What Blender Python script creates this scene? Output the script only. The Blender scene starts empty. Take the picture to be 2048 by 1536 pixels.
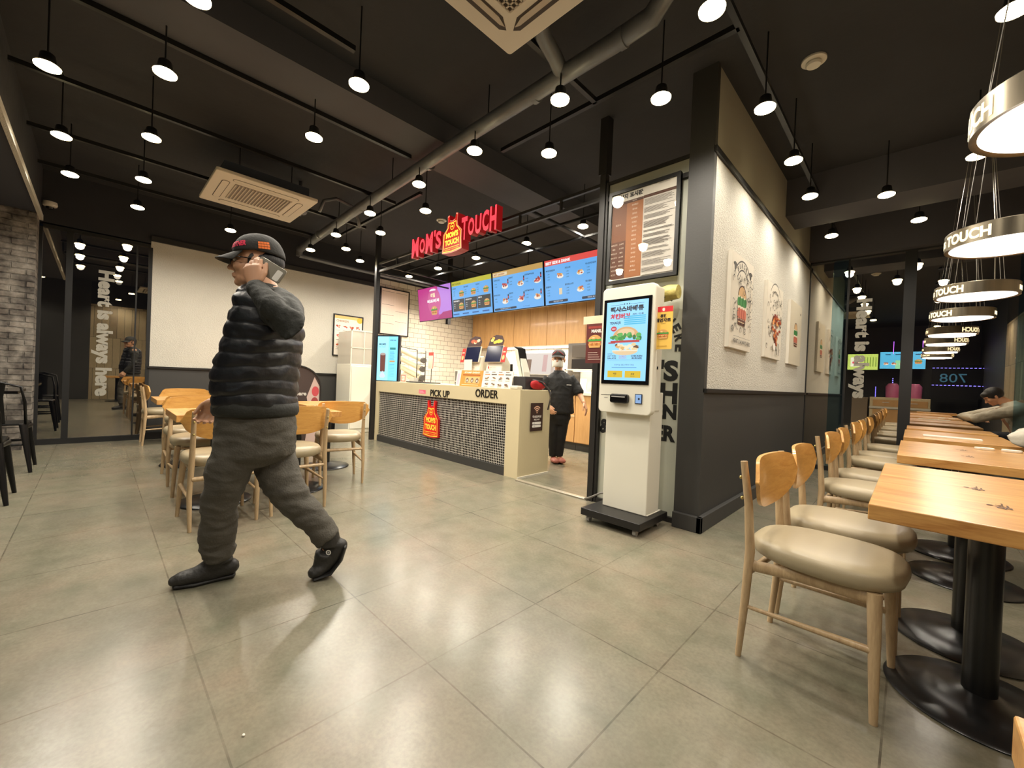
import bpy, bmesh, math, random
from mathutils import Vector, Matrix, noise
random.seed(7)
V = Vector
PI = math.pi
# ------------------------------------------------------------------ camera, world, exposure
CR = V((0.713823, 0.700, 0)); CAMZ = 1.046; FPX = 815.94
_yaw, _pitch, _roll = -0.775853, -0.008843, 0.041529
_f = V((math.sin(_yaw)*math.cos(_pitch), math.cos(_yaw)*math.cos(_pitch), math.sin(_pitch)))
_r = V((math.cos(_yaw), -math.sin(_yaw), 0)); _u = _r.cross(_f)
RX = _r*math.cos(_roll) + _u*math.sin(_roll); UX = -_r*math.sin(_roll) + _u*math.cos(_roll); FX = _f
cam_data = bpy.data.cameras.new('camera'); cam = bpy.data.objects.new('camera', cam_data)
bpy.context.scene.collection.objects.link(cam)
cam_data.sensor_width = 36; cam_data.lens = FPX/2048*36; cam_data.clip_start = 0.02; cam_data.clip_end = 100
cam.matrix_world = Matrix(((RX.x, UX.x, -FX.x, 0), (RX.y, UX.y, -FX.y, 0), (RX.z, UX.z, -FX.z, CAMZ), (0, 0, 0, 1)))
bpy.context.scene.camera = cam
vs = bpy.context.scene.view_settings
bpy.context.scene.display_settings.display_device = 'sRGB'
vs.view_transform = 'Standard'; vs.look = 'None'; vs.gamma = 1; vs.use_curve_mapping = False
vs.exposure = 0.0
LAMP_W = 64.0          # power of one ceiling spot
LAMP_COL = (1.0, 0.92, 0.79)
w = bpy.data.worlds.new('world'); bpy.context.scene.world = w; w.use_nodes = True
w.node_tree.nodes['Background'].inputs[0].default_value = (0.6, 0.7, 1.0, 1)
w.node_tree.nodes['Background'].inputs[1].default_value = 0.003
C = bpy.context.scene.collection

def at(px, py, t):
    return V((0, 0, CAMZ)) + (FX + RX*((px-1024)/FPX) - UX*((py-768)/FPX))*t
def onz(px, py, z=0.0):
    d = at(px, py, 1) - V((0, 0, CAMZ)); return V((0, 0, CAMZ)) + d*((z-CAMZ)/d.z)
def ony(px, py, Y):
    d = at(px, py, 1) - V((0, 0, CAMZ)); return V((0, 0, CAMZ)) + d*(Y/d.y)
def onx(px, py, X):
    d = at(px, py, 1) - V((0, 0, CAMZ)); return V((0, 0, CAMZ)) + d*(X/d.x)

# ------------------------------------------------------------------ materials
def lin(c):
    return tuple(((v/255)/12.92 if v/255 <= 0.04045 else ((v/255+0.055)/1.055)**2.4) for v in c[:3]) + (1,)
MC = {}
def M(name, col, rough=0.5, metal=0.0, emit=0.0, noise_=None, bump=None, stretch=(1, 1, 1), col2=None, coat=0.0, spec=0.5):
    if name in MC: return MC[name]
    m = bpy.data.materials.new(name); m.use_nodes = True; MC[name] = m
    nt = m.node_tree; b = nt.nodes['Principled BSDF']
    c = lin(col)
    b.inputs['Base Color'].default_value = c
    b.inputs['Roughness'].default_value = rough; b.inputs['Metallic'].default_value = metal
    b.inputs['Specular IOR Level'].default_value = spec
    b.inputs['Coat Weight'].default_value = coat; b.inputs['Coat Roughness'].default_value = 0.12
    if emit:
        b.inputs['Emission Color'].default_value = c; b.inputs['Emission Strength'].default_value = emit
        if emit > 0.3: b.inputs['Base Color'].default_value = (0.02, 0.02, 0.02, 1)
    if noise_ or bump:
        tc = nt.nodes.new('ShaderNodeTexCoord'); mp = nt.nodes.new('ShaderNodeMapping')
        mp.inputs['Scale'].default_value = stretch
        nt.links.new(tc.outputs['Object'], mp.inputs['Vector'])
    if noise_:
        n = nt.nodes.new('ShaderNodeTexNoise'); n.inputs['Scale'].default_value = noise_[0]; n.inputs['Detail'].default_value = 6
        nt.links.new(mp.outputs[0], n.inputs['Vector'])
        r = nt.nodes.new('ShaderNodeMapRange'); r.inputs[1].default_value = 0.3; r.inputs[2].default_value = 0.7
        nt.links.new(n.outputs['Fac'], r.inputs[0])
        mx = nt.nodes.new('ShaderNodeMix'); mx.data_type = 'RGBA'
        mx.inputs[6].default_value = c
        mx.inputs[7].default_value = lin(col2) if col2 else tuple(v*(1-noise_[1]) for v in c[:3]) + (1,)
        nt.links.new(r.outputs[0], mx.inputs[0]); nt.links.new(mx.outputs[2], b.inputs['Base Color'])
    if bump:
        n2 = nt.nodes.new('ShaderNodeTexNoise'); n2.inputs['Scale'].default_value = bump[0]; n2.inputs['Detail'].default_value = 5
        nt.links.new(mp.outputs[0], n2.inputs['Vector'])
        bp = nt.nodes.new('ShaderNodeBump'); bp.inputs['Strength'].default_value = bump[1]; bp.inputs['Distance'].default_value = bump[2] if len(bump) > 2 else 0.01
        nt.links.new(n2.outputs['Fac'], bp.inputs['Height']); nt.links.new(bp.outputs[0], b.inputs['Normal'])
    return m

def wood(name, c1, c2, rough=0.35, scale=1.0, axis='Y', coat=0.2, ring=3.0):
    if name in MC: return MC[name]
    m = bpy.data.materials.new(name); m.use_nodes = True; MC[name] = m
    nt = m.node_tree; b = nt.nodes['Principled BSDF']
    tc = nt.nodes.new('ShaderNodeTexCoord'); mp = nt.nodes.new('ShaderNodeMapping')
    s = [9*scale]*3; s['XYZ'.index(axis)] = 1.0*scale; mp.inputs['Scale'].default_value = s
    nt.links.new(tc.outputs['Object'], mp.inputs['Vector'])
    n = nt.nodes.new('ShaderNodeTexNoise'); n.inputs['Scale'].default_value = ring; n.inputs['Detail'].default_value = 8; n.inputs['Distortion'].default_value = 1.2
    nt.links.new(mp.outputs[0], n.inputs['Vector'])
    wv = nt.nodes.new('ShaderNodeTexNoise'); wv.inputs['Scale'].default_value = 26; wv.inputs['Detail'].default_value = 3
    nt.links.new(mp.outputs[0], wv.inputs['Vector'])
    r = nt.nodes.new('ShaderNodeValToRGB')
    r.color_ramp.elements[0].position = 0.3; r.color_ramp.elements[0].color = lin(c2)
    r.color_ramp.elements[1].position = 0.65; r.color_ramp.elements[1].color = lin(c1)
    ad = nt.nodes.new('ShaderNodeMath'); ad.operation = 'MULTIPLY_ADD'; ad.inputs[1].default_value = 0.3
    nt.links.new(wv.outputs['Fac'], ad.inputs[0])
    a2 = nt.nodes.new('ShaderNodeMath'); a2.operation = 'MULTIPLY'; a2.inputs[1].default_value = 0.7
    nt.links.new(n.outputs['Fac'], a2.inputs[0]); nt.links.new(a2.outputs[0], ad.inputs[2])
    nt.links.new(ad.outputs[0], r.inputs[0]); nt.links.new(r.outputs[0], b.inputs['Base Color'])
    b.inputs['Roughness'].default_value = rough; b.inputs['Coat Weight'].default_value = coat; b.inputs['Coat Roughness'].default_value = 0.1
    return m

def brick(name, c1, c2, mortar, bw, bh, ms, plane, rough=0.5, bump=0.4, offset=0.5, shift=(0, 0), nz=0.0, dist=0.004, smooth=0.1, bias=0.0, mottle=None):
    """brick / tile pattern; plane says which two world axes carry it"""
    if name in MC: return MC[name]
    m = bpy.data.materials.new(name); m.use_nodes = True; MC[name] = m
    nt = m.node_tree; b = nt.nodes['Principled BSDF']
    tc = nt.nodes.new('ShaderNodeTexCoord'); sp = nt.nodes.new('ShaderNodeSeparateXYZ'); cb = nt.nodes.new('ShaderNodeCombineXYZ')
    nt.links.new(tc.outputs['Object'], sp.inputs[0])
    for i, a in enumerate(plane):
        ad = nt.nodes.new('ShaderNodeMath'); ad.operation = 'ADD'; ad.inputs[1].default_value = shift[i]
        nt.links.new(sp.outputs[a], ad.inputs[0]); nt.links.new(ad.outputs[0], cb.inputs[i])
    t = nt.nodes.new('ShaderNodeTexBrick'); t.offset = offset; t.squash = 1
    t.inputs['Scale'].default_value = 1; t.inputs['Brick Width'].default_value = bw; t.inputs['Row Height'].default_value = bh
    t.inputs['Mortar Size'].default_value = ms; t.inputs['Mortar Smooth'].default_value = smooth; t.inputs['Bias'].default_value = bias
    t.inputs['Color1'].default_value = lin(c1); t.inputs['Color2'].default_value = lin(c2); t.inputs['Mortar'].default_value = lin(mortar)
    if nz:
        nn = nt.nodes.new('ShaderNodeTexNoise'); nn.inputs['Scale'].default_value = 9; nt.links.new(tc.outputs['Object'], nn.inputs['Vector'])
        vm = nt.nodes.new('ShaderNodeVectorMath'); vm.operation = 'MULTIPLY_ADD'; vm.inputs[1].default_value = (nz, nz, 0)
        nt.links.new(nn.outputs['Color'], vm.inputs[0]); nt.links.new(cb.outputs[0], vm.inputs[2]); nt.links.new(vm.outputs[0], t.inputs['Vector'])
    else:
        nt.links.new(cb.outputs[0], t.inputs['Vector'])
    last = t.outputs['Color']
    if mottle:
        for sc, amt, cc in mottle:
            n = nt.nodes.new('ShaderNodeTexNoise'); n.inputs['Scale'].default_value = sc; n.inputs['Detail'].default_value = 7; n.inputs['Roughness'].default_value = 0.6
            nt.links.new(tc.outputs['Object'], n.inputs['Vector'])
            rr = nt.nodes.new('ShaderNodeMapRange'); rr.inputs[1].default_value = 0.38; rr.inputs[2].default_value = 0.68; rr.inputs[4].default_value = amt
            nt.links.new(n.outputs['Fac'], rr.inputs[0])
            mx = nt.nodes.new('ShaderNodeMix'); mx.data_type = 'RGBA'; mx.inputs[7].default_value = lin(cc)
            nt.links.new(rr.outputs[0], mx.inputs[0]); nt.links.new(last, mx.inputs[6]); last = mx.outputs[2]
    nt.links.new(last, b.inputs['Base Color'])
    bp = nt.nodes.new('ShaderNodeBump'); bp.inputs['Strength'].default_value = bump; bp.inputs['Distance'].default_value = dist
    inv = nt.nodes.new('ShaderNodeMath'); inv.operation = 'SUBTRACT'; inv.inputs[0].default_value = 1
    nt.links.new(t.outputs['Fac'], inv.inputs[1]); nt.links.new(inv.outputs[0], bp.inputs['Height']); nt.links.new(bp.outputs[0], b.inputs['Normal'])
    b.inputs['Roughness'].default_value = rough
    return m

def glassmat(name, refl, tint=(1, 1, 1), trans=(1, 1, 1), rough=0.0):
    m = bpy.data.materials.new(name); m.use_nodes = True; nt = m.node_tree; nt.nodes.clear()
    o = nt.nodes.new('ShaderNodeOutputMaterial'); mx = nt.nodes.new('ShaderNodeMixShader'); mx.inputs[0].default_value = refl
    tr = nt.nodes.new('ShaderNodeBsdfTransparent'); tr.inputs[0].default_value = (*trans, 1)
    gl = nt.nodes.new('ShaderNodeBsdfGlossy'); gl.inputs[0].default_value = (*tint, 1); gl.inputs['Roughness'].default_value = rough
    nt.links.new(tr.outputs[0], mx.inputs[1]); nt.links.new(gl.outputs[0], mx.inputs[2]); nt.links.new(mx.outputs[0], o.inputs[0])
    MC[name] = m; return m

def pm(c, e=0.0, rough=0.55):
    """printed (e=0) or screen (e>0) colour"""
    n = ('screen' if e else 'print') + '_%d_%d_%d_%d' % (c[0], c[1], c[2], int(e*10))
    return M(n, c, rough, emit=e)

# ------------------------------------------------------------------ objects
def link(name, me, mats, parent=None, smooth=False):
    o = bpy.data.objects.new(name, me); C.objects.link(o)
    for m in (mats if isinstance(mats, (list, tuple)) else [mats]): me.materials.append(m)
    if smooth:
        for p in me.polygons: p.use_smooth = True
    if parent: o.parent = parent
    return o
def obj(name, bm, mat, parent=None, smooth=False, bevel=0, seg=2, auto=None):
    me = bpy.data.meshes.new(name)
    bmesh.ops.recalc_face_normals(bm, faces=bm.faces)
    bm.to_mesh(me); bm.free()
    o = link(name, me, mat, parent, smooth or auto is not None)
    if bevel:
        b = o.modifiers.new('bevel', 'BEVEL'); b.width = bevel; b.segments = seg; b.limit_method = 'ANGLE'; b.angle_limit = 0.6
    if auto is not None:
        bpy_me = o.data
        try: bpy_me.set_sharp_from_angle(angle=auto)
        except Exception: pass
    return o
def tag(o, label=None, cat=None, group=None, kind=None):
    if label: o['label'] = label
    if cat: o['category'] = cat
    if group: o['group'] = group
    if kind: o['kind'] = kind
    return o
def struct(name, bm, mat, bevel=0, label=None):
    o = obj(name, bm, mat, bevel=bevel); o['kind'] = 'structure'
    if label: o['label'] = label
    return o
def thing(name, label, cat, loc=(0, 0, 0), rz=0, group=None):
    o = bpy.data.objects.new(name, None); C.objects.link(o); o.empty_display_size = 0.1
    o.location = loc; o.rotation_euler = (0, 0, rz)
    return tag(o, label, cat, group)
def dup(root, loc=None, rz=None, label=None, group=None):
    r = root.copy(); C.objects.link(r)
    for k in ('label', 'group'):
        if k in r: del r[k]
    if loc is not None: r.location = loc
    if rz is not None: r.rotation_euler = (0, 0, rz)
    if label: r['label'] = label
    if group: r['group'] = group
    for ch in list(root.children):
        c = ch.copy(); C.objects.link(c); c.parent = r
        for g in ch.children:
            d = g.copy(); C.objects.link(d); d.parent = c
    return r

# ------------------------------------------------------------------ bmesh shapes
def BM(): return bmesh.new()
def box(bm, x0, x1, y0, y1, z0, z1, mi=0, mtx=None):
    vs_ = [bm.verts.new((x, y, z)) for x in (x0, x1) for y in (y0, y1) for z in (z0, z1)]
    fs = []
    for q in ((0, 1, 3, 2), (4, 6, 7, 5), (0, 4, 5, 1), (2, 3, 7, 6), (0, 2, 6, 4), (1, 5, 7, 3)):
        f = bm.faces.new([vs_[i] for i in q]); f.material_index = mi; fs.append(f)
    if mtx is not None:
        for v in vs_: v.co = mtx @ v.co
    return vs_
def bx(*a, **k):
    bm = BM(); box(bm, *a, **k); return bm
def frame(d, up=V((0, 0, 1))):
    d = d.normalized()
    if abs(d.dot(up)) > 0.98: up = V((0, 1, 0)) if abs(d.y) < 0.9 else V((1, 0, 0))
    s = d.cross(up).normalized(); return s, s.cross(d)
def tube(bm, pts, rad, n=12, up=None, cap=True, round_=False, mi=0):
    """rad: float or (a,b) per point; a across 'side', b along 'up'"""
    pts = [V(p) for p in pts]
    if not isinstance(rad, (list, tuple)) or (len(rad) == 2 and len(pts) != 2 and not isinstance(rad[0], (list, tuple))): rad = [rad]*len(pts)
    rad = [r if isinstance(r, (list, tuple)) else (r, r) for r in rad]
    P = []; R = []
    for i, p in enumerate(pts): P.append(p); R.append(rad[i])
    if round_:
        d0 = (P[0]-P[1]).normalized(); d1 = (P[-1]-P[-2]).normalized()
        r0, r1 = R[0], R[-1]
        pre, post = [], []
        for a in (15, 40, 65):
            c, s = math.cos(math.radians(a)), math.sin(math.radians(a))
            pre.append((P[0]+d0*min(r0)*s, (r0[0]*c, r0[1]*c))); post.append((P[-1]+d1*min(r1)*s, (r1[0]*c, r1[1]*c)))
        pre.reverse()
        P = [p for p, _ in pre]+P+[p for p, _ in post]; R = [r for _, r in pre]+R+[r for _, r in post]
    rings = []
    for i, p in enumerate(P):
        if i == 0: d = P[1]-P[0]
        elif i == len(P)-1: d = P[-1]-P[-2]
        else: d = (P[i+1]-p).normalized()+(p-P[i-1]).normalized()
        s, u = frame(d, V(up) if up is not None else V((0, 0, 1)))
        rings.append([bm.verts.new(p+s*(R[i][0]*math.cos(2*PI*k/n))+u*(R[i][1]*math.sin(2*PI*k/n))) for k in range(n)])
    for a, b in zip(rings, rings[1:]):
        for k in range(n):
            f = bm.faces.new((a[k], a[(k+1) % n], b[(k+1) % n], b[k])); f.material_index = mi
    if cap:
        f = bm.faces.new(rings[0][::-1]); f.material_index = mi
        f = bm.faces.new(rings[-1]); f.material_index = mi
    return rings
def lathe(bm, prof, c=(0, 0, 0), n=32, mi=0, axis='Z'):
    c = V(c); rings = []
    for r, z in prof:
        if r < 1e-5:
            rings.append([bm.verts.new(c+(V((0, 0, z)) if axis == 'Z' else V((0, z, 0)) if axis == 'Y' else V((z, 0, 0))))]); continue
        ring = []
        for k in range(n):
            a, b = r*math.cos(2*PI*k/n), r*math.sin(2*PI*k/n)
            q = V((a, b, z)) if axis == 'Z' else (V((a, z, b)) if axis == 'Y' else V((z, a, b)))
            ring.append(bm.verts.new(c+q))
        rings.append(ring)
    for a, b in zip(rings, rings[1:]):
        for k in range(n):
            k2 = (k+1) % n
            if len(a) == 1 and len(b) == 1: continue
            if len(a) == 1: f = bm.faces.new((a[0], b[k2], b[k]))
            elif len(b) == 1: f = bm.faces.new((a[k], a[k2], b[0]))
            else: f = bm.faces.new((a[k], a[k2], b[k2], b[k]))
            f.material_index = mi
    for ring, rev in ((rings[0], True), (rings[-1], False)):
        if len(ring) > 2:
            f = bm.faces.new(ring[::-1] if rev else ring); f.material_index = mi
def prism(bm, outline, o, U, Vv, depth, mi=0):
    """outline 2D in (U,V) from o, extruded by depth along U x V"""
    o, U, Vv = V(o), V(U), V(Vv); N = U.cross(Vv)
    a = [bm.verts.new(o+U*x+Vv*y) for x, y in outline]; b = [bm.verts.new(o+U*x+Vv*y+N*depth) for x, y in outline]
    n = len(a)
    for f in ([bm.faces.new(a[::-1]), bm.faces.new(b)] + [bm.faces.new((a[k], a[(k+1) % n], b[(k+1) % n], b[k])) for k in range(n)]): f.material_index = mi
def ellipsoid(bm, c, rx, ry, rz, X=V((1, 0, 0)), Y=V((0, 1, 0)), Z=V((0, 0, 1)), n=16, m=10):
    c = V(c); rings = []
    for j in range(m+1):
        th = PI*j/m; r, z = math.sin(th), math.cos(th)
        if j in (0, m): rings.append([bm.verts.new(c+Z*(rz*z))])
        else: rings.append([bm.verts.new(c+X*(rx*r*math.cos(2*PI*k/n))+Y*(ry*r*math.sin(2*PI*k/n))+Z*(rz*z)) for k in range(n)])
    for a, b in zip(rings, rings[1:]):
        for k in range(n):
            k2 = (k+1) % n
            if len(a) == 1: bm.faces.new((a[0], b[k], b[k2]))
            elif len(b) == 1: bm.faces.new((a[k2], a[k], b[0]))
            else: bm.faces.new((a[k], b[k], b[k2], a[k2]))
def rrect(w_, h_, r, n=5, cx=0, cy=0):
    pts = []
    for sx, sy, a0 in ((1, 1, 0), (-1, 1, 90), (-1, -1, 180), (1, -1, 270)):
        for k in range(n+1):
            a = math.radians(a0+90*k/n); pts.append((cx+sx*(w_/2-r)+r*math.cos(a), cy+sy*(h_/2-r)+r*math.sin(a)))
    return pts
def remeshed(name, bm, mat, voxel, parent=None, smooth_iter=4, disp=None):
    me = bpy.data.meshes.new(name); bmesh.ops.recalc_face_normals(bm, faces=bm.faces); bm.to_mesh(me); bm.free()
    o = bpy.data.objects.new(name, me); C.objects.link(o)
    r = o.modifiers.new('r', 'REMESH'); r.mode = 'VOXEL'; r.voxel_size = voxel
    s = o.modifiers.new('s', 'SMOOTH'); s.iterations = smooth_iter; s.factor = 0.5
    dg = bpy.context.evaluated_depsgraph_get(); dg.update()
    me2 = bpy.data.meshes.new_from_object(o.evaluated_get(dg)); me2.name = name
    o.modifiers.clear(); o.data = me2; bpy.data.meshes.remove(me)
    if disp:
        for v, nrm in [(v, v.normal.copy()) for v in me2.vertices]:
            v.co += nrm*disp(v.co)
    me2.materials.clear()
    for m in (mat if isinstance(mat, (list, tuple)) else [mat]): me2.materials.append(m)
    for p in me2.polygons: p.use_smooth = True; p.material_index = 0
    if parent: o.parent = parent
    return o

# ------------------------------------------------------------------ lettering
_tc = {}
def glyphs(s, bold=0.0):
    k = (s, bold)
    if k in _tc: return _tc[k]
    cu = bpy.data.curves.new('t', 'FONT'); cu.body = s; cu.size = 1; cu.offset = bold; cu.resolution_u = 3
    o = bpy.data.objects.new('t', cu); C.objects.link(o)
    dg = bpy.context.evaluated_depsgraph_get(); dg.update()
    me = bpy.data.meshes.new_from_object(o.evaluated_get(dg))
    vs_ = [(v.co.x, v.co.y) for v in me.vertices]; fs = [tuple(p.vertices) for p in me.polygons]
    bpy.data.objects.remove(o); bpy.data.curves.remove(cu); bpy.data.meshes.remove(me)
    if vs_:
        x0 = min(v[0] for v in vs_); x1 = max(v[0] for v in vs_); y0 = min(v[1] for v in vs_); y1 = max(v[1] for v in vs_)
        vs_ = [((x-x0), (y-y0)) for x, y in vs_]; dim = (x1-x0, y1-y0)
    else: dim = (1, 1)
    _tc[k] = (vs_, fs, dim); return _tc[k]

class Gfx:
    """flat printed graphics on a surface: one mesh, colours as material slots"""
    def __init__(s, o, U, Vv, N=None):
        s.o, s.U, s.V = V(o), V(U).normalized(), V(Vv).normalized(); s.N = s.U.cross(s.V); s.bm = BM(); s.m = []; s.z = 0.0006; s.step = 0.00012
    def mi(s, m):
        if m not in s.m: s.m.append(m)
        return s.m.index(m)
    def _f(s, pts, m, z=None):
        s.z += s.step
        vs_ = [s.bm.verts.new(s.o+s.U*x+s.V*y+s.N*s.z) for x, y in pts]
        f = s.bm.faces.new(vs_); f.material_index = s.mi(m)
    def rect(s, x, y, w_, h_, m): s._f([(x, y), (x+w_, y), (x+w_, y+h_), (x, y+h_)], m)
    def ell(s, x, y, a, b, m, n=20, a0=0, a1=360):
        s._f([(x+a*math.cos(math.radians(a0+(a1-a0)*k/n)), y+b*math.sin(math.radians(a0+(a1-a0)*k/n))) for k in range(n if a1-a0 >= 360 else n+1)], m)
    def poly(s, pts, m): s._f(pts, m)
    def ring(s, x, y, r0, r1, m, a0=0, a1=360, n=24):
        s.z += s.step
        for k in range(n):
            q = [(r0, k), (r1, k), (r1, k+1), (r0, k+1)]
            s.bm.faces.new([s.bm.verts.new(s.o+s.U*(x+r*math.cos(math.radians(a0+(a1-a0)*j/n)))+s.V*(y+r*math.sin(math.radians(a0+(a1-a0)*j/n)))+s.N*s.z) for r, j in q]).material_index = s.mi(m)
    def text(s, t, x, y, h, m, w_=None, align='l', bold=0.0, rot=0.0, mapf=None):
        vs_, fs, (dw, dh) = glyphs(t, bold)
        if not vs_: return
        s.z += s.step
        sy = h/dh; sx = (w_/dw) if w_ else sy
        ww = dw*sx; x0 = x-(ww if align == 'r' else ww/2 if align == 'c' else 0)
        c, sn = math.cos(rot), math.sin(rot); out = []
        for vx, vy in vs_:
            px, py = (x0-x)+vx*sx, vy*sy
            qx, qy = x+px*c-py*sn, y+px*sn+py*c
            out.append(s.bm.verts.new(mapf(qx, qy) if mapf else s.o+s.U*qx+s.V*qy+s.N*s.z))
        k = s.mi(m)
        for f in fs:
            try: s.bm.faces.new([out[i] for i in f]).material_index = k
            except ValueError: pass
    def build(s, name, parent=None):
        me = bpy.data.meshes.new(name); s.bm.to_mesh(me); s.bm.free()
        return link(name, me, s.m, parent)
def text_solid(bm, t, o, U, Vv, h, depth, w_=None, bold=0.0, mi=0, side=None):
    """raised letters: front at +depth along UxV"""
    vs_, fs, (dw, dh) = glyphs(t, bold); o, U, Vv = V(o), V(U), V(Vv); N = U.cross(Vv)
    sy = h/dh; sx = (w_/dw) if w_ else sy
    A = [bm.verts.new(o+U*(x*sx)+Vv*(y*sy)) for x, y in vs_]; B = [bm.verts.new(o+U*(x*sx)+Vv*(y*sy)+N*depth) for x, y in vs_]
    edges = {}
    for f in fs:
        for a, b in zip(f, f[1:]+f[:1]): edges[(a, b)] = edges.get((a, b), 0)+1
    for f in fs:
        try:
            bm.faces.new([B[i] for i in f]).material_index = mi
            bm.faces.new([A[i] for i in f][::-1]).material_index = mi if side is None else side
        except ValueError: pass
    for (a, b) in edges:
        if (b, a) not in edges:
            bm.faces.new((A[a], A[b], B[b], B[a])).material_index = mi if side is None else side
    return dw*sx
# ================================================================== THE SETTING
ZC = 3.4
m_floor = brick('floor_tile', (122, 118, 103), (114, 111, 97), (30, 28, 24), 0.6, 0.6, 0.0030, (0, 1), rough=0.25, bump=0.15, offset=0.0,
                shift=(1.229, -0.272), smooth=0.0, mottle=[(1.3, 0.8, (140, 123, 104)), (3.5, 0.75, (100, 102, 84)), (9, 0.5, (136, 130, 112)), (70, 0.3, (86, 83, 70))])
m_dark = M('charcoal_paint', (56, 55, 53), 0.55, bump=(60, 0.05), noise_=(1.5, 0.12))
m_ceil = M('black_ceiling', (46, 46, 49), 0.9, noise_=(2.5, 0.2), bump=(14, 0.3))
m_beam = M('soffit_paint', (74, 73, 78), 0.85, noise_=(2, 0.15))
m_soff = M('blue_grey_soffit', (58, 60, 70), 0.85)
m_plaster = M('white_plaster', (206, 202, 190), 0.85, noise_=(3, 0.06), bump=(95, 0.9, 0.012))
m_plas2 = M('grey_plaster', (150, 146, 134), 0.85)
m_steel_d = M('dark_steel', (44, 42, 41), 0.45, metal=0.3)
m_black = M('black_paint', (22, 21, 21), 0.4)
m_tile = brick('subway_tile', (214, 205, 188), (206, 196, 180), (120, 108, 96), 0.20, 0.10, 0.0035, (1, 2), rough=0.25, bump=0.5, shift=(0.03, 0.02))
m_tile2 = brick('subway_tile_back', (214, 205, 188), (206, 196, 180), (120, 108, 96), 0.20, 0.10, 0.0035, (0, 2), rough=0.25, bump=0.5, shift=(0.03, 0.02))
m_brick = brick('old_brick', (128, 118, 108), (62, 57, 54), (44, 41, 38), 0.235, 0.068, 0.008, (1, 2), rough=0.85, bump=1.0, nz=0.022, dist=0.02, smooth=0.5,
                mottle=[(6, 0.75, (186, 178, 166)), (14, 0.6, (58, 52, 48))])
m_brickx = brick('old_brick_side', (128, 118, 108), (62, 57, 54), (44, 41, 38), 0.235, 0.068, 0.008, (0, 2), rough=0.85, bump=1.0, nz=0.022, dist=0.02, smooth=0.5,
                mottle=[(6, 0.75, (186, 178, 166)), (14, 0.6, (58, 52, 48))])
m_wbrick = brick('pale_brick', (190, 176, 152), (168, 150, 124), (120, 104, 84), 0.23, 0.068, 0.006, (1, 2), rough=0.8, bump=0.8, dist=0.01, mottle=[(5, 0.4, (210, 200, 180))])
m_plank = brick('patchwork_planks', (168, 150, 118), (84, 60, 38), (40, 32, 24), 0.16, 0.9, 0.004, (1, 2), rough=0.6, bump=0.4, bias=-0.3, mottle=[(3, 0.4, (150, 140, 110))])
g_rightA = glassmat('mirror_glass', 0.55, (0.95, 0.9, 0.8)); g_rightB = glassmat('tinted_glass', 0.22, (0.6, 0.9, 0.95))
g_right = glassmat('night_glass', 0.42, (1, 0.95, 0.85)); g_left = glassmat('night_glass_left', 0.24, (1, 0.95, 0.85))

struct('floor', bx(-7.9, 1.6, -5.1, 7.1, -0.1, 0), m_floor)
struct('ceiling', bx(-7.9, 1.6, -5.1, 7.1, ZC, ZC+0.1), m_ceil)

def wall3(name, x0, x1, y0, y1, levels, mats):
    bm = BM()
    for i, (a, b) in enumerate(zip(levels, levels[1:])): box(bm, x0, x1, y0, y1, a, b, i)
    return struct(name, bm, mats)
# left wall: window strip, white panel over a dark dado, tiled kitchen part
wall3('wall_left', -7.85, -7.7, 0.5, 3.86, (0, 1.02, 2.79, ZC), [m_dark, m_plaster, m_ceil])
wall3('wall_left', -7.85, -7.7, 3.86, 6.5, (0, 2.98, ZC), [m_tile, m_ceil])
struct('wall_left', bx(-7.85, -7.7, -5, 0.5, 2.76, ZC), m_ceil)
struct('trim_1', bx(-7.7, -7.675, 0.5, 3.86, 1.005, 1.035), m_black)
struct('trim_2', bx(-7.7, -7.66, 0.5, 3.86, 2.79, 2.86), m_steel_d)
struct('baseboard_left', bx(-7.7, -7.67, 0.5, 3.2, 0, 0.1), m_black)
# soffit over the left end of the room
struct('trim_3', bx(-7.7, -2.6, -5, -0.53, 2.78, ZC), [m_soff])
struct('soffit_lit_edge', bx(-7.7, -2.6, -0.53, -0.50, 2.77, 2.835), [m_plaster])  # pale strip paints in the bright lamplight along the soffit edge
struct('trim_11', bx(-7.7, -2.6, -0.53, -0.515, 2.835, ZC), [m_ceil])
# brick pier
bm = BM(); box(bm, -7.7, -7.38, -3.2, -0.53, 0, 2.78, 0)
for f in bm.faces:
    if abs(f.normal.y) > 0.5: f.material_index = 1
bm.normal_update()
for f in bm.faces:
    f.material_index = 1 if abs(f.normal.y) > 0.5 else 0
struct('wall_brick', bm, [m_brick, m_brickx])
# window in the left wall
def window(name, panes, posts, plane, axis, z0, z1, glass_list, mullion_m, fr=0.03):
    """axis 'Y': panes run along Y at X=plane; 'X': panes run along X at Y=plane"""
    root = thing(name, None, None, (0, 0, 0)); root['kind'] = 'structure'
    for (a, b), g in zip(panes, glass_list):
        m = bx(plane-0.004, plane+0.004, a, b, z0, z1) if axis == 'Y' else bx(a, b, plane-0.004, plane+0.004, z0, z1)
        obj('pane', m, g, root)
    bmf = BM()
    for a, b in posts:
        if axis == 'Y': box(bmf, plane-0.03, plane+0.025, a, b, 0, z1)
        else: box(bmf, a, b, plane-0.025, plane+0.03, 0, z1)
    lo = min(p[0] for p in panes); hi = max(p[1] for p in panes)
    for za, zb in ((0, z0), (z1, z1+0.04)):
        if axis == 'Y': box(bmf, plane-0.03, plane+0.03, lo, hi, za, zb)
        else: box(bmf, lo, hi, plane-0.03, plane+0.03, za, zb)
    obj('window_frame', bmf, mullion_m, root)
    return root
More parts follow.
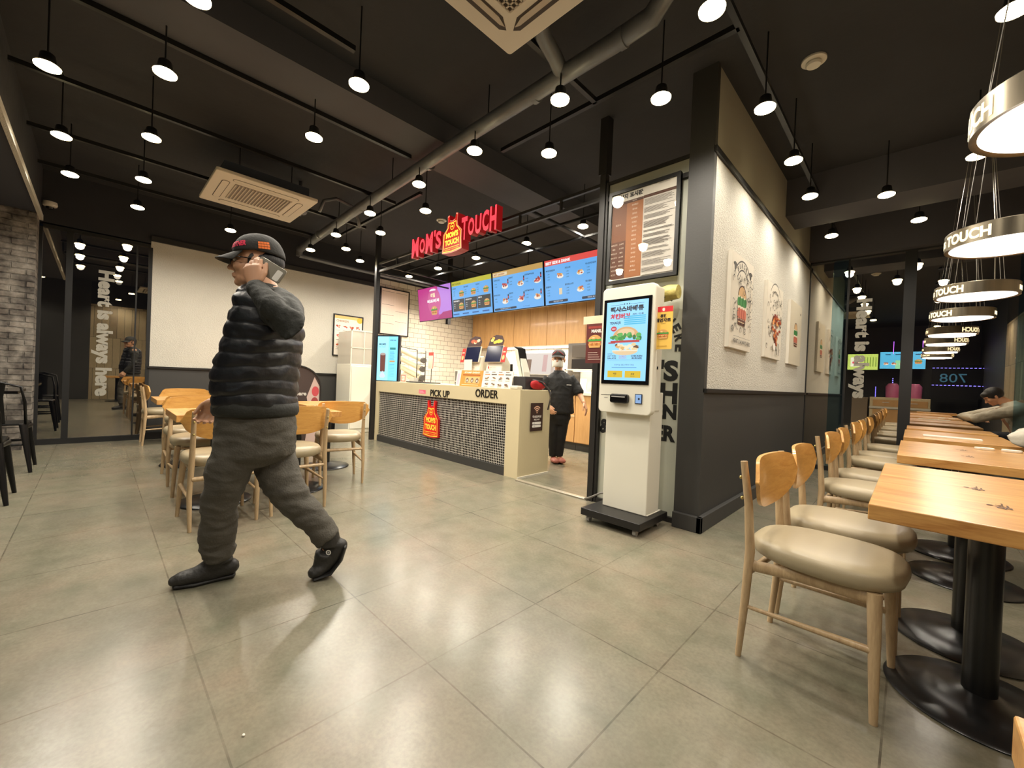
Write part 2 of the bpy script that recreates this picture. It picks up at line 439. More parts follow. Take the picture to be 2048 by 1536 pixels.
win1 = window('window_1', [(-0.5, -0.30), (-0.24, -0.08), (-0.08, 0.36), (0.36, 0.49)], [(-0.53, -0.5), (-0.30, -0.24), (0.355, 0.37), (0.48, 0.52)],
       -7.72, 'Y', 0.07, 2.70, [g_left]*4, M('mullion_black', (10, 10, 10), 0.6))
win2 = window('window_2', [(-1.08, -0.82), (-0.82, -0.66), (-0.65, -0.12), (-0.01, 0.79), (0.79, 1.4)], [(-1.10, -1.07), (-0.665, -0.645), (-0.12, -0.01)],
       7.0, 'X', 0.06, 2.84, [g_rightA, g_rightB, g_right, g_right, g_rightB], M('mullion_black', (10, 10, 10), 0.6))
def vinyl(txt, win, axis, plane, a0, z0, z1, h, mat):
    g = Gfx((plane, a0, z1), (0, 0, -1), (0, 1, 0)) if axis == 'Y' else Gfx((a0, plane, z1), (0, 0, -1), (1, 0, 0))
    g.text(txt, 0, 0, h, mat, w_=z1-z0, bold=0.05)
    return g.build('vinyl_lettering', win)
m_vinyl = M('grey_vinyl', (150, 146, 134), 0.6)
vinyl('Heart is always here', win1, 'Y', -7.715, -0.055, 0.61, 2.28, 0.20, m_vinyl)
vinyl('Heart is always', win2, 'X', 6.9945, -0.61, 1.00, 2.30, 0.20, m_vinyl)

# header beam over the right window, soffit beams
struct('trim_5', bx(-1.08, 1.45, 6.85, 7.05, 2.86, ZC), m_beam)
struct('trim_6', bx(-1.08, 1.45, 5.35, 5.85, 3.0, ZC), m_beam)
struct('trim_7', bx(-3.64, -3.15, -0.5, 6.5, 3.2, ZC), m_beam)
# right partition wall
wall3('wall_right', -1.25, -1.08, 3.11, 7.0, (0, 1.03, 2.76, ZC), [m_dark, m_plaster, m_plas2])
struct('trim_8', bx(-1.08, -1.06, 3.08, 6.95, 2.755, 2.80), m_black)
struct('trim_9', bx(-1.08, -1.055, 3.08, 6.95, 1.015, 1.045), m_black)
struct('baseboard_right', bx(-1.08, -1.045, 3.05, 6.95, 0, 0.115), m_dark, bevel=0.004)
struct('baseboard_front', bx(-1.255, -1.045, 3.05, 3.085, 0, 0.115), m_dark, bevel=0.004)
struct('trim_10', bx(-1.255, -1.075, 3.08, 3.13, 0, ZC), m_dark)
# frosted sheet behind the kiosk
m_frost = glassmat('frosted_sheet', 0.5)
nt = m_frost.node_tree
for n in list(nt.nodes): nt.nodes.remove(n)
o_ = nt.nodes.new('ShaderNodeOutputMaterial'); mx = nt.nodes.new('ShaderNodeMixShader'); mx.inputs[0].default_value = 0.72
tr = nt.nodes.new('ShaderNodeBsdfTransparent'); tr.inputs[0].default_value = (0.8, 0.85, 0.78, 1)
pb = nt.nodes.new('ShaderNodeBsdfPrincipled'); pb.inputs['Base Color'].default_value = lin((204, 204, 190)); pb.inputs['Roughness'].default_value = 0.25
nt.links.new(tr.outputs[0], mx.inputs[1]); nt.links.new(pb.outputs[0], mx.inputs[2]); nt.links.new(mx.outputs[0], o_.inputs[0])
win3 = thing('window_3', None, None, (0, 0, 0)); win3['kind'] = 'structure'
obj('pane', bx(-1.97, -1.27, 3.15, 3.158, 0.04, 2.66), m_frost, win3)
obj('top_panel', bx(-1.97, -1.27, 3.14, 3.16, 2.70, 2.80), M('pale_metal_panel', (168, 168, 152), 0.5), win3)
bmf = BM()
for a in ((-2.0, -1.97, 0.0, 2.82), (-1.27, -1.255, 0.0, 2.82)): box(bmf, a[0], a[1], 3.115, 3.165, a[2], a[3])
for a in ((2.80, 2.825), (2.655, 2.69), (0, 0.04)): box(bmf, -1.97, -1.27, 3.12, 3.16, a[0], a[1])
obj('window_frame', bmf, m_steel_d, win3)
g = Gfx((0, 3.149, 0), (1, 0, 0), (0, 0, 1)); ink = pm((18, 18, 18))
for t, zc, h, w_ in (("MOM'S", 1.165, 0.17, 0.72), ('TOUCH', 0.985, 0.17, 0.72), ('CHICKEN', 0.84, 0.12, 0.66), ('& BURGER', 0.67, 0.13, 0.70)):
    g.text(t, -1.295, zc-h/2+0.01, h, ink, w_=w_ if h > 0.15 else w_-0.02, align='r', bold=0.05)
for k, ch in enumerate('SOMEWHERE'):
    a = math.radians(-2+(8-k)*15)
    if k > 4 or k < 2: pass
    cx, cz, rr = -1.60, 1.36, 0.27
    g.text(ch, cx+rr*math.cos(a), cz+rr*math.sin(a), 0.075, ink, w_=0.055, align='c', bold=0.05, rot=a-PI/2)
g.build('door_lettering', win3)

# far sides of the room, seen only in the window reflections
wall3('wall_back', -7.9, 1.6, -5.15, -5.0, (0, ZC), [m_dark])
struct('wall_far_right', bx(1.45, 1.6, -5, -0.15, 0, ZC), m_dark)
struct('wall_far_right', bx(1.45, 1.6, -0.15, 2.4, 0, 2.75), m_plank)
struct('wall_far_right', bx(1.45, 1.6, -0.15, 2.4, 2.75, ZC), m_ceil)
struct('wall_far_right', bx(1.45, 1.6, 2.4, 7.0, 0, ZC), m_wbrick)
# kitchen back wall
wall3('wall_kitchen', -7.7, -1.25, 6.5, 6.6, (0, 2.98, ZC), [m_tile2, m_ceil])

# ------------------------------------------------------------------ partition steel frame over the counter
t = thing('steel_gantry', 'dark steel ladder frame above the order counter carrying the red shop sign', 'frame', (0, 0, 0))
def bar(p, q, r=0.016, m=m_steel_d, name='rail', parent=None):
    bm = BM(); p, q = V(p), V(q); d = q-p; L = d.length
    s, u = frame(d); mt = Matrix((( s.x, d.x/L, u.x, p.x), (s.y, d.y/L, u.y, p.y), (s.z, d.z/L, u.z, p.z), (0, 0, 0, 1)))
    box(bm, -r, r, 0, L, -r, r, mtx=mt); return obj(name, bm, m, parent)
for z in (2.70, 2.82): bar((-6.2, 3.13, z), (-2.0, 3.13, z), 0.014, parent=t)
bar((-6.2, 3.13, 2.70), (-6.2, 6.4, 2.70), 0.012, parent=t); bar((-6.2, 3.13, 2.82), (-6.2, 6.4, 2.82), 0.012, parent=t)
for y in (3.62, 4.1): bar((-6.2, y, 2.82), (-2.0, y, 2.82), 0.012, M('matt_black', (14, 14, 14), 0.9), parent=t)
for x in (-5.3, -4.5, -3.7, -2.9): bar((x, 3.13, 2.82), (x, 4.6, 2.82), 0.011, M('matt_black', (14, 14, 14), 0.9), parent=t)
for x in (-5.6, -3.05, -2.5): bar((x, 3.13, 2.70), (x, 3.13, 2.82), 0.011, name='upright', parent=t)
for x in (-6.2,): bar((x, 3.13, 0), (x, 3.13, ZC), 0.032, name='post', parent=t)
bar((-2.02, 3.13, 0), (-2.02, 3.13, 2.9), 0.028, name='post', parent=t); bar((-2.02, 3.13, 2.9), (-2.02, 3.13, ZC), 0.04, name='post', parent=t)
tag(bar((-6.6, 4.85, 2.1), (-6.6, 4.85, ZC), 0.035, name='screen_hanger'), 'dark hanger post behind the pink menu screen', 'post')
# aluminium floor strip across the kitchen entrance
tag(obj('floor_strip', bx(-2.93, -2.05, 3.09, 3.14, 0, 0.014), M('aluminium', (196, 188, 170), 0.35, metal=0.7), bevel=0.004), 'pale metal threshold strip on the floor at the kitchen entrance', 'threshold')
# ================================================================== CEILING: lamps, tracks, ducts, air conditioners
m_can = M('lamp_can', (18, 17, 16), 0.4); m_lens = M('lamp_lens', (255, 232, 176), emit=16)
def downlight(label, x, y, z=2.9, group='ceiling spot lamps'):
    t = thing('spot_lamp', label, 'spot lamp', (x, y, z), 0, group)
    return t
bm = BM(); lathe(bm, [(0.022, 0.085), (0.034, 0.075), (0.040, 0.035), (0.052, 0.012), (0.050, 0.008), (0.0, 0.008)], n=20); can_me = obj('lamp_can', bm, m_can, smooth=True)
bm = BM(); lathe(bm, [(0.0, 0.012), (0.052, 0.012), (0.062, 0.004), (0.060, -0.006), (0.045, -0.014), (0.0, -0.020)], n=20); lens_me = obj('lens', bm, m_lens, smooth=True)
bm = BM(); tube(bm, [(0, 0, 0.07), (0, 0, ZC-2.9)], 0.005, n=8); stem_me = obj('stem', bm, m_can, None)
spots = [  # px, py, label
 (95,133,'ceiling spot lamp nearest the top left corner of the picture'),
 (330,147,'ceiling spot lamp second from the left in the upper left group'),
 (718,170,'ceiling spot lamp between the two air conditioners, left of the silver duct'),
 (1120,200,'ceiling spot lamp just under the silver duct near the large air conditioner'),
 (1322,197,'ceiling spot lamp in front of the dark corner column'),
 (1530,217,'ceiling spot lamp above the first burger picture, nearest along the white wall'),
 (1424,20,'ceiling spot lamp at the top edge right of the silver duct'),
 (123,272,'ceiling spot lamp in the far left column, second down'),
 (303,276,'ceiling spot lamp left of the small air conditioner, middle of its column'),
 (628,275,'ceiling spot lamp directly above the right corner of the small air conditioner'),
 (949,302,'ceiling spot lamp under the middle of the silver duct'),
 (1098,307,'ceiling spot lamp above the right end of the red shop sign'),
 (140,349,'ceiling spot lamp nearest the security camera, lowest of the far left column'),
 (287,360,'ceiling spot lamp left of the small air conditioner level with its top edge'),
 (838,369,'ceiling spot lamp under the duct above the letter M of the red sign'),
 (275,415,'ceiling spot lamp above the left end of the white plaster wall'),
 (461,461,"ceiling spot lamp just left of the walking man's cap"),
 (1587,322,'ceiling spot lamp second along the white picture wall'),
 (1620,393,'ceiling spot lamp third along the white picture wall'),
 (1773,390,'ceiling spot lamp between the picture wall and the ring lamps, nearer one'),
 (1838,440,'ceiling spot lamp between the picture wall and the ring lamps, farther one'),
 (1663,472,'ceiling spot lamp farthest along the white picture wall by the window'),
 (1955,312,'ceiling spot lamp seen below the nearest ring lamp'),
 (2030,20,'ceiling spot lamp in the top right corner above the nearest ring lamp'),
 (393,-4,'ceiling spot lamp cut by the top edge of the picture, upper left'),
 (740,427,'ceiling spot lamp left of the red sign, nearest to the duct end'),
 (851,422,'ceiling spot lamp left of the smoke detector above the red sign'),
 (761,466,'ceiling spot lamp above the steel post at the left end of the counter'),
 (672,470,'ceiling spot lamp under the lower end of the duct, upper one of the pair'),
 (692,498,'ceiling spot lamp in front of the white wall, middle of the small cluster'),
 (720,522,'ceiling spot lamp closest to the pipe along the white wall'),
 (621,500,"ceiling spot lamp right behind the walking man's cap"),
 (1053,487,'kitchen spot lamp in front of the gap between the menu screens, under the word TOUCH'),
 (1166,453,'kitchen spot lamp farthest right, near the framed origin board'),
 (876,537,'kitchen spot lamp above the second menu screen'),
 (818,553,'kitchen spot lamp beside the dome camera on the tiled wall'),
 (952,516,'kitchen spot lamp hanging under the apron emblem'),
]
for i, (px, py, lab) in enumerate(spots):
    p = onz(px, py, 2.90)
    t = downlight(lab, p.x, p.y)
    under = abs(p.y-(2.136-(p.x+1.35)*0.028)) < 0.09 and p.x < -1.0
    for src in (can_me, lens_me, stem_me):
        o = src if i == 0 else src.copy()
        if i: C.objects.link(o)
        if under and src is stem_me: o.scale = (1, 1, 0.40)
        o.parent = t
    ld = bpy.data.lights.new('spot', 'SPOT'); ld.energy = LAMP_W*(1.6 if lab.startswith('kitchen') else 0.6 if 'picture' in lab and 'wall' in lab else 1.0); ld.color = LAMP_COL; ld.spot_size = math.radians(165); ld.spot_blend = 0.7; ld.shadow_soft_size = 0.05
    lo = bpy.data.objects.new('lamp_light', ld); C.objects.link(lo); lo.parent = t; lo.location = (0, 0, -0.028)
for x, y in ((1.0, 0.4), (-0.75, 0.6), (0.4, -1.2), (-1.7, -0.9), (-3.4, -2.5), (0.3, -3.2)):   # more lamps behind the camera, same fitting
    ld = bpy.data.lights.new('spot', 'SPOT'); ld.energy = LAMP_W; ld.color = LAMP_COL; ld.spot_size = math.radians(165); ld.spot_blend = 0.7; ld.shadow_soft_size = 0.05
    t = downlight('spot lamp behind the camera', x, y); 
    for src in (can_me, lens_me, stem_me): o = src.copy(); C.objects.link(o); o.parent = t
    lo = bpy.data.objects.new('lamp_light', ld); C.objects.link(lo); lo.parent = t; lo.location = (0, 0, -0.028)
# lighting tracks
def track(x0, y0, x1, y1, label, z=3.18):
    k = 1.039; t = tag(bar((x0*k, max(y0*k, -0.49), z), (x1*k, y1*k, z), 0.017, m=m_can, name='lighting_track'), label, 'lighting track')
    return t
track(-2.6, -0.5, -2.6, 1.1, 'black lighting track left of the large air conditioner')
track(-3.44, -0.5, -3.44, 2.02, 'black lighting track on the ceiling beam edge above the small air conditioner')
track(-4.48, -0.5, -4.48, 2.45, 'black lighting track over the middle of the small air conditioner')
track(-5.55, -0.5, -5.55, 2.6, 'black lighting track behind the small air conditioner')
track(-6.5, -0.5, -6.5, 2.3, 'black lighting track nearest the left wall')
track(-4.0, 2.50, -6.4, 2.50, 'black lighting track across the ceiling left of the red sign')
track(-0.77, 2.5, -2.7, 2.5, 'black lighting track crossing the ceiling in front of the corner column')
track(-0.77, 0.8, -0.77, 6.6, 'black lighting track running along the white picture wall')
track(-1.72, 2.5, -1.72, 0.9, 'black lighting track between the large air conditioner and the duct')
# silver duct and wall pipe
m_duct = M('galvanised_duct', (112, 114, 118), 0.45, metal=0.3, noise_=(8, 0.25), bump=(6, 0.25, 0.03))
bm = BM(); tube(bm, [(-7.45, 2.35, 3.1), (-5.26, 2.247, 3.1), (-2.66, 2.153, 3.1), (-1.81, 2.139, 3.1), (-1.35, 2.136, 3.1), (-1.12, 2.14, 3.12), (-1.0, 2.11, 3.2), (-0.96, 2.08, 3.30), (-0.95, 2.06, 3.42)], 0.056, n=20)
for x in (-6.4, -4.9, -3.4, -2.0, -1.3): tube(bm, [(x-0.02, 2.136-(x+1.35)*0.03*(1 if x < -1.9 else 0), 3.1), (x+0.02, 2.136-(x+1.35)*0.03*(1 if x < -1.9 else 0), 3.1)], 0.060, n=20)
duct = tag(obj('duct', bm, m_duct, auto=0.7), 'long galvanised round duct crossing the ceiling diagonally and bending up', 'duct')
bm = BM(); tube(bm, [(-1.62, 1.75, 3.40), (-1.66, 1.78, 3.25), (-1.72, 1.9, 3.2), (-1.74, 2.05, 3.16), (-1.74, 2.13, 3.1)], 0.05, n=16)
obj('branch', bm, m_duct, duct, auto=0.7)
for x in (-5.6, -4.1, -2.5): bm = BM(); tube(bm, [(x, 2.15-(x+2.5)*0.03, 3.14), (x, 2.15-(x+2.5)*0.03, 3.4)], 0.005, n=6); obj('hanger_rod', bm, m_can, duct)
bm = BM(); tube(bm, [(-7.45, 2.35, 3.0), (-7.45, 3.1, 2.99), (-7.45, 6.3, 2.99)], 0.035, n=14); tube(bm, [(-7.45, 2.35, 2.99), (-7.45, 2.35, 3.1)], 0.05, n=14)
tag(obj('pipe', bm, m_duct, auto=0.7), 'grey pipe running along the top of the left white wall', 'pipe')
bm = BM(); tube(bm, [(-5.35, 1.9, 3.05), (-5.35, 1.95, 3.2), (-5.35, 2.1, 3.28), (-5.35, 2.3, 3.25), (-5.35, 2.4, 3.1), (-5.35, 2.42, 3.0)], 0.02, n=10); tube(bm, [(-5.5, 1.72, 2.98), (-5.5, 1.72, 3.4)], 0.02, n=8); ellipsoid(bm, (-5.5, 1.76, 3.05), 0.05, 0.05, 0.05)
tag(obj('cable_hose', bm, m_duct, smooth=True), 'grey looping hose and valve above the right corner of the small air conditioner', 'hose')
# cassette air conditioners
m_ac = M('ac_plastic', (206, 196, 178), 0.5); m_acg = M('ac_groove', (60, 48, 38), 0.7); m_acv = M('ac_louvre', (184, 170, 150), 0.5); m_grey = M('ac_slot', (128, 116, 104), 0.6)
def cassette(name, label, x0, x1, y0, y1, z, kind):
    cx, cy = (x0+x1)/2, (y0+y1)/2; W, H = x1-x0, y1-y0
    t = thing(name, label, 'air conditioner', (cx, cy, z))
    bm = BM(); prism(bm, rrect(W, H, 0.02, 4), (0, 0, 0), (1, 0, 0), (0, 1, 0), 0.035)
    obj('panel', bm, m_ac, t, bevel=0.006)
    obj('casing', bx(-W*0.42, W*0.42, -H*0.42, H*0.42, 0.035, 0.15), M('ac_casing', (40, 48, 58), 0.7), t)
    g = BM()
    # underside details face down: build with U=(1,0,0), V=(0,-1,0) so N=-Z
    if kind == 'four_way':
        for k in range(4):
            a = k*PI/2; U = V((math.cos(a), math.sin(a), 0)); N2 = V((-math.sin(a), math.cos(a), 0))
            bm = BM(); pts = [(-0.34, 0.0), (-0.27, 0.045), (0.27, 0.045), (0.34, 0.0), (0.31, -0.025), (-0.31, -0.025)]
            L = V((0, 0, -0.001))
            prism(bm, [(x, y) for x, y in pts][::-1], U*0+N2*(-W*0.385)+L, U, N2, 0.004); obj('air_slot', bm, m_acg, t)
            bm = BM(); prism(bm, [(x*0.93, y*0.45+0.012) for x, y in pts][::-1], N2*(-W*0.385)+V((0, 0, -0.004)), U, N2, 0.004); obj('louvre', bm, m_acv, t)
        bm = BM(); box(bm, -0.27, 0.27, -0.27, 0.27, -0.003, 0); obj('grille_back', bm, m_acg, t)
        bm = BM()
        for k in range(19):
            a = -0.27+0.03*k; box(bm, a-0.0045, a+0.0045, -0.27, 0.27, -0.010, -0.003); box(bm, -0.27, 0.27, a-0.0045, a+0.0045, -0.010, -0.003)
        obj('grille', bm, m_acv, t)
        bm = BM(); lathe(bm, [(0.0, -0.004), (0.012, -0.003), (0.014, 0)], (W*0.43, -H*0.43+0.0, 0), n=12); obj('sensor', bm, m_ac, t)
    else:
        for sx in (-1, 1):   # rounded end slots
            bm = BM(); o2 = rrect(0.05, 0.26 if False else 0.50, 0.024, 5, cx=sx*0, cy=0)
            prism(bm, o2[::-1], (0, sx*(H/2-0.11), -0.001), (0, 1, 0), (1, 0, 0), 0.0)
            bm.free()
        bm = BM()
        for (cx_, cy_, w_, h_) in ((0, -H/2+0.12, 0.56, 0.07), (0, H/2-0.12, 0.56, 0.07), (W/2-0.13, 0, 0.07, 0.62), (-W/2+0.13, 0, 0.07, 0.62)):
            prism(bm, rrect(w_, h_, 0.034, 5, cx_, cy_)[::-1], (0, 0, -0.0015), (1, 0, 0), (0, 1, 0), 0.0015)
        obj('slot_line', bm, m_acg, t)
        bm = BM()
        for (cx_, cy_, w_, h_) in ((0, -H/2+0.12, 0.548, 0.058), (0, H/2-0.12, 0.548, 0.058), (W/2-0.13, 0, 0.058, 0.608), (-W/2+0.13, 0, 0.058, 0.608)):
            prism(bm, rrect(w_, h_, 0.029, 5, cx_, cy_)[::-1], (0, 0, -0.003), (1, 0, 0), (0, 1, 0), 0.0015)
        obj('louvre', bm, m_ac, t)
        obj('grille_back', bx(-0.22, 0.26, -0.27, 0.27, -0.002, 0), m_grey, t)
        bm = BM()
        for k in range(18):
            a = -0.262+0.0308*k; box(bm, -0.215, 0.255, a-0.006, a+0.006, -0.007, -0.002)
        obj('grille', bm, m_acv, t)
    return t
ac1 = cassette('ceiling_air_conditioner', 'large square white four-way air conditioner cut by the top edge of the picture', -1.757, -0.805, 0.705, 1.657, 2.95, 'four_way')
ac2 = cassette('ceiling_air_conditioner', 'white slim ceiling air conditioner hanging left of the silver duct', -5.79, -4.83, 0.76, 1.70, 2.95, 'slim')
bm = BM()
for x, y in ((-5.1, 1.0), (-5.1, 1.5)): tube(bm, [(x-ac2.location.x, y-ac2.location.y, 0.14), (x-ac2.location.x, y-ac2.location.y, 0.45)], 0.005, n=6)
obj('hanger_rod', bm, m_can, ac2)
bm = BM()
for x, y in ((-1.65, 0.85), (-0.95, 1.5), (-1.65, 1.5), (-0.95, 0.85)): tube(bm, [(x-ac1.location.x, y-ac1.location.y, 0.14), (x-ac1.location.x, y-ac1.location.y, 0.45)], 0.006, n=6)
obj('hanger_rod', bm, m_can, ac1)
# smoke detectors, dome cameras
m_wp = M('white_plastic', (206, 200, 186), 0.45)
def detector(label, p):
    t = thing('smoke_detector', label, 'smoke detector', p)
    bm = BM(); lathe(bm, [(0.0, 0.0), (0.075, 0.0), (0.075, -0.012), (0.066, -0.018), (0.0, -0.018)], n=24); obj('base', bm, m_wp, t, auto=0.6)
    bm = BM(); lathe(bm, [(0.045, -0.018), (0.05, -0.03), (0.042, -0.042), (0.0, -0.045)], n=24); obj('sensor_cap', bm, m_wp, t, auto=0.6)
detector('round white smoke detector on the dark ceiling, upper right', onz(1628, 120, ZC))
detector('small round white smoke detector above the apron emblem of the sign', onz(883, 440, ZC))
def dome(label, p, n):
    t = thing('dome_camera', label, 'security camera', p)
    bm = BM(); lathe(bm, [(0.0, 0.03), (0.06, 0.03), (0.066, 0.0), (0.06, -0.02), (0.045, -0.03), (0.0, -0.03)], n=20); obj('housing', bm, m_wp, t, auto=0.6)
    bm = BM(); ellipsoid(bm, (0, 0, -0.028), 0.038, 0.038, 0.034); obj('dome', bm, M('dome_glass', (16, 16, 18), 0.08), t, smooth=True)
    bm = BM(); box(bm, -0.12, 0.0, -0.02, 0.02, 0.0, 0.02); obj('bracket', bm, m_wp, t)
dome('white dome security camera high beside the brick pier', onx(100, 409, -7.58), 0)
dome('white dome security camera on the white tiled kitchen wall', onx(797, 557, -7.58), 1)

# ring pendant lamps over the right tables
m_ring = M('brushed_ring', (150, 140, 122), 0.28, metal=0.9, noise_=(30, 0.25), stretch=(1, 1, 0.05)); m_disc = M('lamp_disc', (255, 240, 222), emit=3)
m_letter = M('lit_letter', (255, 236, 190), emit=2.2); m_wire = M('wire', (150, 146, 140), 0.4, metal=0.6)
def ring_lamp(label, x, y):
    z = 1.87; R = 0.235; t = thing('ring_pendant', label, 'pendant lamp', (x, y, z), 0, 'ring pendant lamps over the right tables')
    bm = BM(); lathe(bm, [(R-0.012, 0.004), (R, 0.0), (R, 0.088), (R-0.004, 0.092), (0.0, 0.092)], n=64); obj('band', bm, m_ring, t, auto=0.7)
    bm = BM(); lathe(bm, [(0.0, 0.0), (R-0.03, 0.0), (R-0.012, 0.006)], n=64); obj('diffuser', bm, m_disc, t, smooth=True)
    for base in (-2.72, 0.42):
        for wd, x0, z0, hh, ww in (("MOM'S", -0.20, 0.020, 0.040, 0.15), ('TOUCH', -0.03, 0.014, 0.058, 0.22)):
            g = Gfx((0, 0, 0), (1, 0, 0), (0, 0, 1)); mapf = lambda qx, qy, b=base: V(((R+0.0015)*math.cos(b+qx/R), (R+0.0015)*math.sin(b+qx/R), qy))
            g.text(wd, x0, z0, hh, m_letter, w_=ww, bold=0.04, mapf=mapf); g.build('cutout_lettering', t)
    for k in range(4):
        a = 0.6+k*PI/2; bm = BM(); tube(bm, [(R*0.85*math.cos(a), R*0.85*math.sin(a), 0.092), (0.05*math.cos(a), 0.05*math.sin(a), ZC-z-0.03)], 0.0018, n=5); obj('suspension_wire', bm, m_wire, t)
    bm = BM(); tube(bm, [(0.1, 0.02, 0.092), (0.09, 0.01, 0.5), (0.03, 0, ZC-z-0.03)], 0.004, n=6); obj('power_cable', bm, m_wire, t, smooth=True)
    bm = BM(); lathe(bm, [(0.0, ZC-z), (0.08, ZC-z), (0.08, ZC-z-0.03), (0.0, ZC-z-0.03)], n=24); obj('ceiling_rose', bm, m_can, t)
    ld = bpy.data.lights.new('disc', 'AREA'); ld.shape = 'DISK'; ld.size = 0.42; ld.energy = 6; ld.color = (1, 0.92, 0.82)
    lo = bpy.data.objects.new('lamp_light', ld); C.objects.link(lo); lo.parent = t; lo.location = (0, 0, -0.012)
    return t
ring_lamp('nearest ring pendant lamp, cut by the right edge of the picture', 0.335, 1.95).rotation_euler = (0, 0, -0.65)
ring_lamp('second nearest ring pendant lamp, its MOM\'S TOUCH letters readable', 0.335, 3.38)
ring_lamp('third ring pendant lamp, whole ring in view in front of the window', 0.335, 4.95)
ring_lamp('farthest and lowest-looking real ring pendant lamp, next to the window', 0.335, 6.25)
# ================================================================== FURNITURE
w_back = wood('back_plywood', (214, 162, 88), (188, 132, 62), 0.3, 1.6, 'Y', 0.3)
w_leg = wood('leg_wood', (192, 166, 128), (160, 132, 98), 0.4, 1.5, 'Z', 0.15)
w_top = wood('table_wood', (218, 168, 100), (168, 112, 56), 0.3, 0.9, 'X', 0.15, ring=2.2)
m_seat = M('seat_leather', (164, 150, 122), 0.38, noise_=(3, 0.08), bump=(220, 0.12, 0.002))
m_ped = M('pedestal_black', (24, 25, 27), 0.28)
m_brass = M('brass_screw', (190, 170, 110), 0.3, metal=0.9)
def make_chair(label, group):
    t = thing('dining_chair', label, 'chair', (0, 0, 0), 0, group)
    # seat: puffy D-shape
    bm = BM(); rings = []
    prof = [(0.0, 0.402), (0.90, 0.400), (0.97, 0.410), (1.0, 0.432), (0.985, 0.452), (0.93, 0.466), (0.75, 0.474), (0.4, 0.479), (0.0, 0.480)]
    N = 40
    for s, z in prof:
        if s == 0: rings.append([bm.verts.new((0.0, 0, z))]); continue
        ring = []
        for k in range(N):
            a = 2*PI*k/N; c, sn = math.cos(a), math.sin(a)
            e = 2/2.7; x = math.copysign(abs(c)**e, c)*0.235*s; y = math.copysign(abs(sn)**e, sn)*(0.205+0.018*c)*s
            ring.append(bm.verts.new((x, y, z)))
        rings.append(ring)
    for a, b in zip(rings, rings[1:]):
        for k in range(N):
            k2 = (k+1) % N
            if len(a) == 1: bm.faces.new((a[0], b[k2], b[k]))
            elif len(b) == 1: bm.faces.new((a[k], a[k2], b[0]))
            else: bm.faces.new((a[k], a[k2], b[k2], b[k]))
    obj('seat', bm, m_seat, t, smooth=True)
    # backrest: curved plywood
    bm = BM(); nu, nv = 20, 10; W = 0.243; A = []; B = []
    for i in range(nu+1):
        u = -1+2*i/nu
        top = 0.785-0.02*abs(u)**4-0.055*max(0, (abs(u)-0.82)/0.18)**2
        bot = 0.575+0.085*abs(u)**2.6+0.03*max(0, (abs(u)-0.85)/0.15)**2
        ra, rb = [], []
        for j in range(nv+1):
            z = bot+(top-bot)*j/nv
            x = -0.205+0.038*abs(u)**2-0.06*(z-0.6)
            y = u*W*(1-0.03*(1-math.sin(PI*j/nv)))
            ra.append(bm.verts.new((x, y, z))); rb.append(bm.verts.new((x+0.013, y, z)))
        A.append(ra); B.append(rb)
    for i in range(nu):
        for j in range(nv):
            bm.faces.new((A[i][j], A[i][j+1], A[i+1][j+1], A[i+1][j])); bm.faces.new((B[i][j], B[i+1][j], B[i+1][j+1], B[i][j+1]))
        bm.faces.new((A[i][0], A[i+1][0], B[i+1][0], B[i][0])); bm.faces.new((A[i][nv], B[i][nv], B[i+1][nv], A[i+1][nv]))
    for j in range(nv):
        bm.faces.new((A[0][j], B[0][j], B[0][j+1], A[0][j+1])); bm.faces.new((A[nu][j], A[nu][j+1], B[nu][j+1], B[nu][j]))
    back = obj('backrest', bm, w_back, t, auto=0.8)
    bm = BM()
    for s in (-1, 1):
        for z in (0.70, 0.62): ellipsoid(bm, (-0.237-0.10*(z-0.62), s*0.182, z), 0.006, 0.007, 0.007, n=8, m=6)
    obj('screw', bm, m_brass, back, smooth=True)
    for s in (-1, 1):
        bm = BM(); tube(bm, [(-0.225, s*0.185, 0.0), (-0.208, s*0.190, 0.22), (-0.200, s*0.182, 0.42), (-0.213, s*0.180, 0.60), (-0.236, s*0.182, 0.765)],
                        [(0.011, 0.011), (0.015, 0.015), (0.0175, 0.0175), (0.015, 0.015), (0.0125, 0.0125)], n=12)
        obj('rear_leg', bm, w_leg, t, auto=0.9)
        bm = BM(); tube(bm, [(0.180, s*0.195, 0.0), (0.172, s*0.182, 0.24), (0.165, s*0.168, 0.405)], [(0.0115, 0.0115), (0.017, 0.017), (0.021, 0.021)], n=12)
        obj('front_leg', bm, w_leg, t, auto=0.9)
        bm = BM(); tube(bm, [(-0.213, s*0.190, 0.205), (0.172, s*0.184, 0.225)], (0.007, 0.013), n=8); obj('side_stretcher', bm, w_leg, t, auto=0.9)
        bm = BM(); tube(bm, [(-0.205, s*0.180, 0.365), (-0.05, s*0.165, 0.378), (0.165, s*0.165, 0.385)], (0.011, 0.022), n=8); obj('side_rail', bm, w_leg, t, auto=0.9)
    bm = BM(); tube(bm, [(-0.207, -0.18, 0.33), (-0.207, 0.18, 0.33)], (0.011, 0.016), n=8); obj('rear_rail', bm, w_leg, t, auto=0.9)
    bm = BM(); tube(bm, [(0.165, -0.165, 0.385), (0.165, 0.165, 0.385)], (0.010, 0.02), n=8); obj('front_rail', bm, w_leg, t, auto=0.9)
    return t
GR = 'wooden chairs along the right wall side of the right tables'
chair0 = make_chair('nearest beige-seated wooden chair on the right, at the end of the long table', GR)
chair0.location = (-0.215, 1.965, 0); chair0.rotation_euler = (0, 0, -0.08)
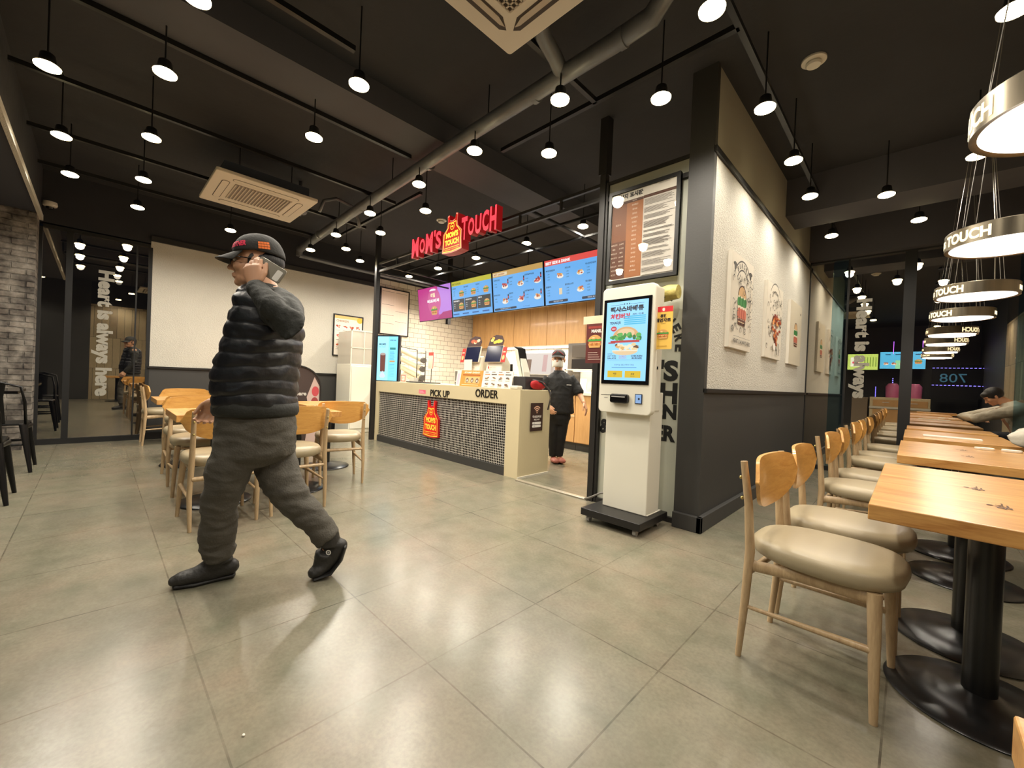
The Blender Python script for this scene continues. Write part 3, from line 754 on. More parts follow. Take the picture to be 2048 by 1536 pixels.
for x, y, lab in ((-0.195, 2.46, 'second beige-seated wooden chair on the right, behind the nearest one'),
                  (-0.19, 3.47, 'third chair from the camera along the right tables'),
                  (-0.18, 4.02, 'fourth chair from the camera along the right tables'),
                  (-0.18, 4.98, 'fifth chair from the camera along the right tables'),
                  (-0.17, 5.50, 'sixth chair from the camera along the right tables'),
                  (-0.16, 6.42, 'last chair on the right, closest to the window')):
    dup(chair0, (x, y, 0), random.uniform(-0.04, 0.04), lab, GR)
GL = 'wooden chairs around the left tables'
for x, y, rz, lab in ((-3.455, 0.615, PI+0.02, "chair partly behind the walking man's front leg, its back to the camera"),
                      (-3.470, 1.085, PI, "chair behind the walking man's thighs, right side of its back showing"),
                      (-4.00, 1.68, PI-0.22, 'chair nearest the order counter with its whole back towards the camera'),
                      (-4.36, 0.64, 0.0, 'chair facing the camera across the nearest left table, back behind the tabletop'),
                      (-4.98, 0.66, PI, 'chair between the two left tables, only its seat and legs showing'),
                      (-6.08, 0.76, 0.0, 'chair behind the second left table, top of its back just above the tabletop'),
                      (-7.27, 0.66, PI/2, 'chair seen from the side beside the left window, facing right'),
                      (-4.40, 1.10, 0.0, "chair facing the camera hidden behind the walking man's waist")):
    dup(chair0, (x, y, 0), rz, lab, GL)

def table(name, label, cx, cy, lx, ly, legs, group, z=0.71, marks=()):
    t = thing(name, label, 'table', (cx, cy, 0), 0, group)
    bm = BM(); box(bm, -lx/2, lx/2, -ly/2, ly/2, z-0.048, z)
    top = obj('tabletop', bm, w_top, t, bevel=0.003)
    for (px, py) in legs:
        bm = BM(); tube(bm, [(px, py, 0.02), (px, py, z-0.05)], 0.043, n=24); obj('column', bm, m_ped, t, auto=0.8)
        bm = BM(); lathe(bm, [(0.0, 0.0), (0.235, 0.0), (0.243, 0.006), (0.235, 0.014), (0.14, 0.026), (0.07, 0.036), (0.046, 0.05), (0.0, 0.05)], (px, py, 0), n=48); obj('base', bm, m_ped, t, auto=0.7)
        bm = BM(); box(bm, px-0.16, px+0.16, py-0.02, py+0.02, z-0.062, z-0.048); box(bm, px-0.02, px+0.02, py-0.16, py+0.16, z-0.062, z-0.048); obj('support_cross', bm, m_ped, t)
    if marks:
        g = Gfx((0, 0, z), (0, 1, 0), (-1, 0, 0)); b = pm((70, 36, 16))
        for (mx_, my_) in marks:
            g.text('맘스', my_, -mx_, 0.035, b, align='c', bold=0.03); g.rect(my_-0.045, -mx_+0.014, 0.012, 0.004, b); g.rect(my_+0.035, -mx_+0.014, 0.02, 0.004, b); g.ell(my_, -mx_+0.045, 0.008, 0.008, b)
        g.build('burnt_mark', t)
    return t
GT = 'long wooden tables in the right row'
table('dining_table', 'nearest long wooden table on the right with two burnt-in marks', 0.235, 2.235, 0.64, 1.10, [(-0.035, -0.09), (-0.035, 0.42)], GT, marks=((-0.03, 0.1), (0.0, -0.22)))
table('dining_table', 'second long wooden table of the right row', 0.27, 3.80, 0.64, 1.10, [(-0.02, -0.27), (-0.02, 0.27)], GT, marks=((0.0, 0.2), (0.0, -0.2)))
table('dining_table', 'third long wooden table of the right row, a paper pad on it', 0.28, 5.30, 0.64, 1.10, [(-0.02, -0.27), (-0.02, 0.27)], GT)
table('dining_table', 'farthest small wooden table of the right row, by the window', 0.29, 6.42, 0.64, 0.60, [(0, 0)], GT)
table('dining_table', 'wooden table whose corner just enters at the lower right picture edge', 0.41, 0.42, 0.64, 0.56, [(0.1, 0)], None)
table('dining_table', 'nearest left wooden table, directly behind the walking man', -3.90, 0.96, 0.62, 1.14, [(0, -0.28), (0, 0.30)], None)
table('dining_table', 'second left wooden table, just behind the nearest one', -5.57, 1.02, 0.60, 1.20, [(0, -0.3), (0, 0.3)], None)
table('dining_table', 'wooden table beside the chair nearest the order counter', -4.66, 1.82, 0.62, 0.66, [(0.0, 0.0)], None)
table('dining_table', 'wooden table against the dark lower part of the left wall', -7.15, 1.75, 0.62, 1.30, [(0, -0.25), (0, 0.25)], None)
# things on the right tables
p = V((0.30, 5.06, 0.71))
tag(obj('paper_pad', bx(p.x-0.22, p.x+0.12, p.y-0.05, p.y+0.07, 0.71, 0.722), M('paper', (226, 220, 205), 0.7), bevel=0.002), 'white paper pad lying on the third right table', 'paper')
for x, y, lab, rz in ((0.36, 4.20, 'white oval packet, left one of two on the second right table', 0.2), (0.48, 4.22, 'white rounded packet, right one of two on the second right table', 0.0)):
    bm = BM(); prism(bm, rrect(0.09, 0.055, 0.02), (0, 0, 0), (1, 0, 0), (0, 1, 0), 0.016); o = obj('paper_packet', bm, M('paper', (226, 220, 205)), bevel=0.004); o.location = (x, y, 0.71); o.rotation_euler = (0, 0, rz); tag(o, lab, 'packet')

# black metal chairs and table by the brick pier
m_blk = M('black_metal', (20, 20, 21), 0.3, metal=0.4)
def metal_chair(label, x, y, rz, g):
    t = thing('metal_chair', label, 'chair', (x, y, 0), rz, g)
    bm = BM(); prism(bm, rrect(0.36, 0.36, 0.05), (0, 0, 0.44), (1, 0, 0), (0, 1, 0), 0.018); obj('seat', bm, m_blk, t, bevel=0.006)
    for sx in (-1, 1):
        for sy in (-1, 1):
            bm = BM(); tube(bm, [(sx*0.21, sy*0.21, 0), (sx*0.155, sy*0.155, 0.445)], [(0.014, 0.012), (0.036, 0.020)], n=8, up=(sx, sy, 0)); obj('leg', bm, m_blk, t, auto=0.9)
    bm = BM(); tube(bm, [(-0.16, -0.17, 0.45), (-0.22, -0.165, 0.66), (-0.245, -0.14, 0.80), (-0.25, 0, 0.845), (-0.245, 0.14, 0.80), (-0.22, 0.165, 0.66), (-0.16, 0.17, 0.45)], 0.011, n=10); obj('back_hoop', bm, m_blk, t, smooth=True)
    bm = BM(); tube(bm, [(-0.165, 0, 0.45), (-0.235, 0, 0.70), (-0.25, 0, 0.845)], [(0.05, 0.004), (0.04, 0.004), (0.055, 0.004)], n=8, up=(1, 0, 0)); obj('back_slat', bm, m_blk, t, auto=0.9)
    for sx in (-1, 1):
        bm = BM(); tube(bm, [(sx*0.178, -0.178, 0.26), (sx*0.178, 0.178, 0.26)], (0.008, 0.02), n=8); obj('stretcher', bm, m_blk, t, auto=0.9)
    for sy in (-1, 1):
        bm = BM(); tube(bm, [(-0.16, sy*0.165, 0.41), (0.16, sy*0.165, 0.41)], (0.006, 0.03), n=8); obj('seat_apron', bm, m_blk, t, auto=0.9)
    return t
mc = metal_chair('black metal chair beside the brick pier at the left edge', -6.05, -0.62, PI, 'black metal chairs by the brick pier')
dup(mc, (-4.80, -0.64, 0), PI, 'black metal chair cut off by the left edge, nearest to the camera', 'black metal chairs by the brick pier')
t = thing('bar_table', 'black topped table standing against the brick pier', 'table', (-6.80, -0.85, 0))
obj('tabletop', bx(-0.34, 0.34, -0.6, 0.30, 0.70, 0.73), M('black_gloss', (18, 17, 17), 0.15), t, bevel=0.004)
bm = BM(); tube(bm, [(0, 0, 0.02), (0, 0, 0.70)], 0.04, n=16); obj('column', bm, m_blk, t, auto=0.8)
bm = BM(); lathe(bm, [(0, 0), (0.24, 0), (0.24, 0.015), (0.05, 0.03), (0, 0.03)], n=32); obj('base', bm, m_blk, t, auto=0.8)
# ================================================================== ORDER COUNTER AND FRONT
m_cream = M('cream_laminate', (208, 194, 158), 0.45, noise_=(2.5, 0.06))
m_mosaic = brick('mosaic', (26, 24, 26), (22, 21, 24), (206, 200, 188), 0.029, 0.029, 0.0022, (0, 2), rough=0.25, bump=0.0, offset=0.0, shift=(0.0, 0.004), smooth=0.0, dist=0.002)
cn = thing('order_counter', 'cream order counter with a black mosaic front and PICK UP and ORDER lettering', 'counter', (-4.52, 3.4, 0))
def rel(o): 
    o.location = o.location - cn.location; return o
def cbox(name, x0, x1, y0, y1, z0, z1, m, bevel=0, parent=cn):
    c = parent.location
    return obj(name, bx(x0-c.x, x1-c.x, y0-c.y, y1-c.y, z0-c.z, z1-c.z), m, parent, bevel=bevel)
CX0, CX1, CY0, CY1, CT = -6.14, -2.96, 3.15, 3.66, 0.95
bm = BM(); c = cn.location
box(bm, CX0-c.x, CX1-c.x, CY0+0.03-c.y, CY1-c.y, 0.0, CT)
obj('body', bm, m_cream, cn, bevel=0.004)
cbox('front_band', CX0, CX1, CY0, CY0+0.03, 0.785, CT, m_cream)
cbox('front_stile', CX0, CX0+0.09, CY0, CY0+0.03, 0.0, 0.785, m_cream)
cbox('front_stile', CX1-0.20, CX1, CY0, CY0+0.03, 0.0, 0.785, m_cream)
cbox('mosaic_panel', CX0+0.09, CX1-0.20, CY0+0.022, CY0+0.031, 0.095, 0.785, m_mosaic)
cbox('plinth', CX0+0.09, CX1-0.20, CY0-0.004, CY0+0.03, 0.0, 0.095, m_dark)
cbox('base_edge', CX1-0.002, CX1+0.012, CY0, CY1, 0.0, 0.02, M('white_edge', (220, 215, 200), 0.4))
m_blkl = M('letter_black', (18, 17, 17), 0.35)
for txt, (px, py), (qx, qy), h in (('PICK UP', (861, 793), (899, 796), 0.088), ('ORDER', (951, 795), (996, 800), 0.095)):
    a = ony(px, py, CY0); b = ony(qx, qy, CY0)
    bm = BM(); text_solid(bm, txt, V((a.x, CY0, a.z+0.008))-c, V((1, 0, 0)), V((0, 0, 1)), h, 0.006, w_=b.x-a.x, bold=0.012); obj('raised_lettering', bm, m_blkl, cn)
a = ony(838, 781, CY0)
g = Gfx(V((a.x, CY0, a.z-0.035))-c, (1, 0, 0), (0, 0, 1)); g.rect(0, -0.004, 0.165, 0.052, pm((236, 96, 124)))
for k in range(3): g.rect(0.012, 0.006+k*0.012, 0.13-0.02*k, 0.004, pm((250, 210, 214)))
g.build('pink_sticker', cn)
# apron emblem helper: outline in unit box 0..1
APR = [(0.00, 0.04), (0.03, 0.30), (0.02, 0.52), (0.10, 0.58), (0.22, 0.66), (0.26, 0.80), (0.24, 0.98), (0.33, 1.0), (0.37, 0.86), (0.50, 0.83), (0.63, 0.86), (0.67, 1.0), (0.76, 0.98),
       (0.74, 0.80), (0.78, 0.66), (0.90, 0.58), (0.98, 0.52), (0.97, 0.30), (1.0, 0.04), (0.75, 0.01), (0.5, 0.0), (0.25, 0.01)]
def apron(name, o, W, H, depth, lit, parent, side):
    e = lambda c_, v: (pm(c_, v) if lit else pm(c_))
    bm = BM(); prism(bm, [(x*W, y*H) for x, y in APR], o, (1, 0, 0), (0, 0, 1), depth, mi=0)
    bm.normal_update()
    ob = obj(name, bm, [side], parent)
    g = Gfx(V(o)+V((0, -depth, 0)), (1, 0, 0), (0, 0, 1))
    sc = lambda k, dy=0: [((x-0.5)*k*W+0.5*W, (y-0.45)*k*H+0.45*H+dy) for x, y in APR]
    red = e((226, 30, 24), 0.9); yel = e((255, 214, 70), 1.6); wh = e((255, 150, 120), 1.2)
    g.poly(sc(0.99), wh if lit else pm((190, 24, 24))); g.poly(sc(0.93), red)
    body = [(0.06, 0.07), (0.09, 0.50), (0.30, 0.68), (0.32, 0.79), (0.5, 0.77), (0.68, 0.79), (0.70, 0.68), (0.91, 0.50), (0.94, 0.07), (0.5, 0.045)]
    for k in range(len(body)):
        (x0, y0), (x1, y1) = body[k], body[(k+1) % len(body)]
        d = V((x1-x0, y1-y0)).normalized()*0.012; nx, ny = -d.y, d.x
        g.poly([((x0-nx)*W, (y0-ny)*H), ((x1-nx)*W, (y1-ny)*H), ((x1+nx)*W, (y1+ny)*H), ((x0+nx)*W, (y0+ny)*H)], yel)
    g.ring(0.5*W, 0.68*H, 0.085*W, 0.105*W, yel); g.rect(0.48*W, 0.655*H, 0.04*W, 0.05*H, yel); g.rect(0.44*W, 0.67*H, 0.12*W, 0.02*H, yel)
    g.text("MOM'S", 0.5*W, 0.40*H, 0.15*H, yel, w_=0.62*W, align='c', bold=0.06); g.text('TOUCH', 0.5*W, 0.21*H, 0.15*H, yel, w_=0.70*W, align='c', bold=0.06)
    g.rect(0.12*W, 0.145*H, 0.76*W, 0.015*H, yel); g.text('BURGER & CHICKEN', 0.5*W, 0.09*H, 0.03*H, yel, w_=0.7*W, align='c')
    g.build('emblem_print', ob)
    return ob
m_redm = M('red_sign_metal', (170, 18, 22), 0.4)
a = ony(846, 877, CY0); b = ony(877, 877, CY0)
apron('apron_emblem', V((a.x, CY0+0.02, 0.235))-c, b.x-a.x, 0.50, 0.028, False, cn, m_redm)
# Wi-Fi notice on the counter end
p0 = onx(1061, 806, CX1+0.005); p1 = onx(1086, 858, CX1+0.005)
w_, h_ = 0.21, 0.31; y0 = p0.y
ob = obj('wifi_notice', bx(-0.001, 0.001, 0, w_, 0, h_), pm((58, 34, 28))); ob.location = (CX1+0.014, y0, p0.z-h_)
ob.rotation_euler = (0, 0.0, 0.02)
tag(ob, 'dark brown Wi-Fi notice stuck on the cream end of the counter', 'notice')
g = Gfx((0.001, 0, 0), (0, 1, 0), (0, 0, 1)); wp = pm((240, 190, 160)); wh = pm((240, 236, 230))
for k, r in enumerate((0.02, 0.042, 0.064)): g.ring(w_/2, 0.20, r, r+0.012, wp, 45, 135)
g.ell(w_/2, 0.203, 0.008, 0.008, wp); g.text('무선인터넷', w_/2, 0.145, 0.028, wh, align='c', bold=0.03, w_=0.15); g.text('FREE WIFI', w_/2, 0.118, 0.016, wh, align='c', bold=0.02)
g.poly(rrect(0.15, 0.026, 0.01, 4, w_/2, 0.088), wh); g.poly(rrect(0.15, 0.026, 0.01, 4, w_/2, 0.054), wh); g.text('ID', w_/2-0.05, 0.082, 0.012, pm((58, 34, 28))); g.text('PW', w_/2-0.05, 0.048, 0.012, pm((58, 34, 28)))
g.build('notice_print', ob)

# ------------------------------------------------------------------ red shop sign on the gantry
YS = 3.03
sg = thing('shop_sign', "glowing red MOM'S TOUCH channel letters above the order counter", 'sign', (-4.2, YS, 2.6))
c2 = sg.location
m_lf = M('sign_face_red', (255, 70, 84), emit=1.3); m_ls = M('sign_side_red', (200, 10, 20), emit=0.35)
def letters(txt, pxa, pxb, hs):
    """letters with individual heights sitting on the lower rail, pxa..pxb the pixel span at the sign plane"""
    xa, xb = ony(pxa[0], pxa[1], YS), ony(pxb[0], pxb[1], YS); L = xb.x-xa.x; n = len(txt); tot = sum(h[1] for h in hs); x = xa.x
    for ch, (hh, ww, dz) in zip(txt, hs):
        cw = L*ww/tot
        bm = BM(); text_solid(bm, ch, V((x, YS+0.06, xa.z+dz))-c2, V((1, 0, 0)), V((0, 0, 1)), hh, 0.09, w_=cw*0.86, bold=0.035, mi=0, side=1)
        o = obj('letter', bm, [m_lf, m_ls], sg); x += cw
letters("MOM'S", (827, 518), (887, 503), [(0.26, 1.25, 0), (0.185, 0.95, 0.03), (0.26, 1.2, 0), (0.08, 0.28, 0.185), (0.22, 0.9, 0.015)])
letters("TOUCH", (926, 483), (998, 463), [(0.27, 1, 0), (0.2, 1, 0.03), (0.22, 1, 0.02), (0.235, 1, 0.02), (0.27, 1, 0)])
pa = ony(885, 512, YS-0.05); pb = ony(921, 505, YS-0.05)
apron('apron_emblem', V((pa.x, YS+0.05, pa.z+0.0))-c2, pb.x-pa.x+0.03, 0.47, 0.11, True, sg, m_ls)
for x in (-5.0, -4.2, -3.5): cbox('mount_bar', x-0.01, x+0.01, YS+0.03, 3.13, 2.69, 2.71, m_can, parent=sg)
ld = bpy.data.lights.new('sign_glow', 'AREA'); ld.shape = 'RECTANGLE'; ld.size = 1.6; ld.size_y = 0.02; ld.energy = 1.5; ld.color = (1, 0.15, 0.12)
lo = bpy.data.objects.new('lamp_light', ld); C.objects.link(lo); lo.parent = sg; lo.location = (0, -0.12, 0.1); lo.rotation_euler = (-PI/2, 0, 0)

# ------------------------------------------------------------------ menu screens
def E(c, e=1.0): return pm(c, e)
def burger(g, x, y, s, lit=0.0, dark=False):
    p_ = (lambda c_: pm(c_, lit)) if lit else pm
    g.ell(x, y+0.18*s, 0.5*s, 0.34*s, p_((214, 160, 92)), 16, 0, 180)
    g.ell(x-0.12*s, y+0.33*s, 0.12*s, 0.05*s, p_((240, 206, 150)), 10)
    for k in range(6): g.ell(x-0.45*s+0.18*s*k, y+0.13*s+0.03*s*(k % 2), 0.13*s, 0.10*s, p_((70, 150, 62)), 10)
    g.rect(x-0.50*s, y+0.0*s, 1.0*s, 0.07*s, p_((204, 52, 44))); g.rect(x-0.46*s, y-0.05*s, 0.92*s, 0.05*s, p_((250, 226, 150)))
    for k in range(5): g.ell(x-0.38*s+0.19*s*k, y-0.13*s, 0.14*s, 0.11*s, p_((176, 104, 46) if k % 2 else (206, 138, 66)), 10)
    g.poly([(x-0.46*s, y-0.22*s), (x+0.46*s, y-0.22*s), (x+0.42*s, y-0.36*s), (x-0.42*s, y-0.36*s)], p_((218, 168, 100)))
def chicken(g, x, y, s, lit=0.0, cols=((190, 96, 60), (214, 140, 84), (160, 70, 50))):
    p_ = (lambda c_: pm(c_, lit)) if lit else pm
    rr = random.Random(int(x*977+y*131))
    g.ell(x, y-0.1*s, 0.55*s, 0.28*s, p_((238, 232, 224)), 14)
    for k in range(9): g.ell(x+rr.uniform(-0.36, 0.36)*s, y+rr.uniform(-0.16, 0.26)*s, rr.uniform(0.12, 0.2)*s, rr.uniform(0.09, 0.15)*s, p_(cols[k % 3]), 9)
def menu_screen(label, x0, x1, kind):
    W = x1-x0; H = 0.655; Yt = 4.60
    t = thing('menu_screen', label, 'screen', ((x0+x1)/2, Yt, 2.155))
    t.rotation_euler = (math.radians(7), 0, 0)
    obj('casing', bx(-W/2, W/2, 0, 0.05, 0, H), M('screen_casing', (20, 22, 34), 0.3), t, bevel=0.004)
    g = Gfx((-W/2+0.012, 0, 0.012), (1, 0, 0), (0, 0, 1)); W -= 0.024; H -= 0.024
    bl = E((104, 176, 240)); dk = E((26, 44, 70)); wh = E((250, 250, 252)); g.rect(0, 0, W, H, bl if kind else E((196, 58, 140)))
    if kind == 0:
        g.rect(W*0.62, 0.14*H, W*0.38, 0.86*H, E((190, 130, 226))); g.ell(W*0.50, 0.55*H, W*0.20, H*0.42, E((206, 84, 150))); g.poly([(W*0.55, 0), (W, 0), (W, 0.22*H), (W*0.75, 0.20*H)], E((176, 40, 120)))
        g.ell(W*0.47, 0.88*H, 0.10*W, 0.06*H, wh, 16, 0, 180); g.text('리얼', W*0.47, 0.68*H, 0.13*H, E((255, 236, 190)), align='c', bold=0.05); g.text('비프버거', W*0.47, 0.52*H, 0.11*H, wh, align='c', bold=0.05, w_=0.36*W)
        burger(g, W*0.49, 0.26*H, 0.30*H, 1.0)
    elif kind == 1:
        g.rect(0, 0.87*H, W, 0.13*H, E((196, 190, 70))); g.text('BEST BURGER', 0.02*W, 0.90*H, 0.05*H, E((120, 130, 40)), bold=0.04)
        for k in range(3):
            x = W*(0.26+0.31*k); g.text(('싸이버거', '불고기버거', '치즈버거')[k], x-0.24*W, 0.78*H, 0.04*H, dk, bold=0.03)
            for j in range(3): g.text('%d,%d00' % (4+j, 3+k+j), x-0.22*W, (0.70-0.055*j)*H, 0.028*H, dk)
            burger(g, x, 0.62*H, 0.20*H, 1.0)
            g.rect(W*(0.02+0.325*k), 0.15*H, 0.31*W, 0.34*H, E((52, 56, 62))); g.text(('언빌리버블버거', '딥치즈싸이버거', '휠렛버거')[k], W*(0.04+0.325*k), 0.42*H, 0.04*H, wh, bold=0.03)
            burger(g, W*(0.24+0.325*k), 0.28*H, 0.20*H, 1.0)
            for j in range(3): g.text('%d,%d00' % (5+j, 4+j), W*(0.045+0.325*k), (0.34-0.05*j)*H, 0.026*H, wh)
        for k in range(4): g.rect(W*(0.03+0.25*k), 0.05*H, 0.16*W, 0.035*H, E((40, 90, 160)))
    elif kind == 2:
        g.rect(0, 0.87*H, W, 0.13*H, E((196, 158, 92))); g.rect(0.01*W, 0.89*H, 0.30*W, 0.08*H, E((230, 214, 180))); g.text('BEST CHICKEN', 0.03*W, 0.905*H, 0.045*H, E((190, 120, 50)), bold=0.04)
        for r in range(2):
            for k in range(3):
                x, y = W*(0.24+0.32*k), H*(0.62-0.38*r)
                g.text(('후라이드치킨', '양념치킨', '간장마늘싸이순살')[k], x-0.22*W, y+0.15*H, 0.04*H, dk, bold=0.03)
                for j in range(2): g.text('%d,900' % (9+k+j*8), x-0.20*W, y+(0.06-0.07*j)*H, 0.028*H, dk)
                chicken(g, x+0.02*W, y, 0.20*H, 1.0, ((196, 120, 70), (226, 180, 110), (180, 90, 70)) if (r+k) % 2 else ((180, 60, 60), (210, 100, 90), (150, 50, 50)))
                g.rect(x+0.075*W, y+0.04*H, 0.022*W, 0.12*H, E((30, 20, 24))); g.rect(x+0.075*W, y+0.07*H, 0.022*W, 0.04*H, E((200, 40, 40)))
        g.poly(rrect(0.46*W, 0.05*H, 0.02*H, 3, 0.26*W, 0.05*H), dk); g.text('치킨 한마리 순살 변경 가능', 0.26*W, 0.035*H, 0.03*H, wh, align='c'); g.text('소스 추가 500원', 0.62*W, 0.035*H, 0.03*H, E((30, 70, 160)))
    else:
        g.rect(0, 0.87*H, W, 0.13*H, E((226, 82, 76))); g.text('BEST SIDE & DRINK', 0.02*W, 0.895*H, 0.065*H, wh, bold=0.05)
        for r in range(2):
            for k in range(3):
                x, y = W*(0.26+0.32*k), H*(0.62-0.36*r)
                g.text((('케이준양념감자', '치즈스틱', '어니언치즈감자'), ('콘샐러드', '할라피뇨너겟', '탄산음료'))[r][k], x-0.24*W, y+0.12*H, 0.04*H, dk, bold=0.03)
                for j in range(3): g.text('%d,%d00' % (1+j, 2+k*2), x-0.22*W, y+(0.05-0.06*j)*H, 0.028*H, dk)
                if (r, k) == (1, 2):
                    for j in range(3): g.rect(x-0.02*W+0.05*W*j, y-0.08*H, 0.03*W, 0.15*H, E((120, 206, 190)))
                elif (r, k) == (1, 0): g.rect(x-0.02*W, y-0.06*H, 0.05*W, 0.14*H, E((226, 206, 170)))
                else: chicken(g, x, y, 0.17*H, 1.0, ((214, 140, 70), (236, 190, 110), (190, 90, 60)))
        for x in (0.06, 0.60): g.poly(rrect(0.32*W, 0.055*H, 0.02*H, 3, (x+0.16)*W, 0.06*H), dk); g.text('영양성분 표시 안내', (x+0.16)*W, 0.045*H, 0.03*H, wh, align='c')
    g.build('display', t)
    return t
xs = [-7.235, -6.12, -5.01, -3.90, -2.79]
for k, lab in enumerate(('pink and purple menu screen with one burger, leftmost of the row', 'blue menu screen with burgers and a dark lower strip, second of the row',
                         'blue menu screen with a tan heading and chicken plates, third of the row', 'blue menu screen with a red BEST SIDE & DRINK heading, rightmost')):
    menu_screen(lab, xs[k]+0.006, xs[k+1]-0.006, k)

# ------------------------------------------------------------------ boards and posters
def framed(name, label, cat, o, U, W, H, fr, th, draw, fm=None, parent=None):
    """frame lies in the plane of U and Z, front along U x Z"""
    U = V(U); N = U.cross(V((0, 0, 1))); t = thing(name, label, cat, V(o)+U*(W/2))
    P = lambda x0, x1, y0, y1, d0, d1: [U*x+V((0, 0, z))+N*d for x in (x0, x1) for d in (d0, d1) for z in (y0, y1)]
    def bb(bm, x0, x1, z0, z1, d0, d1):
        q = [bm.verts.new(v) for v in P(x0-W/2, x1-W/2, z0, z1, d0, d1)]
        for i in ((0, 1, 3, 2), (4, 6, 7, 5), (0, 4, 5, 1), (2, 3, 7, 6), (0, 2, 6, 4), (1, 5, 7, 3)): bm.faces.new([q[j] for j in i])
    bm = BM(); bb(bm, 0, W, 0, H, 0, th*0.6); obj('backing', bm, pm((232, 226, 214)), t)
    if fr:
        bm = BM(); bb(bm, 0, W, 0, fr, 0, th); bb(bm, 0, W, H-fr, H, 0, th); bb(bm, 0, fr, fr, H-fr, 0, th); bb(bm, W-fr, W, fr, H-fr, 0, th); obj('frame', bm, fm or m_black, t)
    g = Gfx(U*(-W/2)+N*(th*0.6), U, (0, 0, 1)); draw(g, W, H); g.build('print', t)
    return t
def d_origin(g, W, H):
    br, br2, tx = pm((122, 76, 48)), pm((156, 100, 58)), pm((60, 50, 44)); wh = pm((240, 226, 206))
    g.rect(0.06*W, 0.955*H-0.06*H, 0.006*W, 0.055*H, tx); g.text('원산지 표시판', 0.09*W, 0.895*H, 0.055*H, pm((20, 18, 18)), bold=0.05); g.text("MOM'S TOUCH", 0.72*W, 0.945*H, 0.012*H, tx)
    g.rect(0.05*W, 0.05*H, 0.22*W, 0.79*H, br); g.rect(0.27*W, 0.05*H, 0.24*W, 0.79*H, br2); g.rect(0.05*W, 0.84*H, 0.46*W, 0.03*H, pm((84, 50, 34))); g.rect(0.05*W, 0.05*H, 0.22*W, 0.40*H, pm((96, 58, 40)))
    for t_, x in (('품목', 0.10), ('원료', 0.20), ('원산지', 0.38)): g.text(t_, x*W, 0.847*H, 0.016*H, wh, align='c')
    g.text('닭고기', 0.15*W, 0.62*H, 0.02*H, wh, align='c')
    rr = random.Random(3)
    for k in range(16): g.text(rr.choice(['국내산', '브라질산', '미국산', '호주산', '중국산', '태국산']), 0.39*W, (0.80-0.046*k)*H, 0.018*H, wh, align='c')
    for k in range(8): g.text(rr.choice(['새우', '돼지고기', '쇠고기', '배추']), 0.10*W, (0.41-0.046*k)*H, 0.018*H, wh, align='c'); g.text(rr.choice(['베이컨', '패티', '김치', '소시지']), 0.21*W, (0.41-0.046*k)*H, 0.018*H, wh, align='c')
    g.rect(0.515*W, 0.84*H, 0.44*W, 0.03*H, pm((84, 50, 34))); g.rect(0.515*W, 0.05*H, 0.44*W, 0.79*H, pm((196, 190, 180)))
    z = 0.82
    while z > 0.08:
        n = rr.randint(2, 6)
        for _ in range(n):
            g.rect(0.53*W, z*H, rr.uniform(0.25, 0.41)*W, 0.004*H, tx); z -= 0.011
            if z < 0.08: break
        z -= 0.022
glossp = M('acrylic_sheet', (255, 255, 255), 0.05)
a = ony(1222, 571, 3.09); 
t = framed('origin_board', 'black framed country-of-origin board with brown table above the kiosk', 'board', (-1.93, 3.11, 1.905), (1, 0, 0), 0.615, 0.79, 0.028, 0.035, d_origin, m_black)
gl = glassmat('gloss_cover', 0.10); obj('cover_sheet', bx(-0.28, 0.28, -0.034, -0.032, 0.028, 0.762), gl, t)
def d_notice(g, W, H):
    ln, pk = pm((96, 84, 78)), pm((226, 200, 186)); g.rect(0.03*W, 0.02*H, 0.94*W, 0.96*H, pm((236, 216, 200)))
    for x in (0.08, 0.52):
        zz = 0.92
        for hh in ((0.28, 0.22, 0.18, 0.2) if x < 0.3 else (0.40, 0.22, 0.26)):
            g.rect(x*W, zz*H, 0.40*W, 0.006*H, ln); 
            for k in range(7): g.rect((x+0.03+0.055*k)*W, (zz-hh+0.03)*H, 0.006*W, (hh-0.06)*H, pk)
            zz -= hh
    g.rect(0.04*W, 0.03*H, 0.012*W, 0.94*H, ln)
framed('nutrition_board', 'black framed nutrition table board on the white tiled kitchen wall', 'board', (-7.69, 3.94, 1.87), (0, 1, 0), 0.67, 0.95, 0.022, 0.03, d_notice)
def d_chicken(g, W, H):
    g.rect(0, 0, W, H, pm((232, 224, 210))); g.rect(0.04*W, 0.9*H, 0.92*W, 0.07*H, pm((236, 190, 120))); g.ell(0.88*W, 0.9*H, 0.1*W, 0.07*H, pm((238, 176, 60)))
    g.text('CHICKEN', 0.10*W, 0.82*H, 0.05*H, pm((150, 96, 50)), bold=0.02)
    for r in range(3):
        for k in range(4): chicken(g, (0.17+0.22*k)*W, (0.70-0.22*r)*H, 0.16*W, 0, ((190, 60, 50), (160, 70, 44), (206, 110, 60))); g.rect((0.09+0.22*k)*W, (0.61-0.22*r)*H, 0.14*W, 0.006*H, pm((110, 90, 80)))
framed('chicken_poster', 'black framed CHICKEN menu poster on the left white wall', 'poster', (-7.70, 3.05, 1.37), (0, 1, 0), 0.57, 0.78, 0.02, 0.025, d_chicken)
framed('menu_poster', 'black framed poster mostly hidden behind the walking man', 'poster', (-7.70, 1.49, 1.37), (0, 1, 0), 0.57, 0.78, 0.02, 0.025, d_chicken)
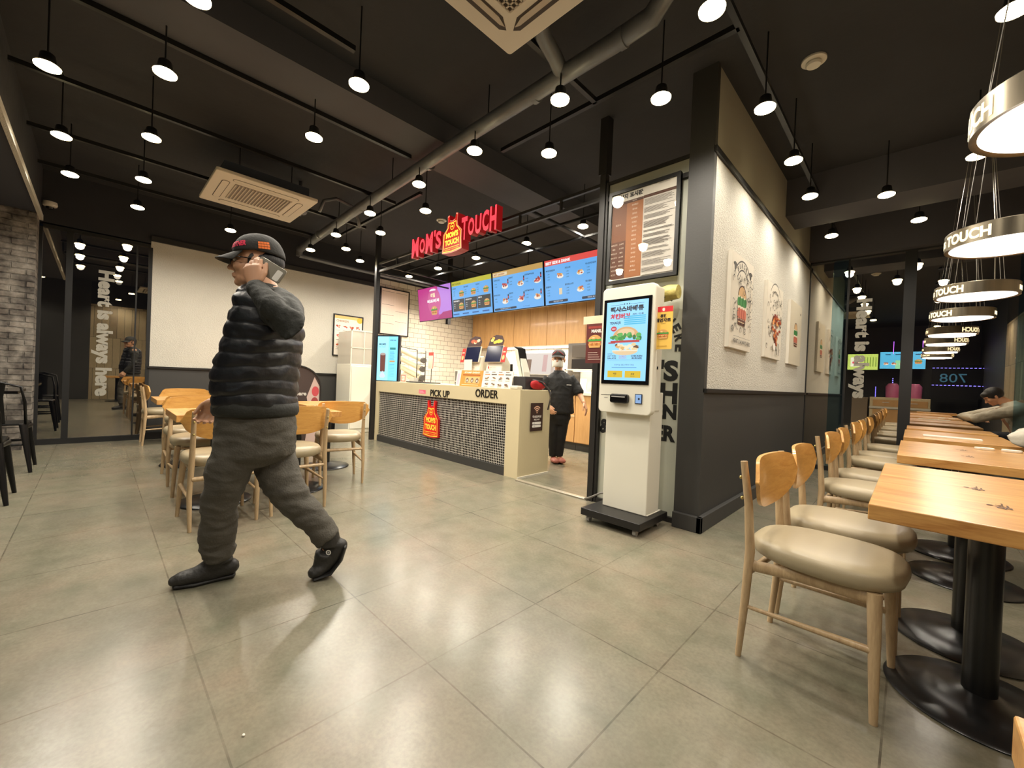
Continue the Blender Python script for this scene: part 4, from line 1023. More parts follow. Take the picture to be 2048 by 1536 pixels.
# canvas pictures on the right white wall
def sketch(g, W, H, seed, n=60, box_=(0.08, 0.92, 0.2, 0.9), avoid=None):
    rr = random.Random(seed); ink = pm((66, 60, 54))
    for _ in range(n):
        x, y = rr.uniform(box_[0], box_[1])*W, rr.uniform(box_[2], box_[3])*H
        if avoid and avoid[0]*W < x < avoid[1]*W and avoid[2]*H < y < avoid[3]*H: continue
        r = rr.uniform(0.012, 0.04)*W; a = rr.uniform(0, 360); g.ring(x, y, r, r+0.010*W+0.001, ink, a, a+rr.uniform(90, 300), 8)
def d_burger(g, W, H):
    g.rect(0, 0, W, H, pm((214, 206, 190))); ink = pm((58, 52, 46))
    g.ring(0.5*W, 0.62*H, 0.30*W, 0.32*W, ink, 35, 145); g.ring(0.5*W, 0.62*H, 0.42*W, 0.44*W, ink, 35, 145)
    for k, ch in enumerate('BURGER'):
        a = math.radians(128-15*k); g.text(ch, 0.5*W+0.335*W*math.cos(a), 0.62*H+0.335*W*math.sin(a), 0.07*W, ink, align='c', bold=0.03, rot=a-PI/2, w_=0.055*W)
    for s in (-1, 1): g.ell((0.5+0.36*s)*W, 0.88*H, 0.08*W, 0.02*H, ink); g.ell((0.5+0.36*s)*W, 0.86*H, 0.03*W, 0.045*H, ink)
    tall_burger(g, 0.5*W, 0.45*H, 0.38*W)
    sketch(g, W, H, 4, 90, (0.06, 0.94, 0.18, 0.82), (0.28, 0.72, 0.28, 0.62))
    g.rect(0.12*W, 0.125*H, 0.76*W, 0.003*H, ink); g.text('HEART IS ALWAYS HERE', 0.5*W, 0.055*H, 0.045*H, ink, w_=0.78*W, align='c', bold=0.02)
def tall_burger(g, x, y, s):
    g.ell(x, y+0.42*s, 0.5*s, 0.42*s, pm((70, 40, 30)), 18, 0, 180); g.ell(x, y+0.42*s, 0.45*s, 0.37*s, pm((206, 168, 120)), 18, 0, 180)
    g.rect(x-0.48*s, y+0.36*s, 0.96*s, 0.06*s, pm((226, 216, 190)))
    for k in range(6): g.ell(x-0.42*s+0.168*s*k, y+0.2*s+0.05*s*(k % 2), 0.14*s, 0.17*s, pm((40, 112, 54) if k % 2 else (66, 140, 72)), 10)
    g.rect(x-0.48*s, y-0.04*s, 0.96*s, 0.1*s, pm((232, 222, 200)))
    for k in range(7): g.ell(x-0.42*s+0.14*s*k, y-0.22*s+0.04*s*(k % 2), 0.12*s, 0.20*s, pm((176, 84, 66) if k % 2 else (200, 116, 92)), 10)
    g.poly([(x-0.48*s, y-0.42*s), (x+0.48*s, y-0.42*s), (x+0.42*s, y-0.62*s), (x-0.42*s, y-0.62*s)], pm((90, 48, 34))); g.rect(x-0.42*s, y-0.53*s, 0.84*s, 0.03*s, pm((226, 200, 160)))
def d_chick(g, W, H):
    g.rect(0, 0, W, H, pm((214, 206, 190))); ink = pm((58, 52, 46)); rr = random.Random(9)
    g.ring(0.5*W, 0.70*H, 0.24*W, 0.255*W, ink, 35, 145); g.ring(0.5*W, 0.70*H, 0.36*W, 0.375*W, ink, 35, 145); g.text('CHICKEN', 0.5*W, 0.875*H, 0.03*H, ink, align='c', bold=0.02, w_=0.36*W)
    sketch(g, W, H, 12, 80, (0.06, 0.94, 0.12, 0.9), (0.3, 0.85, 0.15, 0.6))
    for k in range(70):
        yy = rr.uniform(0.2, 0.6); ww = 0.24*math.sin(PI*min(1, (0.66-yy)/0.42))+0.03
        g.ell((0.58+rr.uniform(-ww, ww))*W, yy*H, rr.uniform(0.03, 0.07)*W, rr.uniform(0.012, 0.03)*H, pm(rr.choice([(176, 84, 40), (206, 120, 60), (150, 60, 30), (224, 156, 96), (130, 50, 34)])), 8)
    g.ell(0.45*W, 0.16*H, 0.07*W, 0.05*H, pm((236, 230, 220))); g.rect(0.62*W, 0.06*H, 0.03*W, 0.16*H, ink); g.rect(0.72*W, 0.05*H, 0.03*W, 0.17*H, ink)
def d_small(g, W, H):
    g.rect(0, 0, W, H, pm((206, 196, 174))); tall_burger(g, 0.5*W, 0.46*H, 0.30*W); g.rect(0.84*W, 0.84*H, 0.05*W, 0.035*H, pm((80, 74, 66)))
for lab, y0, W, H, z0, dr in (('tall canvas with a drawn BURGER and doodles on the right white wall, nearest', 3.49, 0.60, 0.765, 1.385, d_burger),
                          ('canvas with a drawn plate of chicken, middle of the three on the right wall', 4.60, 0.66, 0.755, 1.385, d_chick),
                          ('canvas with one small burger, farthest of the three on the right wall', 5.68, 0.66, 0.755, 1.38, d_small)):
    framed('canvas_picture', lab, 'picture', (-1.08, y0, z0), (0, 1, 0), W, H, 0, 0.05, dr)
# ================================================================== KIOSK
m_kw = M('kiosk_white', (226, 222, 206), 0.35)
kz = thing('order_kiosk', 'white self-order kiosk on a black wheeled base in front of the frosted sheet', 'kiosk', (-1.515, 2.85, 0))
kc = kz.location
def kobj(name, x0, x1, y0, y1, z0, z1, m, bev=0, parent=kz): return obj(name, bx(x0-kc.x, x1-kc.x, y0-kc.y, y1-kc.y, z0, z1), m, parent, bevel=bev, seg=3)
kobj('base_plate', -1.765, -1.285, 2.60, 3.04, 0.052, 0.105, m_black, 0.004)
m_wheel = M('castor_wheel', (170, 168, 164), 0.3)
for x, y in ((-1.72, 2.65), (-1.34, 2.65), (-1.72, 2.98), (-1.34, 2.98)):
    bm = BM(); tube(bm, [(x-kc.x-0.012, y-kc.y, 0.022), (x-kc.x+0.012, y-kc.y, 0.022)], 0.022, n=16); box(bm, x-kc.x-0.016, x-kc.x+0.016, y-kc.y-0.012, y-kc.y+0.012, 0.03, 0.053); obj('castor', bm, m_wheel, kz, auto=0.7)
kobj('column', -1.695, -1.335, 2.79, 2.99, 0.105, 1.0, m_kw, 0.006)
kobj('column_foot', -1.70, -1.33, 2.80, 3.02, 0.105, 0.112, m_kw, 0.002)
bm = BM(); prism(bm, rrect(0.43, 0.945, 0.035, 6), (-1.52-kc.x, 2.735-kc.y+0.06, 1.307), (1, 0, 0), (0, 0, 1), 0.06); hd = obj('head', bm, m_kw, kz, bevel=0.006)
kobj('head_back', -1.70, -1.33, 2.79, 2.93, 0.86, 1.775, m_kw, 0.01)
kobj('screen_bezel', -1.716, -1.330, 2.729, 2.738, 1.052, 1.690, M('bezel_black', (14, 14, 16), 0.12), 0.002)
g = Gfx(V((-1.690, 2.7285, 1.080))-kc, (1, 0, 0), (0, 0, 1)); W, H = 0.336, 0.588
bl, nv, rd, wh, ye = E((140, 204, 246), 1.3), E((24, 30, 44)), E((206, 50, 66)), E((250, 250, 252)), E((226, 190, 36)); cy = E((70, 190, 232))
g.rect(0, 0, W, H, bl); g.rect(0.10*W, 0.955*H, 0.32*W, 0.002, nv); g.rect(0.58*W, 0.955*H, 0.32*W, 0.002, nv)
for k in (-1, 0, 1): g.ell(0.5*W+k*0.02, 0.962*H, 0.005, 0.006, nv, 5)
g.text('텍사스바베큐', 0.5*W, 0.865*H, 0.072*H, nv, w_=0.80*W, align='c', bold=0.06); g.text('치킨버거', 0.10*W, 0.775*H, 0.072*H, rd, w_=0.48*W, bold=0.06); g.text('세트 / 단품', 0.64*W, 0.815*H, 0.022*H, nv, w_=0.26*W, bold=0.02)
for k in range(5): g.rect(0.45*W, (0.795-0.024*k)*H, 0.50*W, 0.014*H, cy)
g.text('TEXAS JR', 0.09*W, 0.705*H, 0.042*H, nv, w_=0.28*W, bold=0.03)
g.ell(0.20*W, 0.655*H, 0.075*W, 0.033*H, rd, 12); g.text('NEW', 0.20*W, 0.646*H, 0.016*H, wh, align='c', bold=0.03)
x, y, s = 0.5*W, 0.475*H, 0.235
g.ell(x, y+0.16*s, 0.46*s, 0.34*s, E((226, 176, 120)), 24, 0, 180); g.ell(x, y+0.30*s, 0.3*s, 0.14*s, E((240, 206, 160)), 20)
rr = random.Random(5)
for k in range(26): g.ell(x+rr.uniform(-0.5, 0.5)*s, y+rr.uniform(0.10, 0.28)*s, rr.uniform(0.05, 0.09)*s, rr.uniform(0.04, 0.08)*s, E(rr.choice([(60, 150, 70), (96, 184, 90), (40, 120, 60)])), 8)
g.rect(x-0.52*s, y-0.0*s, 1.0*s, 0.07*s, E((196, 60, 60))); g.rect(x-0.60*s, y-0.02*s, 0.25*s, 0.04*s, E((180, 50, 50)))
for k in range(22): g.ell(x+rr.uniform(-0.42, 0.42)*s, y-0.12*s+rr.uniform(-0.12, 0.08)*s, rr.uniform(0.05, 0.1)*s, rr.uniform(0.04, 0.07)*s, E(rr.choice([(240, 214, 160), (226, 180, 110), (250, 236, 200), (110, 70, 40)])), 8)
g.ell(x, y-0.26*s, 0.44*s, 0.14*s, E((236, 206, 160)), 20, 180, 360); g.rect(x-0.44*s, y-0.27*s, 0.88*s, 0.03*s, E((250, 240, 214)))
g.text('바베큐', 0.08*W, 0.325*H, 0.018*H, nv, w_=0.12*W); g.text('JUICY PORK', 0.08*W, 0.295*H, 0.02*H, nv, w_=0.22*W, bold=0.03); g.text('SAUCE', 0.08*W, 0.268*H, 0.02*H, nv, w_=0.22*W, bold=0.03)
g.ring(0.46*W, 0.29*H, 0.02*W, 0.022*W, rd); g.text('SWEET', 0.46*W, 0.296*H, 0.014*H, rd, align='c', w_=0.18*W); g.text('BACON', 0.46*W, 0.274*H, 0.014*H, rd, align='c', w_=0.18*W)
g.text('CHICKEN', 0.92*W, 0.295*H, 0.02*H, nv, w_=0.26*W, align='r', bold=0.04); g.text('BURGER', 0.92*W, 0.268*H, 0.02*H, nv, w_=0.24*W, align='r', bold=0.04)
g.rect(0.08*W, 0.255*H, 0.84*W, 0.0012, nv); g.text('주문하실 곳을 선택해 주세요', 0.5*W, 0.185*H, 0.02*H, nv, align='c', w_=0.48*W); g.rect(0.2*W, 0.160*H, 0.6*W, 0.004, E((90, 150, 200)))
for xx, t_ in ((0.10, '매장'), (0.53, '포장')): g.rect(xx*W, 0.035*H, 0.37*W, 0.085*H, ye); g.text(t_, (xx+0.185)*W, 0.07*H, 0.025*H, nv, align='c', bold=0.02); g.text('EAT' if xx < 0.3 else 'TAKE OUT', (xx+0.185)*W, 0.05*H, 0.009*H, nv, align='c')
g.build('touch_screen', kz)
bm = BM(); prism(bm, rrect(0.145, 0.068, 0.018, 4), (-1.545-kc.x, 2.735-kc.y, 0.945), (1, 0, 0), (0, 0, 1), 0.038); obj('card_reader', bm, M('reader_black', (16, 16, 18), 0.2), kz, bevel=0.008)
kobj('reader_slot', -1.60, -1.49, 2.692, 2.698, 0.955, 0.963, M('castor_wheel', (170, 168, 164), 0.3))
g = Gfx(V((-1.715, 2.7345, 0.965))-kc, (1, 0, 0), (0, 0, 1)); g.rect(0, 0.0, 0.085, 0.004, pm((40, 38, 38))); g.rect(0.03, -0.02, 0.03, 0.003, pm((120, 116, 110))); g.build('receipt_slot', kz)
kobj('nfc_bezel', -1.428, -1.374, 2.729, 2.736, 0.915, 0.985, M('nfc_dark', (40, 50, 70), 0.2)); g = Gfx(V((-1.423, 2.7285, 0.92))-kc, (1, 0, 0), (0, 0, 1)); g.rect(0, 0, 0.044, 0.06, E((150, 190, 240), 0.8)); g.ell(0.026, 0.03, 0.008, 0.008, pm((30, 40, 60))); g.build('nfc_panel', kz)
kobj('key_lock', -1.331, -1.326, 2.85, 2.862, 1.17, 1.19, m_black)
t = tag(obj('side_banner', bx(-0.066, 0.066, -0.002, 0.002, -0.15, 0.15), pm((240, 196, 90))), 'yellow burger banner with a red top fixed to the right side of the kiosk', 'banner'); t.location = (-1.262, 2.775, 1.458)
g = Gfx((-0.066, -0.002, -0.15), (1, 0, 0), (0, 0, 1)); g.rect(0, 0.262, 0.132, 0.038, pm((214, 40, 48))); g.ell(0.066, 0.28, 0.010, 0.010, pm((250, 230, 220))); g.rect(0.059, 0.268, 0.014, 0.012, pm((250, 230, 220)))
g.text('통한', 0.066, 0.222, 0.024, pm((50, 34, 24)), align='c', bold=0.05); g.text('배연자르', 0.066, 0.190, 0.028, pm((50, 34, 24)), align='c', bold=0.05, w_=0.108); g.text('치즈버거', 0.066, 0.175, 0.009, pm((50, 34, 24)), align='c'); burger(g, 0.066, 0.10, 0.075); g.rect(0.03, 0.02, 0.07, 0.004, pm((190, 150, 60))); g.build('banner_print', t)
t = tag(obj('side_banner', bx(-0.09, 0.09, -0.002, 0.002, -0.17, 0.155), pm((92, 30, 26))), 'dark red burger banner at the left side of the kiosk beside the dark post', 'banner'); t.location = (-1.868, 2.86, 1.385)
g = Gfx((-0.09, -0.002, -0.17), (1, 0, 0), (0, 0, 1)); g.text('MANILA', 0.05, 0.25, 0.028, pm((240, 232, 226)), bold=0.05, w_=0.12); g.rect(0.02, 0.285, 0.14, 0.02, pm((150, 50, 44))); burger(g, 0.085, 0.17, 0.12); 
for k in range(4): g.rect(0.025, 0.03+0.018*k, 0.12-0.01*k, 0.005, pm((210, 180, 170)))
g.build('banner_print', t)
t = tag(obj('header_card', bx(-0.12, 0.135, -0.003, 0.003, -0.035, 0.03), pm((222, 206, 176))), 'cream strip sign above the dark red banner left of the kiosk', 'sign'); t.location = (-1.875, 2.865, 1.575)
bm = BM(); tube(bm, [(-1.45, 3.03, 1.74), (-1.34, 3.03, 1.76), (-1.27, 3.03, 1.76)], [0.055, 0.06, 0.052], n=14); wr = tag(obj('wrapped_roll', bm, M('yellow_wrap', (206, 190, 110), 0.5, noise_=(30, 0.3), bump=(40, 0.6)), auto=0.9), 'yellow wrapped roll behind the top right corner of the kiosk', 'roll')
bm = BM(); tube(bm, [(-1.36, 2.935, 1.72), (-1.36, 3.12, 1.72)], 0.008, n=8); obj('hook', bm, m_can, wr)
bm = BM(); tube(bm, [(-1.99, 3.02, 0.03), (-1.95, 2.93, 0.07), (-1.88, 2.90, 0.10), (-1.80, 2.92, 0.15), (-1.72, 2.96, 0.17)], 0.008, n=8); tag(obj('power_cable', bm, M('cable_grey', (110, 106, 100), 0.5), smooth=True), 'grey power cable running from the dark post to the kiosk base', 'cable')

# ================================================================== ON THE ORDER COUNTER
def on_counter(name, label, cat, x, y, rz=0): return thing(name, label, cat, (x, y, CT), rz)
# upright advertising screen at the left end
ang = math.atan2(0.18, 0.35)
t = on_counter('advertising_screen', 'upright light blue advertising screen with a drink, at the left end of the counter', 'screen', -5.98, 3.26, ang)
obj('casing', bx(-0.205, 0.205, -0.02, 0.03, 0.0, 0.735), M('screen_casing', (20, 22, 34), 0.3), t, bevel=0.004)
g = Gfx((-0.195, -0.021, 0.012), (1, 0, 0), (0, 0, 1)); W, H = 0.37, 0.70; g.rect(0, 0, W, H, E((120, 214, 246), 1.5)); g.rect(0, 0, 0.55*W, H, E((150, 226, 250), 1.5))
g.text("MOM'S", 0.08*W, 0.80*H, 0.05*H, E((30, 90, 110)), w_=0.34*W, bold=0.04); g.text('PRE-ORDER', 0.08*W, 0.75*H, 0.025*H, E((60, 130, 150)), w_=0.32*W); g.text('SPECIAL', 0.62*W, 0.90*H, 0.03*H, E((40, 70, 90)), w_=0.3*W, bold=0.03)
g.poly([(0.16*W, 0.2*H), (0.40*W, 0.2*H), (0.42*W, 0.60*H), (0.14*W, 0.60*H)], E((120, 60, 50))); g.ell(0.28*W, 0.60*H, 0.14*W, 0.03*H, E((190, 170, 160))); g.poly([(0.12*W, 0.10*H), (0.28*W, 0.22*H), (0.44*W, 0.10*H), (0.36*W, 0.06*H), (0.2*W, 0.06*H)], E((230, 240, 250)))
g.rect(0.62*W, 0.70*H, 0.28*W, 0.05*H, E((30, 150, 150))); g.rect(0.62*W, 0.42*H, 0.26*W, 0.035*H, E((226, 170, 110)))
for k in range(9): g.rect(0.62*W, (0.66-0.026*k if k < 8 else 0.36)*H, (0.2+0.02*(k % 3))*W, 0.008*H, E((70, 150, 190)))
for k in range(8): g.rect(0.62*W, (0.34-0.034*k)*H, 0.24*W, 0.006*H, E((110, 180, 210)))
g.build('display', t)
# small things left of the ordering stands
tag(obj('serving_tray', bx(-5.55, -5.02, 3.33, 3.60, CT, CT+0.016), M('tray_black', (30, 24, 26), 0.4), bevel=0.006), 'flat black serving tray lying on the pick-up end of the counter', 'tray')
t = on_counter('small_sign', 'small white framed card with red pattern beside the blue advertising screen', 'sign', -5.62, 3.33, 0.2); obj('card', bx(-0.06, 0.06, -0.008, 0.008, 0, 0.13), m_wp, t)
g = Gfx((-0.06, -0.0085, 0), (1, 0, 0), (0, 0, 1)); g.rect(0.012, 0.012, 0.096, 0.10, pm((186, 96, 84))); g.rect(0.024, 0.024, 0.072, 0.076, pm((232, 222, 206))); g.text('할인', 0.06, 0.05, 0.03, pm((150, 90, 70)), align='c'); g.build('card_print', t)
tag(obj('note_block', bx(-5.50, -5.38, 3.36, 3.44, CT+0.016, CT+0.075), m_wp, bevel=0.003), 'white note block standing on the black tray', 'box')
t = on_counter('customer_display', 'small grey monitor with a pale frame left of the orange card stand', 'monitor', -4.36, 3.46, 0.15); obj('casing', bx(-0.12, 0.12, -0.012, 0.012, 0.045, 0.20), m_wp, t, bevel=0.004); obj('screen', bx(-0.105, 0.105, -0.014, -0.011, 0.06, 0.19), M('grey_screen', (120, 118, 110), 0.3), t); obj('foot', bx(-0.07, 0.07, -0.05, 0.05, 0, 0.045), M('foot_dark', (60, 56, 52), 0.5), t, bevel=0.004)
def stand(label, x0, x1, col, draw):
    W = x1-x0; t = on_counter('card_stand', label, 'card stand', (x0+x1)/2, 3.22); t.rotation_euler = (-0.16, 0, 0)
    obj('card', bx(-W/2, W/2, -0.003, 0.003, 0, 0.20), pm(col), t); g = Gfx((-W/2, -0.003, 0), (1, 0, 0), (0, 0, 1)); draw(g, W, 0.20); g.build('card_print', t)
    obj('acrylic_foot', bx(-W/2, W/2, 0.0, 0.08, 0, 0.006), m_wp, t); return t
def d_or(g, W, H):
    g.rect(0, 0, 0.17*W, H, pm((226, 214, 206))); g.rect(0.04*W, 0.1*H, 0.09*W, 0.7*H, pm((190, 180, 200))); g.text('STAMP EVENT', 0.6*W, 0.82*H, 0.10*H, pm((250, 236, 220)), align='c', w_=0.6*W, bold=0.03)
    g.rect(0.25*W, 0.68*H, 0.68*W, 0.07*H, pm((150, 80, 30))); g.rect(0.36*W, 0.2*H, 0.56*W, 0.4*H, pm((224, 176, 120)))
    for k in range(3): g.ell((0.45+0.19*k)*W, 0.38*H, 0.055*W, 0.15*H, pm((120, 90, 70))); g.ell((0.45+0.19*k)*W, 0.36*H, 0.025*W, 0.07*H, pm((236, 220, 200)))
    g.rect(0.25*W, 0.08*H, 0.65*W, 0.04*H, pm((240, 200, 160)))
def d_wh(g, W, H):
    for k in range(4): g.rect((0.06+0.235*k)*W, 0.76*H, 0.18*W, 0.05*H, pm(((206, 120, 60), (60, 50, 46))[k % 2])); g.rect((0.06+0.235*k)*W, 0.9*H, 0.12*W, 0.04*H, pm((120, 100, 90)))
    rr = random.Random(2)
    for r in range(2):
        for k in range(4):
            for j in range(5): g.ell((0.15+0.235*k+rr.uniform(-0.05, 0.05))*W, (0.55-0.36*r+rr.uniform(-0.04, 0.06))*H, 0.03*W, 0.04*H, pm(rr.choice([(120, 96, 80), (160, 130, 100), (90, 80, 76)])), 8)
            g.rect((0.08+0.235*k)*W, (0.42-0.36*r)*H, 0.14*W, 0.02*H, pm((120, 110, 100)))
stand('orange promotion card stand on the counter above the word ORDER', -4.17, -3.68, (232, 142, 62), d_or)
stand('white menu card stand with two rows of pictures above the word ORDER', -3.665, -3.17, (232, 226, 214), d_wh)
# order terminals
def terminal(label, x, side, head):
    t = on_counter('order_terminal', label, 'till terminal', x, 3.50)
    bm = BM(); prism(bm, [(-0.06, 0), (0.12, 0), (0.11, 0.30), (0.03, 0.40), (-0.02, 0.38), (-0.055, 0.2)], (-0.14, 0, 0), (0, 1, 0), (0, 0, 1), 0.28); obj('body', bm, m_kw, t, bevel=0.01)
    bm = BM(); prism(bm, [(0.125, 0.02), (0.16, 0.02), (0.15, 0.30), (0.13, 0.30)], (-0.10, 0, 0), (0, 1, 0), (0, 0, 1), 0.24); obj('side_shell', bm, M('shell_black', (24, 24, 26), 0.3), t)
    sc_ = thing('x', None, None); bpy.data.objects.remove(sc_)
    mt = Matrix.Translation((0, -0.075, 0.31)) @ Matrix.Rotation(-0.22, 4, 'X')
    bm = BM(); box(bm, -0.145, 0.145, 0.0, 0.02, 0, 0.215, mtx=mt); obj('screen_frame', bm, m_kw, t, bevel=0.006)
    bm = BM(); box(bm, -0.138, 0.138, -0.004, 0.001, 0.006, 0.209, mtx=mt); obj('screen', bm, M('dark_screen', (30, 34, 62), 0.15), t)
    g = Gfx((-0.10, -0.056+0.0, 0.235), (1, 0, 0), (0, 0, 1)); g.z = 0.012; g.ell(0.03, 0.01, 0.012, 0.018, pm((190, 50, 44))); g.text("MOM'S TOUCH", 0.055, 0.004, 0.014, pm((150, 60, 50)), w_=0.11); g.build('logo_print', t)
    m2 = mt @ Matrix.Translation((0, 0, 0.215))
    bm = BM(); pts = [(-0.13, 0), (0.13, 0), (0.14, 0.06), (0.09, 0.125), (-0.02, 0.14), (-0.11, 0.10)]
    vs0 = [bm.verts.new(m2 @ V((a, 0, b))) for a, b in pts]; vs1 = [bm.verts.new(m2 @ V((a, -0.006, b))) for a, b in pts]
    bm.faces.new(vs0[::-1]); bm.faces.new(vs1)
    for k in range(6): bm.faces.new((vs0[k], vs0[(k+1) % 6], vs1[(k+1) % 6], vs1[k]))
    obj('header_card', bm, pm((58, 24, 20)), t)
    g = Gfx(m2 @ V((0, -0.0065, 0)), (1, 0, 0), (m2.to_3x3() @ V((0, 0, 1)))); rr = random.Random(int(x*100))
    for k in range(7): g.ell(rr.uniform(-0.08, 0.10), rr.uniform(0.035, 0.095), 0.03, 0.02, pm(rr.choice(head)), 10)
    g.build('header_print', t)
    bm = BM(); box(bm, side*0.15, side*0.22, -0.004, 0.0, 0.0, 0.19, mtx=mt); obj('side_card', bm, pm((206, 44, 36)), t)
    g = Gfx(mt @ V((side*0.15 if side > 0 else -0.22, -0.0045, 0)), (1, 0, 0), (mt.to_3x3() @ V((0, 0, 1)))); g.text('신메뉴', 0.035, 0.12, 0.02, pm((250, 230, 200)), align='c', w_=0.05, bold=0.04); g.ell(0.035, 0.06, 0.022, 0.03, pm((240, 190, 130))); g.build('side_print', t)
    return t
t1 = terminal('left order terminal with a dark blue screen and a white note taped below', -4.13, -1, [(206, 90, 50), (240, 210, 170), (180, 60, 40)])
bm = BM(); box(bm, -0.12, 0.04, -0.09, -0.086, 0.20, 0.345); obj('paper_note', bm, pm((236, 230, 214)), t1)
terminal('right order terminal with a yellow food header card', -3.72, 1, [(236, 200, 60), (246, 220, 110), (220, 170, 60)])
for x, lab in ((-3.88, 'white staff monitor seen edge-on between the two order terminals'), (-3.38, 'white slanted staff monitor with a black edge right of the right terminal')):
    t = on_counter('staff_monitor', lab, 'monitor', x, 3.56); bm = BM(); prism(bm, [(0.0, 0), (0.07, 0), (0.05, 0.20), (-0.06, 0.47), (-0.12, 0.50), (-0.10, 0.40), (-0.02, 0.16)], (0.02, 0, 0), (1, 0, 0), (0, 0, 1), -0.12); obj('body', bm, m_kw, t, bevel=0.01)
    bm = BM(); prism(bm, [(0.07, 0.02), (0.078, 0.02), (-0.052, 0.49), (-0.12, 0.51), (-0.12, 0.503), (-0.06, 0.475)], (0.02, 0, 0), (1, 0, 0), (0, 0, 1), -0.125); obj('screen_edge', bm, m_black, t)
tag(obj('cash_drawer', bx(-3.22, -3.035, 3.30, 3.60, CT, CT+0.145), M('till_black', (54, 52, 54), 0.4), bevel=0.006), 'dark grey receipt printer box near the right end of the counter', 'printer')
tag(obj('card_terminal', bx(-3.155, -3.04, 3.18, 3.27, CT, CT+0.04), m_wp, bevel=0.012), 'small white card terminal in front of the dark receipt printer box', 'card reader')
bm = BM(); ellipsoid(bm, (-3.0, 3.48, CT+0.05), 0.035, 0.13, 0.05); ellipsoid(bm, (-3.0, 3.43, CT+0.065), 0.033, 0.08, 0.05)
bag = remeshed('shoulder_bag', bm, M('red_fabric', (176, 26, 32), 0.6, bump=(50, 0.4)), 0.008); tag(bag, 'red soft bag with a grey strap lying on the right end of the counter', 'bag')
bm = BM(); tube(bm, [(-3.0, 3.38, CT+0.11), (-2.97, 3.50, CT+0.09), (-2.955, 3.60, CT+0.02), (-2.935, 3.62, CT-0.03), (-2.93, 3.61, CT-0.13), (-2.93, 3.58, CT-0.22)], (0.006, 0.011), n=8); obj('strap', bm, M('strap_grey', (60, 56, 56), 0.6), bag, smooth=True)

# ================================================================== BY THE LEFT WALL
m_frosted2 = glassmat('clear_plastic', 0.5)
nt = m_frosted2.node_tree; nt.nodes.clear()
o_ = nt.nodes.new('ShaderNodeOutputMaterial'); mx = nt.nodes.new('ShaderNodeMixShader'); mx.inputs[0].default_value = 0.6
tr = nt.nodes.new('ShaderNodeBsdfTransparent'); pb = nt.nodes.new('ShaderNodeBsdfPrincipled'); pb.inputs['Base Color'].default_value = lin((206, 200, 186)); pb.inputs['Roughness'].default_value = 0.2
nt.links.new(tr.outputs[0], mx.inputs[1]); nt.links.new(pb.outputs[0], mx.inputs[2]); nt.links.new(mx.outputs[0], o_.inputs[0])
t = thing('storage_cabinet', 'tall white cabinet with a clear plastic upper part by the left white wall', 'cabinet', (-7.28, 3.34, 0))
obj('body', bx(-0.3, 0.28, -0.24, 0.24, 0, 1.22), m_kw, t, bevel=0.01)
obj('plastic_cover', bx(-0.28, 0.27, -0.235, 0.235, 1.22, 1.80), m_frosted2, t)
bm = BM()
for y in (-0.24, 0.225): box(bm, 0.262, 0.278, y, y+0.015, 1.22, 1.82)
box(bm, 0.262, 0.278, -0.24, 0.24, 1.80, 1.82); box(bm, 0.262, 0.278, -0.24, 0.24, 1.50, 1.512); box(bm, 0.262, 0.278, -0.006, 0.006, 1.22, 1.80)
obj('cover_frame', bm, m_kw, t)
obj('door', bx(0.28, 0.295, -0.22, 0.20, 0.08, 1.18), m_kw, t, bevel=0.004)
obj('door_handle', bx(0.295, 0.32, 0.17, 0.19, 0.55, 1.1), M('handle_grey', (150, 146, 138), 0.3, metal=0.5), t, bevel=0.004)
# arched sign board
t = thing('arched_sign', 'dark brown standing sign with a curved top and a food picture strip', 'sign', (-6.02, 1.92, 0))
arch = [(-0.30, 0), (0.30, 0)] + [(0.30*math.cos(math.radians(a)), 0.82+0.30*math.sin(math.radians(a))) for a in range(0, 181, 10)]
bm = BM(); prism(bm, arch, (0, 0, 0), (0, 1, 0), (0, 0, 1), 0.05); obj('board', bm, M('board_brown', (66, 52, 48), 0.5), t)
g = Gfx((0.05, 0, 0), (0, 1, 0), (0, 0, 1)); g.poly([(0.12, 0.02), (0.285, 0.02), (0.285, 0.85), (0.22, 0.98), (0.13, 0.70), (0.17, 0.45)], pm((196, 170, 160)))
for y, z, c_ in ((0.235, 0.78, (190, 70, 76)), (0.23, 0.63, (150, 60, 60)), (0.24, 0.46, (186, 96, 54)), (0.22, 0.30, (190, 120, 80))): g.ell(y, z, 0.045, 0.07, pm(c_))
g.text('Heart is always', -0.10, 0.80, 0.05, pm((200, 194, 184)), w_=0.26, align='c', bold=0.02); g.text('here', 0.06, 0.72, 0.055, pm((200, 194, 184)), bold=0.04, align='c'); g.build('board_print', t)
bm = BM(); pr_ = [(0.315*math.cos(math.radians(a)), 0.82+0.315*math.sin(math.radians(a))) for a in range(0, 181, 10)]
outer = [(0.315, 0)]+pr_+[(-0.315, 0)]; inner = [(0.30, 0)]+[(x*0.30/0.315, 0.82+(y-0.82)*0.30/0.315) for x, y in pr_]+[(-0.30, 0)]
for k in range(len(outer)-1):
    prism(bm, [inner[k], outer[k], outer[k+1], inner[k+1]], (-0.04, 0, 0), (0, 1, 0), (0, 0, 1), 0.11)
obj('rim', bm, M('rim_grey', (60, 62, 62), 0.3, metal=0.4), t)
t.rotation_euler = (0, 0, -0.25)
# floor litter: two crumbs of paper seen on the tiles
for k, (px, py) in enumerate(((790, 985), (487, 1472))):
    p = onz(px, py); bm = BM(); ellipsoid(bm, (0, 0, 0.003), 0.005, 0.004, 0.003, n=8, m=6); o = obj('paper_scrap', bm, M('paper', (226, 220, 205)), smooth=True); o.location = p
    tag(o, ('tiny white scrap on the floor in front of the counter', 'tiny white scrap on the floor at the bottom of the picture')[k], 'scrap')

